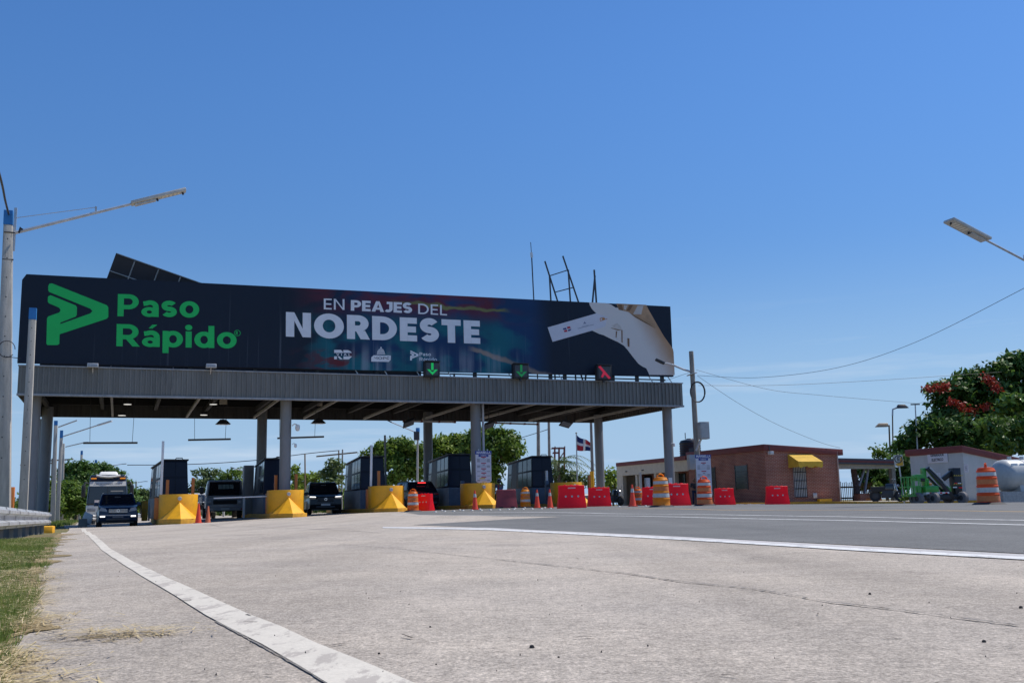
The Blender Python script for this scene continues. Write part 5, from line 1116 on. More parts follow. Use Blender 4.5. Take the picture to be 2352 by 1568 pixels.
# ------------------------------------------------------------------ left side: guardrails, poles, kerb stone
def wbeam(path, lb, posts, zt=.68, seams=4.0, post_every=1.9, end=True):
    o = thing('guardrail', lb, 'guardrail', path[0], 0); path = [p-path[0] for p in path]
    prof = [(-.0,-.155),(.035,-.15),(.045,-.12),(.085,-.105),(.085,-.06),(.02,-.03),(.02,.03),(.085,.06),(.085,.105),(.045,.12),(.035,.15),(.0,.155)]
    d = (path[-1]-path[0]).normalized(); nrm = Vector((d.y,-d.x,0)).normalized()       # towards the road
    q = MB(); n_ = len(prof); vs = []
    for p in path:
        for a, b_ in prof: vs.append(p + nrm*a + Vector((0,0,zt-.155+b_)))
    fs = [(i*n_+k, i*n_+k+1, (i+1)*n_+k+1, (i+1)*n_+k) for i in range(len(path)-1) for k in range(n_-1)]
    q.add(vs, fs); ob = q.build('rail', M_galv, o); so_ = ob.modifiers.new('t','SOLIDIFY'); so_.thickness = .006
    Ltot = (path[-1]-path[0]).length; k = .4
    while k < Ltot:
        p = path[0]+(path[-1]-path[0])*(k/Ltot)
        q = MB(); q.bar(p-nrm*.12+Vector((0,0,-.25)), p-nrm*.12+Vector((0,0,zt-.02)), .12, .14); q.build('rail_post', mat('weathered steel post', (.12,.12,.115), rough=.7, var=.3, grime=.4), o)
        MB().bar(p-nrm*.06+Vector((0,0,zt-.30)), p-nrm*.06+Vector((0,0,zt-.03)), .10, .13).build('spacer', M_dark, o)
        k += post_every
    k = 1.2
    while k < Ltot:
        p = path[0]+(path[-1]-path[0])*(k/Ltot); q = MB()
        vs = [p+d*s_+nrm*(a+.006)+Vector((0,0,zt-.155+b_)) for s_ in (-.05,.05) for a,b_ in prof]
        q.add(vs, [(i,i+1,n_+i+1,n_+i) for i in range(n_-1)]); so2 = q.build('lap_joint', mat('dull lap joint', (.3,.3,.3), rough=.5, metal=.3, var=.3), o); k += seams*.5
    if end:
        p = path[-1]; q = MB(); vs = []
        for i in range(7):
            a_ = i/6*2.4; vs += [p + d*(.16*math.sin(a_)*2) - nrm*(.22*(1-math.cos(a_))) + nrm*.085*1 + Vector((0,0,zt-.155+b_)) for b_ in (-.155,.155)]
        q.add(vs, [(i*2,i*2+1,i*2+3,i*2+2) for i in range(6)]); q.build('end_terminal', M_galv, o)
    return o
gA = W(-60,1180,11.0); gB = W(110,1180,26.2)
def railpt(t): 
    x = gA.x+(gB.x-gA.x)*t; y = 11.0+(26.2-11.0)*t; return Vector((x,y,g(x,y)))
pth = [railpt(t) for t in np.linspace(-.35,1,12)]
zA = W(0,1156,11.9).z; zB = W(105,1176,25.5).z
for i, p in enumerate(pth):
    t = -.35+1.35*i/11; p.z = (zA+(zB-zA)*t) - .70
wbeam(pth, 'long galvanised guardrail along the grass verge at the left edge', True, zt=.70)
pa = XY(202,57); pb = XY(322,92); pa.z = W(210,1187,57).z-.5; pb.z = -.35
wbeam([pa.lerp(pb,t) for t in np.linspace(0,1,6)], 'far guardrail with a white flared end beside the coach', True, zt=.62, end=False)
fe = bpy.data.objects['guardrail.001']; q = MB(); q.prism([(-.3,-.1),(.25,-.3),(.35,.2),(-.1,.42)], lambda a,b_: (a,-.12,.4+b_), lambda a,b_: (a,-.05,.4+b_)); q.build('flared_end', M_galv, fe, bevel=.02)
o = one('kerb_block', MB().box(-.2,.2,-.5,.5,-.1,.15), M_yellow, 'short yellow painted kerb block at the end of the left guardrail', 'kerb', None, XY(108,27.5), PHI, bevel=.03)
o = one('concrete_block', MB().frus(-.25,.25,-.25,.25,-.1,-.2,.2,-.2,.2,.45), M_oldconc, 'dark concrete stub beside the white end of the far guardrail', 'concrete block', None, XY(192,55), PHI, bevel=.03)

def pole(px_t, py_t, Y, wb, wt, lb, cap=.45, name='concrete_pole', group='square concrete poles along the left lane', m=M_conc, px_b=None, square=True, z0=None):
    pt = W(px_t, py_t, Y); b0 = Vector((pt.x if px_b is None else W(px_b,1170,Y).x, Y, 0)); zb = g(b0.x,b0.y)-.3 if z0 is None else z0
    o = thing(name, lb, 'pole', (b0.x,Y,zb), PHI if square else 0, group); h = pt.z-zb
    lean = Matrix.Rotation(-(PHI if square else 0),3,'Z') @ Vector((pt.x-b0.x,0,0)); lx, ly = lean.x, lean.y
    f = lambda t: wb/2+(wt/2-wb/2)*t
    def seg(t0,t1,gr=0):
        a, b_ = f(t0)+gr, f(t1)+gr
        return MB().frus(lx*t0-a,lx*t0+a,ly*t0-a,ly*t0+a,h*t0,lx*t1-b_,lx*t1+b_,ly*t1-b_,ly*t1+b_,h*t1)
    tc_ = 1-cap/h if cap else 1
    if square: seg(0,tc_).build('shaft', m, o, bevel=.02)
    else: MB().tube([(0,0,0),(lx,ly,h)],wb/2,12,wt/2).build('shaft', m, o)
    if cap: seg(tc_,1,.004).build('painted_top', M_blue, o)
    k = 0
    if square and Y < 40:
        q = MB()
        for t in np.arange(.25,.95,.06): q.cyl((lx*t,ly*t-f(t)-.002,h*t),(lx*t,ly*t-f(t)+.002,h*t),.018,8)
        hh = q.build('bolt_holes', M_dark, o)
    o['h'] = 0; del o['h']; return o, Vector((pt.x,Y,pt.z)), h
def lamp_arm(o, root, tip_, lamp_len, wid=.32, stay=True, solar=True, lbl=None):
    """arm from root to tip_, head continuing along the same line"""
    inv = Matrix.Rotation(-o.rotation_euler[2],4,'Z') @ Matrix.Translation(-Vector(o.location))
    a = inv @ root; b_ = inv @ tip_; d = (b_-a).normalized()
    MB().cyl(a, b_, .045, 10, .035).build('arm', M_galv, o)
    MB().bar(a-Vector((0,0,.5)), a+Vector((0,0,.7)), .07, .05).build('arm_bracket', M_galv, o)
    side = d.cross(Vector((0,0,1))).normalized(); up_ = side.cross(d)
    e = b_ + d*lamp_len; q = MB()
    vs = []
    for p in (b_-d*.03, e):
        for sx_2, uz in ((-1,-.03),(1,-.03),(1,.055),(-1,.055)): vs.append(p + side*sx_2*wid/2 + up_*uz)
    q.add(vs, [(0,1,2,3)[::-1],(4,5,6,7),(0,1,5,4),(1,2,6,5),(2,3,7,6),(3,0,4,7)])
    hd_ = q.build('lamp_head', mat('pale lamp casing', (.5,.49,.46), rough=.45, var=.12, grime=.2), o, bevel=.012)
    for k in range(5):
        c = b_ + d*lamp_len*(.56+.075*k); q = MB(); vs = [c+d*s1*.035+side*s2*wid*.3-up_*.034 for s1,s2 in ((-1,-1),(1,-1),(1,1),(-1,1))]; q.add(vs,[(0,1,2,3)]); q.build('led_strip', mat('led strip', (.75,.7,.6), rough=.3, var=.05), hd_, smooth=False)
    for t in (.45,.93):
        c = b_+d*lamp_len*t; MB().cyl(c-up_*.03, c-up_*.10, .03, 10).build('sensor', M_dark, hd_)
    q = MB(); q.bar(b_+d*.05-up_*.06, b_+d*lamp_len*.42-up_*.06, wid*.5,.05); q.build('battery_box', M_galv, hd_)
    if stay:
        m_ = a.lerp(b_, .68); MB().bar(m_, m_+Vector((0,0,.18)), .05).build('stay_clamp', M_galv, o); MB().cyl(m_+Vector((0,0,.16)), a+Vector((0,0,.42)), .01, 5).build('stay_wire', M_galv, o)
# nearest pole with its solar street lamp
YP = 26.5; o, top, h = pole(20,485,YP,.46,.21,'tall concrete lamp pole nearest at the left edge, blue tip and a long lamp arm',cap=.40,name='street_lamp',group=None,px_b=5)
vp = UV(Vector((top.x,YP,0)))[1]
def onv(px, py): u, z = onplane(px, py, vp); return T(u, vp, z)
lamp_arm(o, onv(33,535), onv(304,468), (onv(425,433)-onv(304,468)).length)
o['category'] = 'street lamp'
for k in (0,.75): MB().cyl((-.35,-.02,h-.62-k),(-.08,-.02,h-.62-k),.02,6).build('step_bolt', M_dark, o)
MB().tube([(.02,-.13,h-.65),(.06,-.16,h-.5),(.1,-.12,h-.55)],.03,6).build('cable_knot', M_wire, o)
q = MB(); q.tube([(math.cos(a)*.2-.1,-.2,h*.57+math.sin(a)*.22) for a in np.linspace(0,5.6,18)],.012,6); q.tube([(-.1,-.2,h*.57-.2),(.25,-.2,h*.57-.24)],.01,6); q.build('wire_loop', M_wire, o)
pole(76,708,36,.30,.235,'plain concrete pole with blue tip standing in front of the canopy end',cap=.42,px_b=53)
for i, (pxt, pyt, pxb, Y, wd, cap, lb) in enumerate((
    (98.5,962,84,58,.36,0,'thick bare concrete pole leaning right, its top hidden by the canopy'),
    (197.5,(1240+587*.421)/1.5395,188,90,.40,.4,'pale concrete pole with blue tip, first of the receding row'),
    (218.5,(1240+668*.421)/1.5395,205,94,.36,.7,'concrete pole with a large blue tip and a very long lamp arm'),
    (224.5,(1240+778*.421)/1.5395,215,113,.36,0,'concrete pole with bare tip and a short lamp arm behind the row'),
    (188,(1240+838*.421)/1.5395,183,127,.36,.5,'concrete pole with blue tip rising just left of the coach'),
    (220.5,(1240+915*.421)/1.5395,219,150,.42,.6,'blue tipped pole standing directly above the coach roof'),
    (251,(1240+950*.421)/1.5395,250,165,.42,0,'far lamp pole with an arm above the coach roof'),
    (268.5,(1240+972*.421)/1.5395,268,180,.46,.5,'far blue tipped pole over the right of the coach roof'),
    (286,(1240+1020*.421)/1.5395,286,200,.46,.5,'very distant pole right of the coach roof'),
    (312.5,(1240+1095*.421)/1.5395,312,190,.42,0,'distant lamp pole between the coach and the first booth'))):
    # pixel columns in the crop are measured at 0.421 source px
    xs_ = {1:470,2:518,3:533,4:687,5:806,6:918,7:981,8:1046,9:1143}.get(i); xb_ = {1:447,2:485,3:519,4:667,5:800,6:915,7:980,8:1046,9:1143}.get(i)
    pt_ = xs_*.421/1.5395 if xs_ else pxt; pb_ = xb_*.421/1.5395 if xb_ else pxb
    o, top, h = pole(pt_, pyt, Y, wd, wd*.72, lb, cap=cap, px_b=pb_, z0=-.6)
    arms = {1:((490,640),(648,583)),2:((530,718),(820,625),(940,588)),3:((550,806),(705,770),(745,768)),6:((930,966),(1025,950),(1062,948)),9:((1155,1105),(1215,1095),(1240,1096))}.get(i)
    if arms:
        r = [W(a*.421/1.5395,(1240+b_*.421)/1.5395,Y) for a,b_ in arms]; inv = Matrix.Rotation(-PHI,4,'Z') @ Matrix.Translation(-Vector(o.location)); r = [inv @ p for p in r]
        MB().tube([r[0],r[1]],.06,6).build('arm', M_galv, o)
        if len(r) > 2: MB().bar(r[1],r[2],.3,.12).build('lamp_head', M_galv, o)
for xs_, ys_, xb_, Y, lb in ((303,935,297,140,'wooden utility pole with a crossarm behind the thick leaning pole'),(442,903,436,130,'wooden utility pole with a crossarm left of the receding concrete poles')):
    o, top, h = pole(xs_*.421/1.5395,(1240+ys_*.421)/1.5395,Y,.36,.26,lb,cap=0,name='utility_pole',group='utility poles with crossarms',m=M_wood,px_b=xb_*.421/1.5395,square=False,z0=-.6)
    MB().bar((-2.4,0,h-.35),(2.4,0,h-.15),.16).build('crossarm', M_wood, o)
    for k in (-2.2,-.8,.8,2.2): MB().cyl((k,0,h-.2),(k,0,h+.1),.06,8).build('insulator', M_dark, o)

# ------------------------------------------------------------------ poles and lamps behind the canopy and on the right
def simple_pole(px, py_t, px_b, Y, r, lb, m=M_oldconc, zb=-.5, group=None, cat='pole', name='utility_pole'):
    pt = W(px, py_t, Y); pb = W(px_b, 1160, Y); o = thing(name, lb, cat, (pb.x,Y,zb), 0, group)
    MB().tube([(0,0,0),(pt.x-pb.x,0,pt.z-zb)],r*.58,10,r*.42).build('shaft', m, o); return o, Vector((pt.x-pb.x,0,pt.z-zb))
def arm_px(o, pts, Y, r=.05, head=.35):
    q = [W(x,y,Y)-Vector(o.location) for x,y in pts]; MB().tube(q[:-1],r,8).build('arm', M_galv, o); MB().bar(q[-2],q[-1],head,.1).build('lamp_head', M_dark, o)
S = 1.5395
Xc = lambda x: (1050+x*.3061)/S; Yc = lambda y: (1380+y*.3061)/S
o, t = simple_pole(Xc(1396),Yc(432),Xc(1388),92,.2,'pale lamp pole with blue tip and long arm beside a back column',M_conc,name='street_lamp',cat='street lamp'); arm_px(o,[(Xc(1385),Yc(488)),(Xc(1095),Yc(368)),(Xc(1040),Yc(342))],92)
MB().box(-.24,.24,-.3,.24,t.z-1.1,t.z-.35).build('cable_bundle', M_dark, o); MB().cyl((t.x,0,t.z-.4),(t.x,0,t.z),.19,10).build('painted_top', M_blue, o)
o, t = simple_pole(Xc(527),Yc(680),Xc(515),120,.2,'utility pole at the end of the cables between the black car and the third booth',M_oldconc)
o, t = simple_pole(Xc(483),Yc(690),Xc(486),124,.18,'wooden pole with two crossarms just left of a taller utility pole',M_wood)
for z_, a, b_ in ((-.3,-2.8,2.2),(-2.9,-3.2,3.6)): MB().bar((a,0,t.z+z_-.4),(b_,0,t.z+z_),.16).build('crossarm', M_wood, o)
simple_pole(Xc(92),Yc(730),Xc(100),110,.17,'thin dark utility pole left of the black car roof',M_wood)
simple_pole(X5(1030),Y5(955),X5(1030),130,.25,'far pale pole above the grey truck roof',M_conc)
o, t = simple_pole(X5(1237),Y5(893),X5(1240),115,.16,'far lamp pole between the grey truck and the second booth',M_conc,name='street_lamp',cat='street lamp'); arm_px(o,[(X5(1232),Y5(915)),(X5(1140),Y5(890)),(X5(1105),Y5(880))],115,.05,.4)
o, t = simple_pole((1600+990*.3061)/S,Yc(355),(1600+995*.3061)/S,88,.34,'thick square concrete pole behind the last booth, left one of a pair',M_oldconc)
o, t = simple_pole((1600+1112*.3061)/S,Yc(355),(1600+1128*.3061)/S,86,.26,'concrete pole leaning left behind the last booth, right one of a pair',M_oldconc)
simple_pole((1600+1600*.3061)/S,Yc(362),(1600+1628*.3061)/S,76,.24,'old concrete pole close behind the last grey back column, yellow at its foot',M_oldconc)
o = bpy.data.objects[[o_.name for o_ in COL.objects if o_.name.startswith('utility_pole')][-1]]; MB().tube([(0,-.05,0),(-.05,-.05,3.2)],.155,10).build('painted_foot', M_yellow, o)
# leaning utility pole right of the canopy
YU = 56.5; Xu = lambda x: (2300+x*.3507)/S; Yu = lambda y: (1150+y*.3507)/S
o, t = simple_pole(Xu(410),Yu(262),Xu(500),YU,.30,'tall leaning concrete utility pole right of the canopy with a lamp arm and coiled cable',M_oldconc,zb=-.3)
arm_px(o,[(Xu(408),Yu(467)),(Xu(330),Yu(443)),(Xu(230),Yu(400)),(Xu(165),Yu(383)),(Xu(140),Yu(385)),(Xu(52),Yu(343))],YU,.055,.42)
cc = W(Xu(465),Yu(678),YU)-Vector(o.location)
for k in range(3): MB().tube([cc+Vector((math.cos(a)*(.38+.02*k),-.3-.03*k,math.sin(a)*(.54+.02*k))) for a in np.linspace(0,math.tau,28)],.022,6).build('cable_coil', M_wire, o)
MB().cyl(W(Xu(418),Yu(488),YU)-Vector(o.location), W(Xu(420),Yu(494),YU)-Vector(o.location), .32, 12).build('steel_band', M_galv, o)
pa, pb = W(Xu(483),Yu(975),YU-.6), W(Xu(587),Yu(1145),YU-.6); bx = thing('electric_box', 'pale grey electrical box mounted high on the leaning utility pole', 'electrical box', ((pa.x+pb.x)/2,YU-.6,pb.z), .15)
MB().box(-(pb.x-pa.x)/2,(pb.x-pa.x)/2,-.25,.3,0,pa.z-pb.z).build('cabinet', mat('pale grey cabinet', (.38,.39,.38), rough=.55, var=.12, grime=.3), bx, bevel=.02); MB().box(-(pb.x-pa.x)/2+.06,(pb.x-pa.x)/2-.06,-.265,-.25,.08,pa.z-pb.z-.08).build('door', mat('pale grey cabinet door', (.42,.43,.42), rough=.5, var=.15, grime=.3), bx); MB().tube([(-.1,.2,0),(-.35,.4,-.6)],.06,8).build('conduit', M_galv, bx)
pa, pb = W(Xu(380),Yu(1305),56), W(Xu(455),Yu(1452),56); bx = thing('meter_box', 'pale meter box low on the utility pole, left of a tariff board', 'electrical box', ((pa.x+pb.x)/2,56,pb.z), .15)
MB().box(-(pb.x-pa.x)/2,(pb.x-pa.x)/2,-.2,.3,0,pa.z-pb.z).build('cabinet', mat('pale grey cabinet', (.38,.39,.38)), bx, bevel=.02); MB().box(-.2,.05,-.215,-.2,.95,1.15).build('dial_window', M_dark, bx)
# cables
def cable(pts, lb, r=.010):
    P = [W(x,y,Y) for x,y,Y in pts]; out = []
    for i in range(len(P)-1):
        p0, p1, p2, p3 = P[max(i-1,0)], P[i], P[i+1], P[min(i+2,len(P)-1)]
        for k in range(8):
            t = k/8; out.append(.5*((2*p1)+(p2-p0)*t+(2*p0-5*p1+4*p2-p3)*t*t+(3*p1-p0-3*p2+p3)*t**3))
    out.append(P[-1]); b0 = out[0]; return one('cable', MB().tube([p-b0 for p in out], r, 5), M_wire, lb, 'cable', 'overhead cables', b0)
cable([(1599,849,YU),(1760,893,60),(1880,907,63),(2105,926,68)],'overhead cable sagging from the leaning pole to the thin pole before the red flowered tree')
cable([(1602,862,YU),(1740,867,54),(1920,845,49),(2100,787,44),(2352,662,34),(2480,590,30)],'overhead cable curving up from the leaning pole to the upper right edge')
cable([(1604,885,YU),(1800,884,58),(2050,871,60),(2300,854,62)],'nearly level overhead cable from the leaning pole to the tree')
cable([(1602,863,YU),(1690,922,58),(1780,972,59.5),(1880,1014,61),(1930,1028,61.5)],'overhead cable falling from the leaning pole to the brick building roof')
cable([(1590,853,YU),(1540,870,57),(1500,884,58)],'short overhead cable from the leaning pole to the canopy top')
cable([(2105,926,68),(2140,920,70),(2200,905,74)],'short cable from the thin pole into the red flowered tree')
cable([(20,492,26.4),(12,460,25),(0,405,22.5),(-60,200,17)],'twisted black cable rising from the nearest lamp pole out of view',.028)
cable([(X5(0),Y5(855),125),(X5(640),Y5(848),124),(X5(1320),Y5(808),123),(X5(1900),Y5(735),122),(Xc(490),Yc(692),120)],'far overhead cable passing behind the canopy columns above the truck',.045)
cable([(X7(780),Y7(550),95),(X7(960),Y7(495),90),(X7(1100),Y7(450),86)],'overhead cable behind the canopy rising to the leaning pole pair',.03)
# right hand street lamp, its pole outside the frame
YR = 31; hd_e = W(2181,513,YR); hd_b = W(2264,551,YR+.55); arm_b = W(2352,597,YR+1.05)
d_ = (arm_b-hd_b); root = hd_b + d_*3.2; o = thing('street_lamp', 'solar street lamp reaching in from the right edge of the picture', 'street lamp', (root.x+.1,root.y,g(min(root.x,44),root.y)-.2), PHI)
MB().frus(-.2,.2,-.2,.2,0,-.11,.11,-.11,.11,root.z+.9).build('shaft', M_conc, o, bevel=.02); lamp_arm(o, root, hd_b, (hd_e-hd_b).length, wid=.46)

# ------------------------------------------------------------------ brick office with porch, carport, generator house
def hit(px, py, P, N):
    d = ray(px, py); c = Vector((0,0,EYE)); t = (Vector(P)-c).dot(N)/d.dot(N); return c + d*t
def brickmat(name, c1, c2, mort):
    m = bpy.data.materials.new(name); m.use_nodes = True; n = m.node_tree; l = n.links.new; b = n.nodes['Principled BSDF']; b.inputs['Roughness'].default_value = .85
    co = n.nodes.new('ShaderNodeTexCoord'); sp = n.nodes.new('ShaderNodeSeparateXYZ'); l(co.outputs['Object'], sp.inputs[0]); ad = n.nodes.new('ShaderNodeMath'); l(sp.outputs[0], ad.inputs[0]); l(sp.outputs[1], ad.inputs[1])
    cb = n.nodes.new('ShaderNodeCombineXYZ'); l(ad.outputs[0], cb.inputs[0]); l(sp.outputs[2], cb.inputs[1])
    br = n.nodes.new('ShaderNodeTexBrick'); br.inputs['Scale'].default_value = 1; br.inputs['Brick Width'].default_value = .26; br.inputs['Row Height'].default_value = .08; br.inputs['Mortar Size'].default_value = .014; br.inputs['Color1'].default_value = (*c1,1); br.inputs['Color2'].default_value = (*c2,1); br.inputs['Mortar'].default_value = (*mort,1); l(cb.outputs[0], br.inputs['Vector'])
    no = n.nodes.new('ShaderNodeTexNoise'); no.inputs['Scale'].default_value = .8; no.inputs['Detail'].default_value = 8; l(co.outputs['Object'], no.inputs['Vector']); mr = n.nodes.new('ShaderNodeMapRange'); mr.inputs[1].default_value = .3; mr.inputs[2].default_value = .7; mr.inputs[3].default_value = .72; mr.inputs[4].default_value = 1.2; l(no.outputs[0], mr.inputs[0])
    sc = n.nodes.new('ShaderNodeVectorMath'); sc.operation = 'SCALE'; l(br.outputs[0], sc.inputs[0]); l(mr.outputs[0], sc.inputs['Scale']); l(sc.outputs[0], b.inputs['Base Color'])
    bu = n.nodes.new('ShaderNodeBump'); bu.inputs['Strength'].default_value = .6; bu.inputs['Distance'].default_value = .02; bu.invert = True; l(br.outputs['Fac'], bu.inputs['Height']); l(bu.outputs[0], b.inputs['Normal']); return m
M_brick = brickmat('red brick', (.31,.085,.048), (.24,.062,.038), (.42,.27,.21))
M_redroof = mat('dark red roof edge', (.17,.035,.032), rough=.6, var=.18, grime=.3, gcol=(.08,.03,.03)); M_cream = mat('cream painted render', (.55,.50,.40), rough=.8, var=.1, grime=.3, gcol=(.33,.29,.23))
M_wglass = mat('dark office window', (.012,.014,.018), rough=.12, var=.3)
KX = XY(1764,60); KZ = KX.z; bk = thing('office_building', 'low red brick office with a dark red roof edge, yellow awning and cream porch', 'building', (KX.x,60,KZ), PHI)
Bi = Matrix.Rotation(-PHI,4,'Z') @ Matrix.Translation(-Vector(bk.location)); P0 = Vector((KX.x,60,0))
def bl(px, py, off=0, face='l'):                    # local coordinates on the left (u=off) or right (v=off) face
    if face == 'l': return Bi @ hit(px, py, P0+LX*off, LX)
    return Bi @ hit(px, py, P0+DV*off, DV)
zr = bl(1764,1019).z; UW = bl(1928,1100,0,'r').x; VB = 8.7; zr2 = bl(1926,1031,0,'r').z
z1r = zr2-.0
def slab(u0,u1,v0,v1,z0,z0r,th): return MB().add([(u0,v0,z0),(u1,v0,z0r),(u1,v1,z0r),(u0,v1,z0),(u0,v0,z0+th),(u1,v0,z0r+th),(u1,v1,z0r+th),(u0,v1,z0+th)], [(3,2,1,0),(4,5,6,7),(0,1,5,4),(1,2,6,5),(2,3,7,6),(3,0,4,7)])
th = .36
slab(0,UW,0,VB,-.3,-.3,.3+zr-th).v
MB().add([(0,0,-.3),(UW,0,-.3),(UW,VB,-.3),(0,VB,-.3),(0,0,zr-th),(UW,0,zr2-th),(UW,VB,zr2-th),(0,VB,zr-th)], [(4,5,6,7),(0,1,5,4),(1,2,6,5),(2,3,7,6),(3,0,4,7)]).build('wall', M_brick, bk, smooth=False)
slab(-.12,UW+.32,-.12,VB+.1,zr-th+.004,zr2-th+.004-.02,th).build('roof', M_redroof, bk, bevel=.02)
def wnd(pa, pb, lb='window'):
    a, b_ = bl(*pa), bl(*pb); v0, v1 = sorted((a.y,b_.y)); z0, z1 = sorted((a.z,b_.z)); 
    f = MB().box(-.03,.05,v0,v1,z0,z1).build(lb, M_wglass, bk); MB().box(-.05,-.02,v0-.06,v0,z0-.06,z1+.06).build('frame', M_dark, f); MB().box(-.05,-.02,v1,v1+.06,z0-.06,z1+.06).build('frame', M_dark, f)
    for k in (1,2,3): MB().box(-.045,-.032,v0,v1,z0+(z1-z0)*k/4-.012,z0+(z1-z0)*k/4+.012).build('mullion', M_dark, f)
wnd((1689,1070),(1719,1122)); wnd((1634,1074),(1645,1126))
a, b_ = bl(1820.5,1066,0,'r'), bl(1852.5,1141,0,'r')
dr = MB().box(a.x,b_.x,-.05,.05,b_.z,a.z).build('door', mat('white door leaf', (.52,.53,.54), rough=.5, var=.08), bk)
q = MB()
for t in np.linspace(0,1,8): x = a.x+(b_.x-a.x)*t; q.box(x-.014,x+.014,-.10,-.075,b_.z,a.z)
for t in (0,.26,.5,.76,1): z = b_.z+(a.z-b_.z)*t; q.box(a.x-.03,b_.x+.03,-.11,-.07,z-.018,z+.018)
q.build('grille', M_black, dr)
a2, b2 = bl(1809,1043,0,'r'), bl(1862,1066,0,'r'); AW = 1.0
q = MB(); x0, x1 = a2.x, b2.x+.05; zt_, zl = a2.z, a2.z-.48; n_ = 12
q.add([(x0,-.02,zt_),(x1,-.02,zt_),(x1+.05,-AW,zl),(x0-.0,-AW,zl)],[(0,1,2,3)])
sc_ = [(x0+(x1+.05-x0)*k/n_, -AW-.005, zl-.28-(.05 if k % 2 else 0)-(.04*math.sin(k*1.3))) for k in range(n_+1)]
q.add([(x0+(x1+.05-x0)*k/n_,-AW-.004,zl) for k in range(n_+1)]+sc_, [(k,k+1,n_+1+k+1,n_+1+k) for k in range(n_)])
q.add([(x0,-.02,zt_),(x0,-AW,zl),(x0,-AW,zl-.3),(x0,-.02,zl-.32)],[(0,1,2,3)]); q.add([(x1,-.02,zt_),(x1+.05,-AW,zl),(x1+.05,-AW,zl-.3),(x1,-.02,zl-.32)],[(0,1,2,3)])
o_ = q.build('awning', mat('yellow awning canvas', (.62,.38,.035), rough=.8, var=.15, scale=3, grime=.3, gcol=(.25,.14,.02)), bk, smooth=False); sm = o_.modifiers.new('t','SOLIDIFY'); sm.thickness = .01
a, b_ = bl((2500+1570*.238)/S,(1480+1105*.238)/S,0,'r'), bl((2500+1632*.238)/S,(1480+1180*.238)/S,0,'r'); MB().box(a.x,b_.x,-.06,.02,b_.z,a.z).build('vent_cover', M_galv, bk, bevel=.01)
MB().cyl((UW-.1,-.08,-.2),(UW-.1,-.08,zr2-.12),.045,8).build('drain_pipe', mat('pale drain pipe', (.4,.3,.27), rough=.6), bk)
q = MB().box(.1,.34,-.42,-.12,zr-.62,zr-.42).build('floodlight', M_galv, bk, bevel=.02); MB().bar((.22,-.2,zr-.42),(.22,-.14,zr-.1),.04).build('bracket', M_dark, q)
# porch
VE = bl(1418.5,1100).y; zp = bl(1424,1062).z; zq = bl(1600,1050,.0).z
zc0, zc1 = bl(1424,1083).z, bl(1424,1066).z
MB().box(-.05,.25,VB,VE,zp-1.0,zp-.28).build('porch_beam', M_cream, bk); MB().box(-.15,3.5,VB+.12,VE-.1,zp-.276,zp).build('porch_roof', M_redroof, bk)
MB().box(2.0,2.2,VB,VE,-.3,zp-.28).build('porch_back_wall', M_brick, bk, smooth=False); MB().box(.25,2.0,VB,VE,zp-.6,zp-.52).build('porch_ceiling', M_cream, bk)
MB().box(.0,4.0,VE-.02,VE+.12,-.3,zp-.28).build('porch_end_wall', M_cream, bk)
for pa in ((1419.5,1430.5),(1459.5,1464),(1503,1507),(1545,1550)):
    v0, v1 = bl(pa[1],1100).y, bl(pa[0],1100).y; MB().box(0,.3,v0,max(v1,v0+.3),-.3,zp-1.0).build('porch_pillar', M_cream, bk)
for px0, px1, pt_ in ((1436,1450,1092),(1480,1500,1084),(1558,1578,1075)):
    a, b_ = bl(px0,pt_,2.0), bl(px1,1150,2.0); f = MB().box(1.93,1.99,min(a.y,b_.y),max(a.y,b_.y),0,min(a.z,2.3)).build('porch_door', M_wglass, bk)
for px in (1440,1478): 
    a = bl(px,1079); MB().box(-.12,-.05,a.y-.12,a.y+.12,zp-.75,zp-.68).build('wall_lamp', M_dark, bk)
one('post', MB().box(-.07,.07,-.07,.07,-.2,2.1), mat('pale porch post', (.5,.49,.46), rough=.6), 'slim pale post standing before the porch openings', 'post', None, XY(1473,66), PHI)
one('post', MB().box(-.12,.12,-.12,.12,-.2,1.6), M_galv, 'grey steel post left of the amber drum near the porch', 'post', None, XY(1489,60), PHI)
# water tank on the porch roof
p = W(1586,1046,71); wt = thing('water_tank', 'black ribbed plastic water tank on the porch roof behind the utility pole', 'water tank', (p.x,71,p.z-.1)); r_ = (1610-1561)/2/F*71
prof = [(r_,0)]
hz_ = W(1586,1008,71).z-p.z+.1
for k in range(5): prof += [(r_,hz_*(.1+.13*k)),(r_*.96,hz_*(.14+.13*k)),(r_*.96,hz_*(.18+.13*k)),(r_,hz_*(.22+.13*k))]
prof += [(r_,hz_*.78),(r_*.86,hz_*.92),(r_*.35,hz_*.99),(r_*.3,hz_*1.03),(0,hz_*1.04)]
MB().lathe(prof,24).build('tank_shell', mat('black tank plastic', (.014,.015,.022), rough=.45, var=.15), wt); MB().cyl((-.3,0,hz_),(-.3,0,hz_+.45),.03,6).build('vent_pipe', M_dark, wt)
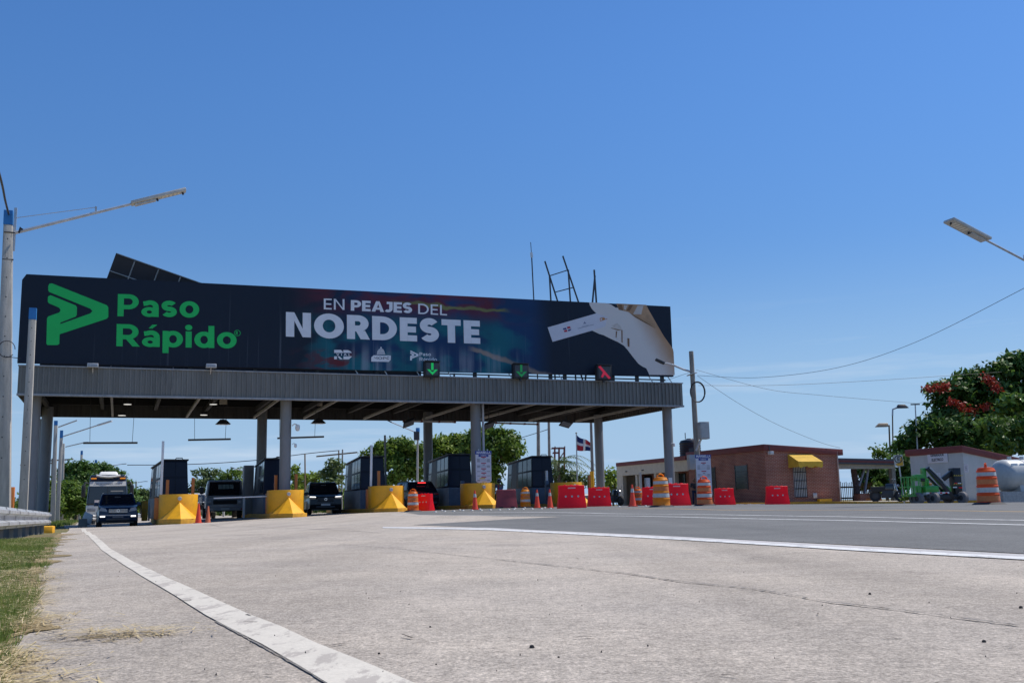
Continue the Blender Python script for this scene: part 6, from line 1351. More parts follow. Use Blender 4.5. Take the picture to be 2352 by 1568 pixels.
# carport
Z6 = lambda x: (2940+x*.13605)/S; Y6b = lambda y: (1590+y*.13605)/S
def cp(x, y, off=.6): return bl(Z6(x), Y6b(y), off, 'r')
ct = thing('carport', 'open carport with a flat dark roof and pale concrete beam beside the brick office', 'carport', bk.location, PHI)
xa, xb = UW+.02, cp(1640,300).x; zt0, zt1 = cp(300,150).z, cp(1600,220).z; zb0, zb1 = cp(300,345).z, cp(1600,365).z; zc0, zc1 = cp(300,490).z, cp(1600,490).z
zB = (zb0+zb1)/2; zC = (zc0+zc1)/2
slab(xa,xb+.1,.35,7,zB+.0,zB-.1,zt0-zB-.15).build('roof', mat('dark roof slab', (.07,.075,.09), rough=.6, var=.2, grime=.3), ct)
slab(xa,xb+.12,.33,.36,zB+.1,zB,.12).build('roof_edge', M_redroof, ct)
MB().box(xa,xb,.6,.85,zC,zB-.02).build('beam', mat('pale grey concrete beam', (.40,.37,.32), rough=.85, var=.15, grime=.4), ct)
xp0, xp1 = cp(1575,600).x, cp(1665,600).x; MB().box(xp0,xp1,.6,.9,-.4,zC).build('pillar', M_oldconc, ct)
MB().box(xp0,xp1,6,6.3,-.4,zC).build('pillar', M_oldconc, ct)
for (x0,y0),(x1,y1) in (((860,490),(715,940)),((955,490),(860,1125))): MB().bar(cp(x0,y0,1.1),cp(x1,y1,1.1),.11).build('leaning_prop', mat('blue grey prop', (.26,.27,.32), rough=.6), ct)
wf = thing('wooden_fence', 'dark wooden plank fence with gaps at the back of the carport', 'fence', bk.location, PHI)
for k, x in enumerate(range(245,1080,48)):
    a, b_ = cp(x,820+(k*29%40),3.4), cp(x+30,1320,3.4); MB().box(a.x,b_.x,3.4,3.45,-.3,a.z).build('plank', mat('yellow brown plank', (.27,.17,.06), rough=.85, var=.3) if k in (5,11,14,15) else M_wood, wf)
for z in (.3,1.0): MB().box(cp(245,1000,3.4).x,cp(1080,1000,3.4).x,3.46,3.52,z-.05,z+.05).build('rail', M_wood, wf)
pn = thing('brick_planter', 'low brick planter with an orange stripe under the carport', 'planter', bk.location, PHI)
a, b_ = cp(740,1140,.2), cp(1310,1310,.2); MB().box(a.x,b_.x,.2,.75,-.2,a.z).build('wall', M_brick, pn, smooth=False); a3, b3 = cp(890,1262,.2), cp(1320,1308,.2); MB().box(a3.x,b_.x-.02,.185,.198,b3.z,a3.z).build('orange_stripe', M_orange, pn)
MB().box(a.x+.06,b_.x-.06,.26,.69,a.z,a.z+.02).build('soil', M_grit, pn)
# generator house
GXp = XY(2222,53); gh = thing('generator_house', 'small grey generator house with a dark red roof edge and a lettered sign', 'building', (GXp.x,53,GXp.z), PHI)
Gi = Matrix.Rotation(-PHI,4,'Z') @ Matrix.Translation(-Vector(gh.location)); G0 = Vector((GXp.x,53,0))
def gl(px, py, off=0, face='l'): return Gi @ (hit(px, py, G0+LX*off, LX) if face == 'l' else hit(px, py, G0+DV*off, DV))
Zg = lambda x: (3180+x*.1467)/S; Yg = lambda y: (1560+y*.1467)/S
ztop = gl(2222,1021).z; zw = ztop-.36; VL = gl(2094,1100).y; URt = 9.5; M_gw = mat('pale grey render', (.46,.475,.475), rough=.8, var=.08, scale=1.5, grime=.25, gcol=(.22,.22,.22))
pit = .17
MB().add([(0,0,-.5),(URt,0,-.5),(URt,VL,-.5),(0,VL,-.5),(0,0,zw),(URt,0,zw-pit*URt),(URt,VL,zw-pit*URt),(0,VL,zw)], [(4,5,6,7),(0,1,5,4),(1,2,6,5),(2,3,7,6),(3,0,4,7)]).build('wall', M_gw, gh, smooth=False)
slab(-.1,URt,-.1,VL+.25,zw+.004,zw+.004-pit*URt,.34).build('roof', M_redroof, gh, bevel=.02)
def gsign(c0, c1, nm, m, txts, sz):
    a, b_ = gl(Zg(c0[0]),Yg(c0[1])), gl(Zg(c1[0]),Yg(c1[1])); v0, v1 = sorted((a.y,b_.y)); z0, z1 = sorted((a.z,b_.z))
    f = MB().box(-.06,-.01,v0,v1,z0,z1).build(nm, m, gh, bevel=.005); n_ = len(txts)
    for i, tx in enumerate(txts): text_obj(tx, sz*(z1-z0), M_bgrey if nm != 'name_sign' else M_dark, f, (-.064,(v0+v1)/2,z1-(z1-z0)*(i+.5)/n_*.92-(z1-z0)*.02), (R_(90),0,R_(-90)), bold=.028, sx=.82)
gsign((690,285),(1190,500),'name_sign',M_board,['GENERADOR','ELECTRICO'],.36)
def paper(c0, c1):
    a, b_ = gl(Zg(c0[0]),Yg(c0[1])), gl(Zg(c1[0]),Yg(c1[1])); v0, v1 = sorted((a.y,b_.y)); z0, z1 = sorted((a.z,b_.z)); f = MB().box(-.02,-.004,v0,v1,z0,z1).build('notice', M_board, gh)
    for k in range(3): MB().box(-.024,-.021,v0+(v1-v0)*.3,v1-(v1-v0)*.3,z0+(z1-z0)*(.3+.18*k),z0+(z1-z0)*(.36+.18*k)).build('print', M_bgrey, f)
paper((905,757),(1008,905)); paper((1560,548),(1672,745))
Zt = lambda x: (3000+x*.4083)/S; Yt = lambda y: (1200+y*.4083)/S
tk = thing('fuel_tank', 'pale grey horizontal fuel tank on concrete cradles at the right edge', 'tank', (W(Zt(1300),1140,49).x,49,g(30,49)), PHI)
zc_ = (W(Zt(1400),Yt(1040),49.6).z+W(Zt(1400),Yt(1310),49.6).z)/2-tk.location.z; rt = (W(Zt(1400),Yt(1040),49.6).z-W(Zt(1400),Yt(1310),49.6).z)/2
M_tank = mat('pale grey tank paint', (.42,.44,.44), rough=.45, var=.12, grime=.35, gcol=(.22,.2,.18)); q = MB()
q.lathe([(0,-.28),(rt*.45,-.24),(rt*.8,-.12),(rt*.97,.04),(rt,.2),(rt,5),(0,5.1)],28); s_ = q.build('tank_shell', M_tank, tk); s_.matrix_local = Matrix.Translation((.3,0,zc_)) @ Matrix.Rotation(R_(90),4,'Y')
for x in (1.3,2.6,4.2): MB().lathe([(rt+.002,0),(rt+.02,.01),(rt+.02,.05),(rt+.002,.06)],28).build('weld_band', M_tank, tk).matrix_local = Matrix.Translation((x,0,zc_)) @ Matrix.Rotation(R_(90),4,'Y')
for x in (1.0,3.6): MB().frus(x-.2,x+.2,-rt*.9,rt*.9,0,x-.2,x+.2,-rt*.75,rt*.75,zc_-rt*.5).build('cradle', M_tank, tk)
for x in (.9,1.7): MB().cyl((x,0,zc_+rt-.02),(x,0,zc_+rt+.14),.1,10).build('filler_cap', M_galv, tk)
for k in range(3): MB().box(.35+k*.55,.75+k*.55,-rt*.78-.02,-rt*.78,zc_+rt*.56,zc_+rt*.72).build('label_plate', M_white, tk).rotation_euler = (0,0,0)
cw = one('containment_wall', MB().box(0,6,-.1,.1,-.4,W(Zt(1420),Yt(1315),48).z-g(28,48)), mat('speckled grey kerb wall', (.36,.36,.35), rough=.9, var=.25, scale=9, grime=.4), 'low grey wall in front of the horizontal tank', 'wall', None, (W(Zt(1325),1140,48).x,48,g(28,48)), PHI)
# boom lift
BY = 47.5; b0 = W(Zg(900),1158,BY); b0.z = g(b0.x,BY); lf = thing('boom_lift', 'green and black boom lift folded up, parked in front of the grey generator house', 'boom lift', b0, 0)
def bp(x, y): p = W(Zg(x),Yg(y),BY)-b0; return (p.x, p.z)
M_green = mat('green machine paint', (.05,.33,.045), rough=.4, var=.1, coat=.2, grime=.15, gcol=(.03,.12,.03)); M_mblk = mat('black machine steel', (.012,.013,.018), rough=.4, var=.15); M_tyre = mat('dusty grey tyre', (.16,.15,.15), rough=.85, var=.2)
def bbox(nm, x0,y0,x1,y1, d0,d1, m, bev=.02): (ax,az),(bx_,bz) = bp(x0,y0),bp(x1,y1); return MB().box(ax,bx_,d0,d1,bz,az).build(nm, m, lf, bevel=bev)
def bbeam(nm, a, b_, d, w_, h_, m): (ax,az),(bx_,bz) = bp(*a),bp(*b_); return MB().bar((ax,d,az),(bx_,d,bz),w_,h_).build(nm, m, lf, bevel=.01)
for x, d in ((375,-.45),(740,-.5),(1430,-.45),(480,.5),(900,.5),(1300,.5)):
    cx_, _ = bp(x,1440); t = MB(); t.lathe([(.12,-.11),(.24,-.12),(.28,-.08),(.28,.08),(.24,.12),(.12,.11)],20); w_ = t.build('wheel', M_tyre, lf); w_.matrix_local = Matrix.Translation((cx_,d,.28)) @ Matrix.Rotation(R_(25),4,'Z') @ Matrix.Rotation(R_(90),4,'Y'); MB().lathe([(0,.09),(.12,.08),(.13,.1)],16).build('hub', M_dark, w_); MB().lathe([(0,-.09),(.12,-.08),(.13,-.1)],16).build('hub', M_dark, w_)
bbox('chassis',560,1290,1480,1400,-.4,.4,M_mblk); bbox('engine_cover',540,1075,880,1230,-.42,.4,M_green,.05); bbox('engine_cover',1040,1075,1200,1230,-.3,.4,M_green,.04)
st_ = bbox('striped_skirt',560,1228,1110,1255,-.44,.4,M_white,.0)
for k in range(4): (ax,az),(bx_,bz) = bp(635+k*125,1228),bp(690+k*125,1255); MB().box(ax,bx_,-.446,-.442,bz,az).build('red_stripe', M_red, st_)
bbox('mast',545,640,640,1090,-.2,.25,M_green); bbox('mast_brace',640,900,700,1090,-.15,.2,M_green)
bbeam('boom_arm',(605,640),(1230,1360),-.3,.22,.17,M_mblk); bbeam('boom_edge',(650,640),(1130,1120),-.42,.05,.05,M_galv); bbeam('boom_arm',(700,850),(1180,1330),.1,.14,.1,M_mblk); bbeam('upper_boom',(1010,940),(1330,690),.0,.24,.2,M_mblk)
kn = bbox('knuckle',1225,640,1465,1360,-.35,.25,M_mblk,.03)
for y0, m in ((810,M_byel),(1015,M_byel)): 
    for k in range(5): (ax,az),(bx_,bz) = bp(1228+k*46,y0),bp(1250+k*46,y0+32); MB().prism([(ax,bz),(bx_,bz),(bx_+.03,az),(ax+.03,az)], lambda a,c: (a,-.362,c), lambda a,c: (a,-.352,c)).build('hazard_stripe', m, kn, smooth=False)
for x0,y0,x1,y1,m in ((1215,1095,1310,1120,M_white),(1350,1105,1440,1130,M_red),(1280,1315,1340,1340,M_red),(1345,1315,1435,1340,M_white),(1250,1000,1320,1018,M_red),(1330,1000,1410,1018,M_white)): (ax,az),(bx_,bz) = bp(x0,y0),bp(x1,y1); MB().box(ax,bx_,-.366,-.353,bz,az).build('reflector', m, kn)
bbox('control_box',345,800,560,950,-.3,.3,M_green,.03); bbox('control_panel',425,890,560,970,-.33,-.29,M_mblk)
q = MB()
for d in (-.5,.35):
    for (x0,y0),(x1,y1) in (((50,868),(370,855)),((70,1105),(400,1080))): q.bar((bp(x0,y0)[0],d,bp(x0,y0)[1]),(bp(x1,y1)[0],d,bp(x1,y1)[1]),.045)
    for x in (115,185,250,350,390): q.bar((bp(x,865)[0],d,bp(x,865)[1]),(bp(x+25,1310)[0],d,bp(x+25,1310)[1]),.04)
for x,y in ((60,868),(80,1105),(130,1310)): q.bar((bp(x,y)[0],-.5,bp(x,y)[1]),(bp(x,y)[0],.35,bp(x,y)[1]),.045)
q.build('basket', M_green, lf); bbox('basket_floor',120,1300,430,1325,-.5,.35,M_green,.0); bbox('beacon',690,1010,755,1060,-.2,-.05,M_orange,.03); bbox('basket_link',400,1080,540,1290,-.1,.1,M_green)
# parking sign
sp_ = W(Z6(1735),Y6b(270),51.5); pg = thing('parking_sign', 'white and orange parking sign on a thin pale pole before the generator house', 'sign', (sp_.x,51.5,g(sp_.x,51.5)), -.1)
wd_ = (W(Z6(1850),1050,51.5).x-W(Z6(1620),1050,51.5).x); zt_ = W(Z6(1735),Y6b(125),51.5).z-pg.location.z; zb_ = W(Z6(1735),Y6b(420),51.5).z-pg.location.z
pl = MB().box(-wd_/2,wd_/2,-.02,.0,zb_,zt_).build('plate', mat('pale sign plate', (.6,.57,.5), rough=.5, var=.12, grime=.3), pg); mid = zb_+(zt_-zb_)*.62
MB().prism([(-.06,zb_+.02),(wd_/2-.02,zb_+.02),(wd_/2-.02,zt_-.10),(wd_*.2,mid+.05),(wd_*.16,mid-.16),(-.18,mid-.24),(-.06,mid-.34)], lambda a,c: (a,-.027,c), lambda a,c: (a,-.022,c)).build('orange_patch', mat('orange sign print', (.72,.36,.03), rough=.5, var=.15), pl, smooth=False)
flat('ring', ring(arc(-.0,mid,.2,.2,0,360,28),arc(0,mid,.155,.155,0,360,28)), M_dark, pl, lambda a,b_: (a,b_), -.03); text_obj('E',.28,M_dark,pl,(0,-.033,mid),bold=.03)
MB().cyl((0,.02,-.3),(0.0,.02,zb_+.3),.035,8).build('pole', M_galv, pg)
pg.rotation_euler = (0,R_(-3.2),-.1); pg.location.x += .14
# thin poles behind
o, t = simple_pole(Zt(578),Yt(555),Zt(622),68,.09,'thin pole carrying a cable behind the generator house',M_galv,zb=-.3); MB().bar((t.x-.3,0,t.z-.05),(t.x+.3,0,t.z-.05),.08).build('cross_piece', M_dark, o)
o, t = simple_pole(Zt(352),Yt(740),Zt(378),70,.12,'shorter lamp post of a pair behind the carport, its lamp turned left',M_wood,zb=-.3,name='lamp_post',cat='lamp post'); hd_ = MB().frus(-.95,-.1,-.2,.2,-.12,-.7,-.1,-.1,.1,.14).build('lamp_head', mat('warm dull lamp', (.35,.26,.16), rough=.5), o, bevel=.03); hd_.location = t
o, t = simple_pole(Zt(382),Yt(660),Zt(392),71,.1,'taller lamp post of a pair behind the carport, with a curved arm',M_wood,zb=-.3,name='lamp_post',cat='lamp post'); MB().tube([t,t+Vector((.05,0,.45)),t+Vector((.5,0,.62))],.06,8).build('arm', M_galv, o); MB().frus(.3,1.15,-.2,.2,.52,.45,.9,-.1,.1,.78).build('lamp_head', M_dark, o, bevel=.03).location = t
# kerb, pavement, gravel
kb = MB(); KP = [Vector((x,y,0)) for x,y in KERB[::-1]]
for i in range(len(KP)-1):
    d_ = (KP[i+1]-KP[i]); nn = max(1,int(d_.length/1.0)); nrm = Vector((-d_.y,d_.x,0)).normalized()
    for k in range(nn):
        a = KP[i]+d_*(k/nn)+d_.normalized()*.008; b_ = KP[i]+d_*((k+1)/nn)-d_.normalized()*.008
        za, zb_ = g(a.x,a.y), g(b_.x,b_.y); c, e = a+nrm*.18, b_+nrm*.18
        kb.add([(a.x,a.y,za-.2),(b_.x,b_.y,zb_-.2),(e.x,e.y,zb_-.2),(c.x,c.y,za-.2),(a.x,a.y,za+.15),(b_.x,b_.y,zb_+.15),(e.x,e.y,zb_+.15),(c.x,c.y,za+.15)], [(3,2,1,0),(4,5,6,7),(0,1,5,4),(1,2,6,5),(2,3,7,6),(3,0,4,7)])
tag(kb.build('kerb', M_yellowd), kind='structure')
sheet('pavement', [(13.4,58.8),(16.1,56.7),(20.1,51.7),(24,50.2),(44,50.0),(44,53),(25,54.5),(21.5,61.5),(15.2,60.1)], mat('pale pavement', (.36,.34,.29), rough=.9, var=.2, grime=.3), .12, 1.0)
M_peb = mat('pale gravel', (.42,.41,.39), rough=.95, var=.3, scale=20)
scatter_flat('gravel', [(lambda t,s: (11.6+2.6*t+s*.5-s*.9*(1-t), 60.2-2.6*t-.75*s))(random.random(),random.random()) for _ in range(700)] , M_peb, .05,.13, hmax=1)
o = one('kerb_stone', MB().box(-.9,.9,-.12,.12,0,.22), M_yellow, 'loose yellow kerb stone at the foot of the brick wall corner', 'kerb', None, T(*UV(bk.matrix_world @ Vector((0,0,0))),0), PHI); o.location = Vector((KX.x,60,KZ))+LX*(UW*.72)-DV*.35+Vector((0,0,.1)); o.scale = (.5,1,.8)
# grass strip on the right
blades('kerb_grass', 3500, lambda: random.uniform(50.6,55), lambda y: random.uniform(18.5,22.2)-(y-52)*.35, M_grass, .05, .16, .6, .012, dens=lambda x,y: nz(x,y,.9) > -.2)

# flag, lattice tower
FY = 88; X7b = lambda x: (1600+x*.3061)/S
o = thing('flagpole', 'dark thin flagpole flying a flag beside the last back column', 'flagpole', (W(X7b(1446),1150,FY).x,FY,-.3)); tp_ = W(X7b(1430),Y7(492),FY)-Vector(o.location); MB().tube([(0,0,0),tp_],.07,8,.045).build('shaft', M_galv, o); MB().lathe([(0,-.1),(.1,0),(0,.1)],10).build('finial', M_dark, o).location = tp_
fl = thing('flag', 'red, white and blue quartered flag blowing from the flagpole', 'flag', Vector(o.location)+tp_); n1, n2 = 20, 10
def fpt(i, j): 
    s_, t_ = i/n1, j/n2; x = 170*s_; y = 15+175*t_ if True else 0
    top = 18+100*s_+10*math.sin(s_*6); bot = 195+20*s_+8*math.sin(s_*6)
    p = W(X7b(1433+x),Y7(492+top+(bot-top)*t_),FY)-W(X7b(1430),Y7(492),FY); return (p.x, .22*math.sin(s_*9+t_*1.5), p.z)
vs = [fpt(i,j) for j in range(n2+1) for i in range(n1+1)]; me = bpy.data.meshes.new('cloth'); fs = [(j*(n1+1)+i,j*(n1+1)+i+1,(j+1)*(n1+1)+i+1,(j+1)*(n1+1)+i) for j in range(n2) for i in range(n1)]; me.from_pydata(vs,[],fs)
for m in (mat('flag blue', (.012,.03,.14), rough=.8, var=.1), mat('flag red', (.5,.02,.035), rough=.8, var=.1), mat('flag white', (.7,.7,.7), rough=.8, var=.05)): me.materials.append(m)
for k, p in enumerate(me.polygons):
    i, j = k % n1, k//n1; p.use_smooth = True
    p.material_index = 2 if (i in (9,10,11) or j in (4,5)) else (0 if (i < 10) == (j < 5) else 1)
fo = bpy.data.objects.new('cloth', me); COL.objects.link(fo); fo.parent = fl
o = thing('lattice_tower', 'rust red lattice scaffold tower in front of a palm behind the last booth', 'tower', (W(X7b(1235),1150,93).x,93,-.3)); base_ = Vector(o.location)
def lt(x,y,d=0): return W(X7b(x),Y7(y),93)+Vector((0,d,0))-base_
for d in (0,1.6):
    for x0,yt in ((1185,645),(1235,655),(1297,643)): MB().bar(lt(x0,1090,d),lt(x0,yt,d),.1).build('upright', M_rust, o)
    for a,b_ in (((1145,662),(1300,660)),((1160,716),(1240,714)),((1160,830),(1300,828)),((1235,790),(1297,700)),((1185,900),(1297,890))): MB().bar(lt(*a,d),lt(*b_,d),.08).build('brace', M_rust, o)

# ------------------------------------------------------------------ trees and plants
def leaf_cloud(lobes, per, size, clump=.55, flat_=.35):
    """lobes: (centre, radius). Clumps of small leaf faces spread over and through every lobe."""
    out = []
    for c, r in lobes:
        n_c = max(6, int(per*(r*r)))
        d = rng.normal(size=(n_c,3)); d /= np.linalg.norm(d,axis=1)[:,None]; d[:,2] = np.where(d[:,2] < -.35, -d[:,2]*.6, d[:,2])
        rad = r*(1-.55*rng.random(n_c)**2.4)*(1+.10*rng.normal(size=n_c))
        cc = np.array(c) + d*rad[:,None]*np.array((1,1,.88)); k = rng.integers(9,17,size=n_c)
        ci = np.repeat(np.arange(n_c), k); M_ = len(ci)
        p = cc[ci] + rng.normal(size=(M_,3))*clump*.42*np.array((1,1,.8))
        nrm = d[ci]*.55 + rng.normal(size=(M_,3))*.55 + np.array((0,0,.4)); nrm /= np.linalg.norm(nrm,axis=1)[:,None]
        t = np.cross(nrm, rng.normal(size=(M_,3))); t /= np.linalg.norm(t,axis=1)[:,None]; b_ = np.cross(nrm,t)
        s = size*(.6+.8*rng.random(M_))[:,None]
        out.append(np.stack([p-t*s*.5, p-b_*s*.24+nrm*s*.05, p+t*s*.5, p+b_*s*.24+nrm*s*.05],1))
    return np.concatenate(out)
def cloud_obj(name, V, m, parent=None):
    N = len(V); me = bpy.data.meshes.new(name); me.vertices.add(N*4); me.vertices.foreach_set('co', V.reshape(-1).astype(np.float32)); me.loops.add(N*4); me.loops.foreach_set('vertex_index', np.arange(N*4,dtype=np.int32))
    me.polygons.add(N); me.polygons.foreach_set('loop_start', np.arange(0,N*4,4,dtype=np.int32)); me.polygons.foreach_set('loop_total', np.full(N,4,dtype=np.int32)); me.update(); me.validate(); me.materials.append(m)
    o = bpy.data.objects.new(name, me); COL.objects.link(o)
    if parent: o.parent = parent
    return o
LM = {'dark': leafmat('dark green leaf', (.03,.08,.014), (.115,.215,.04), tr=.3), 'mid': leafmat('mid green leaf', (.05,.115,.015), (.19,.28,.04), tr=.35), 'bright': leafmat('bright yellow green leaf', (.085,.16,.016), (.28,.37,.05), tr=.38), 'grey': leafmat('dull grey green leaf', (.06,.105,.03), (.18,.24,.08), tr=.35), 'gloss': leafmat('glossy broad leaf', (.04,.11,.018), (.18,.29,.05), rough=.35, tr=.3)}
def tree(lb, Y, lobes_px, kind, per=5.5, dens=6.0, size=.34, name='tree', group=None, trunk=True, jit=.5, clump=.6, cat='tree'):
    L_ = []
    for x, y, r in lobes_px:
        rr = r/F*Y*1.18; p = W(x,y,Y+random.uniform(-jit,jit)*rr*2); L_.append((p, rr))
    base = Vector((sum(p.x*r for p,r in L_)/sum(r for p,r in L_), Y, -.4)); o = thing(name, lb, cat, base, 0, group)
    cloud_obj('crown', leaf_cloud([((p-base)[:], r) for p,r in L_], per*dens, size*1.25, clump), LM[kind], o)
    if trunk:
        zt_ = max((p-base).z for p,r in L_); fork = Vector((0,0,max(.8,zt_*.28))); rt_ = max(.12,zt_*.035)
        MB().tube([(0,0,-.2),(rt_*.4,0,fork.z*.5),fork],rt_,10,rt_*.72).build('trunk', M_bark, o)
        for p, r in sorted(L_, key=lambda q: -q[1])[:7]:
            e = p-base; mid_ = fork.lerp(e,.5)+Vector((random.uniform(-.3,.3),random.uniform(-.3,.3),.2)); MB().tube([fork-Vector((0,0,.15)),mid_,e],rt_*.42,7,rt_*.12).build('limb', M_bark, o)
    return o
z4 = lambda l: [(x*.2735, 805.5+y*.2735, r*.2735) for x,y,r in l]
z5_ = lambda l: [(292.3+x*.2154, 883.4+y*.2154, r*.2154) for x,y,r in l]
z6_ = lambda l: [(682+x*.1988, 896.4+y*.1988, r*.1988) for x,y,r in l]
z7_ = lambda l: [(1039.3+x*.1988, 896.4+y*.1988, r*.1988) for x,y,r in l]
zR_ = lambda l: [(1948.7+x*.2652, 779.5+y*.2652, r*.2652) for x,y,r in l]
tree('reddish tipped leafy tree between the leaning concrete poles at the far left',105,z4([(265,1290,55),(335,1190,65),(395,1140,55),(390,1270,85),(300,1350,60),(360,1350,70),(430,1330,70)]),'mid')
tree('tall dark tree behind the row of poles, left of the coach',118,z4([(590,1010,70),(670,1000,75),(740,1010,60),(570,1110,80),(660,1100,90),(740,1110,80),(630,1190,90)]),'dark')
tree('rounded mid green tree standing low in front of a dark one, left of the coach',110,z4([(560,1180,70),(620,1160,60),(600,1260,90),(680,1250,80),(560,1340,80),(650,1350,80),(710,1320,70)]),'mid')
tree('dark tree rising behind the coach roof',132,z4([(800,1000,50),(870,1000,60),(940,1030,50),(900,1080,70),(1000,1080,60),(1050,1130,50),(1090,1190,45),(1010,1180,70),(1100,1270,60)]),'dark')
tree('low distant bright tree between the coach and the first booth',150,z4([(1130,1215,40),(1190,1195,38),(1240,1215,35),(1200,1280,50),(1260,1290,45),(1140,1300,50)]),'grey',size=.4)
tree('spreading light green tree with a loose crown behind the grey truck',125,z5_([(760,945,38),(840,965,50),(930,965,55),(760,1070,55),(690,1120,40),(850,1060,65),(930,1080,70),(700,1180,50),(800,1170,60)]),'grey')
tree('fuller green tree behind the truck, touching the second booth',122,z5_([(1050,990,55),(1140,960,55),(1210,950,50),(1010,1070,70),(1120,1070,70),(1220,1060,60),(1080,1160,70),(1200,1170,70)]),'mid')
tree('bright green tree beside the front column, above the black car',120,z5_([(1785,910,40),(1800,990,55),(1840,1080,60),(1780,1110,55)]),'bright')
tree('low bright bush behind the black car roof',118,z6_([(60,1020,55),(150,1020,50),(210,1010,45),(260,1020,40),(120,1090,60),(240,1100,60)]),'bright',name='bush',cat='bush')
tree('upright feathery tree left of the third booth, with wires running into it',112,z6_([(395,850,45),(440,905,60),(360,930,45),(420,990,70),(470,1050,60),(390,1070,60),(480,870,45),(300,965,28)]),'grey')
tree('big dense round tree between the third booth and the back column',98,z6_([(1000,670,70),(1090,640,75),(1190,630,75),(1280,645,70),(860,725,45),(790,745,28),(930,700,55),(1060,760,100),(1210,760,110),(1330,720,80),(1110,870,110),(1260,890,110),(1160,1010,100),(1310,1010,100),(1090,1060,80),(1400,700,65),(1420,830,80),(1400,980,80)]),'mid',per=7)
tree('sunlit yellow green tree behind the fourth booth',101,z6_([(1560,625,60),(1640,600,60),(1730,590,65),(1820,580,60),(1900,585,65),(1600,700,80),(1720,700,90),(1850,700,90),(1960,650,80),(1980,760,80),(1500,690,65),(1520,800,80),(1620,820,90),(1760,820,90),(1560,950,90)]),'bright',per=7)
tree('large bushy tree beside the tariff board, tallest of the middle trees',95,z7_([(150,640,65),(170,760,75),(215,530,55),(290,505,55),(370,485,55),(450,505,60),(545,500,60),(640,525,55),(710,590,55),(755,660,50),(780,730,35),(330,610,90),(470,620,110),(600,640,110),(690,720,75),(390,760,110),(530,780,110),(640,820,70),(420,900,90),(510,930,75),(430,1020,70),(500,1060,50)]),'mid',per=7)
tree('dark shrub thicket under the palm behind the last booth',90,z7_([(1240,960,70),(1320,1000,70),(1400,1030,60),(1460,1040,55),(1230,1050,70),(1330,1080,70),(1540,1060,55),(1490,1100,50)]),'grey',name='shrub',cat='shrub',size=.3)
tree('glossy round shrub between the last grey column and the porch',84,z7_([(1790,1000,50),(1850,975,50),(1880,1040,60),(1800,1070,60),(1900,1100,60),(1840,1120,60)]),'bright',name='shrub',cat='shrub',size=.3)
# palm
pmY = 89; pb_ = W(X7b(1232),1150,pmY); pb_.z = -.4; o = thing('palm_tree', 'windblown palm with drooping fronds beside the rust red lattice', 'palm', pb_)
tp = W(X7b(1215),Y7(830),pmY)-pb_; MB().tube([(0,0,0),(.1,0,tp.z*.5),tp],.2,10,.14).build('trunk', M_bark, o)
for k in range(15):
    a = k*2.4; ln = random.uniform(2.2,3.4); hx, hy = math.cos(a)+.35, math.sin(a)*.8; up0 = random.uniform(.2,1.1); V = []
    pts_ = [tp + Vector((hx*ln*t, hy*ln*t, ln*(up0*t - (up0+.55)*t*t))) for t in np.linspace(0,1,9)]
    q = MB(); q.tube(pts_,.03,5,.008)
    for i in range(1,9):
        for j in (0,.5):
            c = pts_[i-1].lerp(pts_[i], j); d_ = (pts_[i]-pts_[i-1]).normalized(); sd_ = d_.cross(Vector((0,0,1))).normalized()
            for s_ in (-1,1):
                e = c + sd_*s_*.62*(1-.5*i/9) + d_*.35 - Vector((0,0,.22)); q.add([c-d_*.05, c+d_*.05, e],[(0,1,2)])
    q.build('frond', LM['grey'], o, smooth=False)
# the flowering tree and its neighbours on the right
ft = tree('large dark flame tree with clusters of red flowers at the right edge',72,zR_([(750,455,60),(840,440,75),(950,410,75),(1050,365,85),(1150,335,80),(1390,215,75),(1480,205,80),(1320,290,85),(1440,330,100),(1560,260,120),(820,555,75),(950,520,105),(1120,480,115),(1280,470,115),(1430,500,120),(900,670,115),(1080,640,125),(1250,650,125),(1420,660,125),(1580,480,130),(1580,680,130),(1720,380,150),(1720,640,150),(800,690,80)]),'dark',per=9,size=.34,clump=.55)
tree('dark spreading tree with drooping sprays left of the flame tree, behind the generator roof',69,zR_([(720,760,85),(620,800,75),(560,860,65),(490,900,55),(440,940,45),(690,860,100),(850,800,110),(1020,800,115),(1200,800,115),(1380,810,115),(880,930,90),(1060,920,100),(1240,920,100),(1400,930,100),(1560,930,110),(1520,810,115),(600,930,70),(480,1000,60),(520,1080,60)]),'dark',per=9,size=.34)
M_flow = leafmat('red flame blossom', (.22,.015,.012), (.42,.05,.025), tr=.2)
for x, y, r in ((690,430,22),(775,425,22),(845,402,22),(1195,345,26),(1240,372,20),(1275,425,28),(905,552,24),(975,590,32),(1070,632,30),(1190,590,24)):
    p = W(1948.7+x*.2652, 779.5+y*.2652, 69.0); rr = r*.2652/F*70; cloud_obj('flower_cluster', leaf_cloud([(p-Vector(ft.location),rr*.9)],14,.24,.42), M_flow, ft)
tree('light leafy plant with broad pale leaves in front of the flame tree',63,zR_([(1360,590,38),(1420,545,45),(1490,540,45),(1530,600,45),(1330,610,28),(1160,745,20),(1510,750,35),(1280,930,45),(1350,950,45)]),'gloss',per=16,size=.36,name='shrub',cat='shrub',trunk=False,jit=.3)
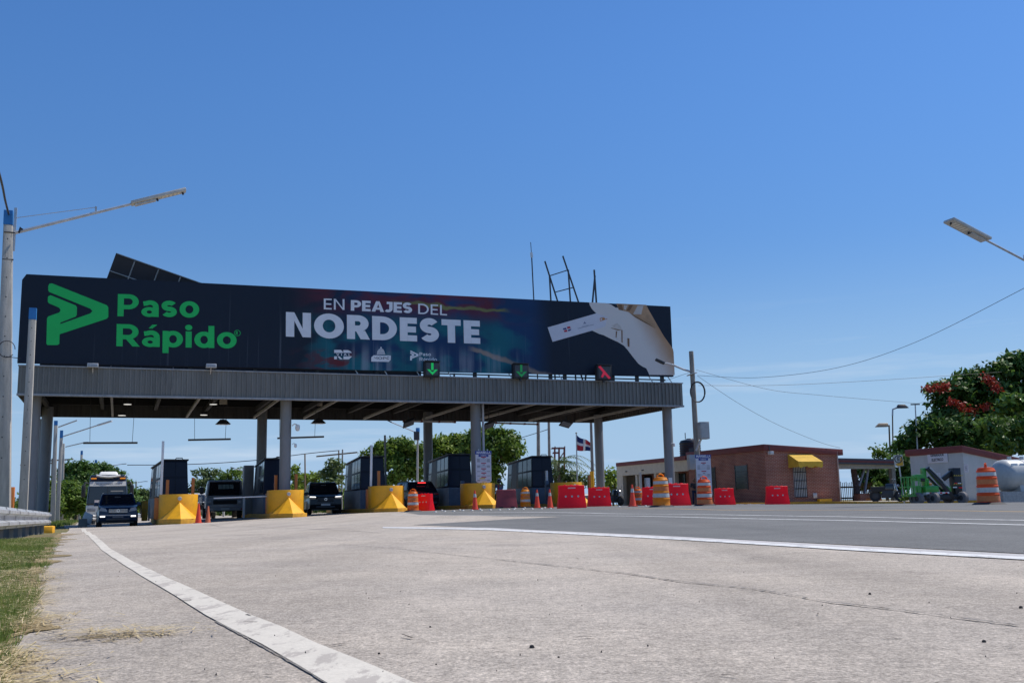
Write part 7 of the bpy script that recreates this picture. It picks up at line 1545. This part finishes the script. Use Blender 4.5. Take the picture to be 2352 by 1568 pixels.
tree('small sapling rising above the carport roof',78,zR_([(270,975,28),(310,990,28),(350,1010,24),(290,1010,28)]),'mid',name='sapling',size=.26,per=14,dens=1.4)
tree('shaded thicket seen through the open carport',76,zR_([(150,1150,60),(220,1170,60),(300,1180,70),(370,1200,70),(250,1270,70),(340,1290,70),(180,1280,60)]),'dark',name='shrub',cat='shrub',trunk=False,per=9)
tree('dark leafy tree between the carport and the generator house',66,zR_([(450,1050,50),(490,1130,60),(460,1210,60),(520,1250,60),(430,1290,55)]),'dark',per=10)
tree('low weedy bush by the kerb under the boom lift basket',50.5,[(Zg(190),Yg(1350),7),(Zg(150),Yg(1370),5),(Zg(230),Yg(1375),5)],'bright',name='bush',cat='bush',trunk=False,size=.12,per=220,dens=1,clump=.15)
# planter greenery
tree('leafy plant growing behind the brick planter',63,[(Z6(1160),Y6b(930),7),(Z6(1190),Y6b(1030),8),(Z6(1150),Y6b(1090),7)],'mid',name='plant',cat='plant',trunk=False,size=.2,per=70,dens=1,clump=.25)
# old trunk under the carport
p = cp(655,1300,1.6); o = thing('bare_tree', 'thick bare speckled tree trunk under the carport roof', 'tree', bk.matrix_world @ Vector((0,0,0)) if False else Vector(bk.location)+LX*p.x+DV*p.y+Vector((0,0,-.2))); MB().tube([(0,0,0),(.05,0,1.2),(-.05,0,2.2),(.1,0,2.9)],.24,12,.16).build('trunk', mat('speckled bark', (.14,.10,.09), rough=.95, var=.6, scale=12, bump=.4), o)
# the wood that closes the horizon
V = []
lo = []
for k in range(100):
    a = -1.05+2.1*k/209; R2 = random.uniform(175,230); r = random.uniform(2.4,4.0); x, y = R2*math.sin(a), R2*math.cos(a); lo.append(((x,y,-.5+r*random.uniform(.35,.75)), r))
tag(cloud_obj('far_wood', leaf_cloud(lo, 5.5, .8, 1.1), LM['mid']), kind='stuff')
tag(blades('far_verge', 9000, lambda: random.uniform(48,120), lambda y: -14.5-.40*(y-30)-random.uniform(0,6) if True else 0, M_grass, .1, .3, .7, .03))
